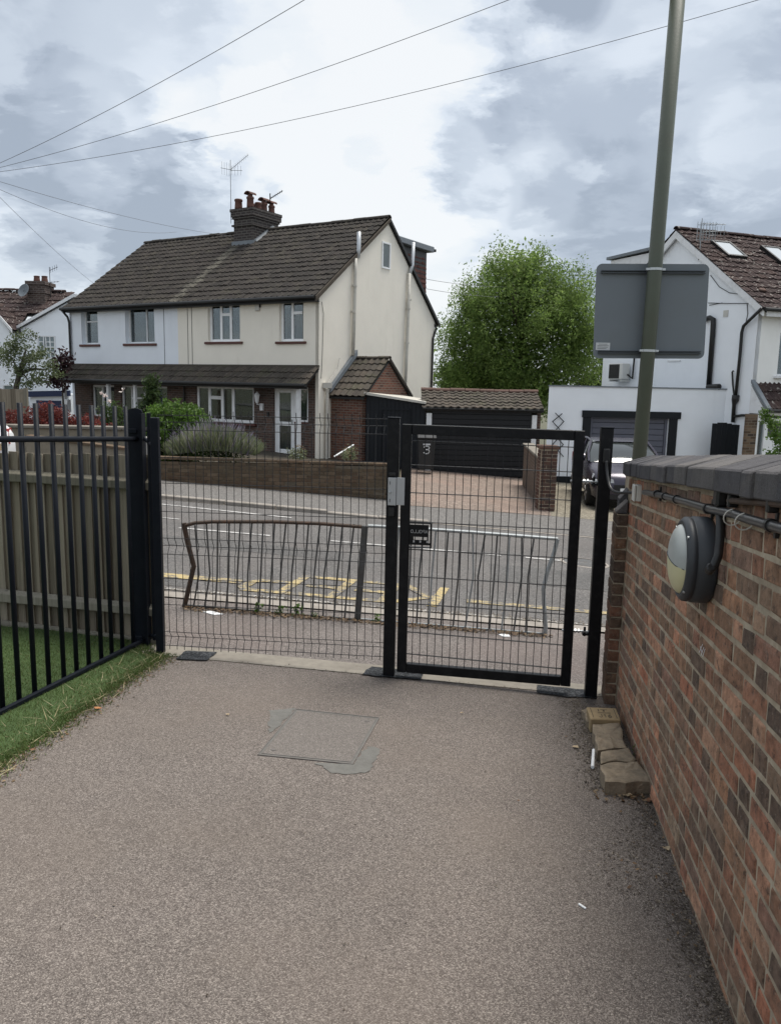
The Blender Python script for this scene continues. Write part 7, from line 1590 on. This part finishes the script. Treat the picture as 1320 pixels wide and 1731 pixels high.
t2 = PT(990, 620, 44); b2_ = thing('garden_tree', (t2[0], 44, g(9, 44)), 'dark small-leaved tree between the willow and the white house', 'tree')
leafcloud('crown', MAT['leaf_dark'], b2_, shell([(PT(1000, 615, 44), (1.5, 1.3, 2.6)), (PT(1012, 650, 44), (1.2, 1.2, 1.5))], 130, .6), 50, (.28, .28, .28), .10, .05, .5); mb = MB(); mb.tube([(t2[0], 44, -1.4), (t2[0], 44, 2.5)], [.2, .08], 8); mb.build('trunk', MAT['bark'], b2_)
t3 = PT(752, 650, 50); b3_ = thing('distant_bush', (t3[0], 50, g(4, 50)), 'rounded bush far behind in the gap right of the gable', 'bush')
leafcloud('crown', MAT['leaf_dark'], b3_, shell([(PT(752, 648, 50), (1.3, 1, 1.2)), (PT(740, 668, 50), (1.2, 1, 1.4))], 60, .6), 40, (.25, .25, .25), .10, 0, .5); mb = MB(); mb.tube([(t3[0], 50, -1.6), (t3[0], 50, 1)], [.15, .05], 6); mb.build('trunk', MAT['bark'], b3_)
# small tree far left
T4 = lambda x, y: atY(x, y, 26.); a = T4(28, 660); b4_ = thing('small_tree', (a[0], 26, g(-9, 26)), 'small loose pale-leaved tree in front of the far left white house', 'tree')
cs4 = np.concatenate([shell([(T4(x, y), r)], n, .5) for x, y, r, n in ((50, 595, (.75, .6, .35), 22), (15, 590, (.5, .5, .35), 14), (45, 570, (.35, .3, .25), 9), (65, 610, (.5, .5, .3), 13), (45, 640, (.55, .5, .35), 16), (15, 620, (.4, .4, .3), 8), (85, 625, (.35, .3, .25), 8), (68, 640, (.25, .25, .2), 5), (-5, 605, (.3, .3, .3), 6))])
leafcloud('crown', MAT['leaf_pale'], b4_, cs4, 32, (.12, .12, .07), .045, .0, .5)
mb = MB(); mb.tube([(a[0], 26, -.7), T4(28, 655), T4(35, 625), T4(45, 590)], [.10, .09, .07, .02], 8)
for q in ((60, 600), (15, 600), (70, 625), (50, 645), (85, 625)): mb.tube([T4(33, 632), (T4(33, 632)+T4(*q))/2 + (0, 0, .1), T4(*q)], [.05, .03, .012], 6)
mb.build('trunk', MAT['bark'], b4_)
T5 = lambda x, y: atY(x, y, 28.5); a = T5(105, 625); b5_ = thing('purple_shrub', (a[0], 28.5, g(-9, 28)), 'dark purple-leaved shrub between the far left house and the pair', 'shrub')
leafcloud('crown', MAT['leaf_purple'], b5_, shell([(T5(108, 615), (.35, .3, .35)), (T5(100, 635), (.35, .3, .5)), (T5(113, 603), (.15, .2, .25))], 30, .4), 28, (.10, .10, .12), .07, 0, .5)
mb = MB(); mb.tube([(a[0], 28.5, -.5), (a[0], 28.5, 1.6)], [.06, .02], 6); mb.build('trunk', MAT['bark'], b5_)
# red hedge, round bush, lavender, roses
T6 = lambda x, y: atY(x, y, 18.2); a = T6(90, 715); r6 = thing('red_leaved_shrub', (a[0], 18.2, .1), 'low spreading dark red maple shrub above the pale garden wall', 'shrub')
leafcloud('foliage', MAT['leaf_red'], r6, shell([(T6(40, 712), (.55, .5, .26)), (T6(90, 708), (.6, .5, .34)), (T6(75, 700), (.3, .4, .28)), (T6(135, 718), (.5, .5, .26)), (T6(165, 724), (.35, .4, .18)), (T6(5, 715), (.5, .5, .25))], 150, .55), 46, (.09, .09, .05), .036, .03, .45)
mb = MB()
for k in range(6): mb.tube([(a[0]-.9+.35*k, 18.25, -.2), (a[0]-.9+.35*k+.1, 18.25, .55)], [.03, .01], 5)
mb.build('stem', MAT['bark'], r6)
T7 = lambda x, y: atY(x, y, 17.6); a = T7(297, 720); r7 = thing('round_bush', (a[0], 17.6, -.4), 'bright green rounded bush in front of the white-framed bay', 'bush')
leafcloud('foliage', MAT['leaf_bush'], r7, shell([(T7(297, 722), (.68, .6, .58)), (T7(270, 725), (.42, .5, .48)), (T7(325, 722), (.42, .5, .42)), (T7(295, 745), (.7, .55, .5))], 420, .86), 46, (.06, .06, .05), .036, .05, .5)
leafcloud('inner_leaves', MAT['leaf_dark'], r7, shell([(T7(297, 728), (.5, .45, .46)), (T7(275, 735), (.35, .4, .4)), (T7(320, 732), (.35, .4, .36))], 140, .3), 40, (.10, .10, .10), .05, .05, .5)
mb = MB(); mb.tube([(a[0], 17.6, -.7), (a[0], 17.6, .3)], [.06, .03], 6); mb.build('stem', MAT['bark'], r7)
T8 = lambda x, y: atY(x, y, 16.75); a = T8(370, 765); r8 = thing('lavender_bush', (a[0], 16.75, -.2), 'wispy grey-green lavender spilling over the brown garden wall', 'bush')
def spikes(name, mat, parent, base_px, n, h, w):
    V = []
    for k in range(n):
        x = random.uniform(*base_px); f0 = (x-base_px[0])/(base_px[1]-base_px[0]); b0 = T8(x, 768 - 8*math.sin(f0*3.14)) + np.array([0, random.uniform(-.35, .3), 0]); hh = h*random.uniform(.6, 1.15)*(.45+.75*math.sin(.25+f0*2.7)); tilt = np.array([(f0-.5)*1.3 + random.gauss(0, .28), random.gauss(-.1, .3), 1]); tilt /= np.linalg.norm(tilt)
        s_ = np.array([1, random.uniform(-.5, .5), 0])*w; tp = b0 + tilt*hh; V += [b0 - s_, b0 + s_, tp + s_*.6, tp - s_*.6]
    npmesh(name, V, np.arange(len(V)).reshape(-1, 4), mat, parent)
spikes('foliage', MAT['leaf_lav'], r8, (292, 436), 2600, .40, .008); spikes('flower', MAT['lav_flower'], r8, (300, 425), 420, .56, .006)
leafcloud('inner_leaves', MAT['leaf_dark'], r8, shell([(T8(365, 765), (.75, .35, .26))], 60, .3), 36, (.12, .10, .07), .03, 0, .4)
T9 = lambda x, y: atY(x, y, 22.5)
for (lab, pts, wht, nm) in (('dark leafy rose bush with pale blooms by the left-hand doorway', ((185, 695, .30), (195, 715, .35), (190, 735, .4), (205, 705, .25), (178, 725, .3)), ((172, 664), (178, 668), (186, 678), (207, 660)), 'rose_bush'),
                            ('tall climbing rose beside the white porch post of the left house', ((256, 655, .20), (262, 668, .22), (252, 680, .18), (258, 645, .14), (246, 690, .25)), ((268, 712), (245, 688)), 'climbing_rose')):
    a = T9(pts[0][0], 760); q = thing(nm, (a[0], 22.5, -.6), lab, 'rose bush')
    leafcloud('foliage', MAT['leaf_dark'], q, np.concatenate([shell([(T9(x, y), (r, r*.8, r))], 12, .3) for x, y, r in pts]), 26, (.08, .08, .09), .045, .03, .5)
    [leafcloud('flower', MAT['rose'], q, [T9(*w)], 9, (.03, .03, .03), .035, 0, .9) for w in wht]
    mb = MB()
    for x, y, r in pts: mb.tube([(a[0], 22.5, -.7), (T9(x, y)+np.array([a[0], 22.5, -.7]))/2 + (.05, 0, .1), T9(x, y)], [.018, .014, .006], 5)
    mb.build('stem', MAT['twig'], q)
for px, lab in (((505, 768), 'reddish low plant beside the right-hand front door step'), ((590, 770), 'straggly dry plant at the foot of the outhouse wall')):
    a = atY(*px, 18.5); q = thing('border_plant', (a[0], 18.5, -.7), lab, 'plant')
    leafcloud('foliage', MAT['leaf_lav'], q, shell([(atY(px[0], px[1], 18.5), (.22, .2, .16))], 16, .2), 22, (.05, .05, .06), .03, 0, .5, upb=.4); leafcloud('seed_head', MAT['dead'], q, shell([(atY(px[0], px[1]-6, 18.5), (.2, .2, .12))], 8, .2), 10, (.03, .03, .03), .022, 0, .6)
    mb = MB()
    for k in range(6): mb.tube([(a[0], 18.5, -.75), atY(px[0]-12+5*k, px[1]-random.uniform(2, 12), 18.5)], [.008, .003], 4)
    mb.build('stem', MAT['twig'], q)
pk = atY(565, 772, 18.6); mb = MB(); mb.bar(pk, atY(598, 752, 18.9), .03, .03); tag(mb.build('leaning_stick', MAT['white_wood'], loc=pk), 'pale stick leaning by the outhouse wall', 'stick')
Tv = lambda x, y: atY(x, y, 19.6); a = Tv(1308, 760); q = thing('porch_shrub', (a[0], 19.6, -1.4), 'sprawling light green branch of leaves before the right-hand porch', 'shrub')
leafcloud('foliage', MAT['leaf_bush'], q, np.concatenate([shell([(Tv(x, y), (r, r, r))], k, .3) for x, y, r, k in ((1290, 697, .10, 5), (1296, 706, .12, 6), (1303, 718, .12, 6), (1312, 735, .15, 8), (1318, 750, .2, 9), (1300, 768, .12, 5), (1322, 770, .3, 14), (1325, 715, .18, 8), (1340, 740, .4, 14))]), 20, (.06, .06, .06), .035, 0, .6)
mb = MB(); mb.tube([(a[0]+.2, 19.6, -1.5), Tv(1318, 750), Tv(1304, 718), Tv(1289, 696)], [.02, .015, .01, .004], 5); mb.tube([(a[0]+.2, 19.6, -1.5), Tv(1322, 760), Tv(1300, 768)], [.02, .012, .004], 5); mb.build('stem', MAT['twig'], q)

# ================================================================== OVERHEAD WIRES
def wire(a, b, sag, r, label, mat='grey_wire', n=24):
    a, b = np.array(a), np.array(b); P = [a + (b-a)*t - np.array([0, 0, 4*sag*t*(1-t)]) for t in np.linspace(0, 1, n)]
    mb = MB(); mb.tube(P, r, 5); o = mb.build('overhead_wire', MAT[mat], loc=a); tag(o, label, 'wire', 'overhead telephone wires')
MAT['pale_wire'] = plain('weathered_wire', (.14, .14, .15), .6, .1, 5)
pole_top = atY(-60, 298, 14.5)
for (p1, d1_, p2, d2_, sag, lab) in (((-60, 302), 14.5, (640, -76), 9, .12, 'steepest of the overhead wires, crossing the upper left sky'), ((-60, 298), 14.5, (1100, -95), 9.5, .18, 'middle overhead wire rising to the top edge near the centre'), ((-60, 298), 14.5, (1500, -66), 10, .28, 'lowest long overhead wire, passing behind the lamp post')):
    wire(atY(*p1, d1_), atY(*p2, d2_), sag, .0038, lab, 'pale_wire')
e1 = H.pt(6.1, -.25, 4.3)
wire(atY(-60, 288, 14.5), atY(392, 399, 26.5), .15, .0042, 'upper of two thin wires dropping to the big chimney', 'pale_wire'); wire(atY(-60, 292, 14.5), atY(300, 392, 26.5), .35, .0042, 'lower thin wire dropping to the left half of the main roof', 'pale_wire')
wire(atY(-60, 272, 14.5), atY(160, 480, 29.5), .1, .0042, 'thin wire slanting down to the left end of the house roof', 'pale_wire')
wire(atY(606, 445, 27), atY(860, 485, 37), .2, .008, 'upper thin wire leaving the gable towards the willow', 'pale_wire'); wire(atY(585, 455, 26.5), atY(850, 502, 37), .2, .008, 'lower thin wire leaving the gable towards the willow', 'pale_wire')
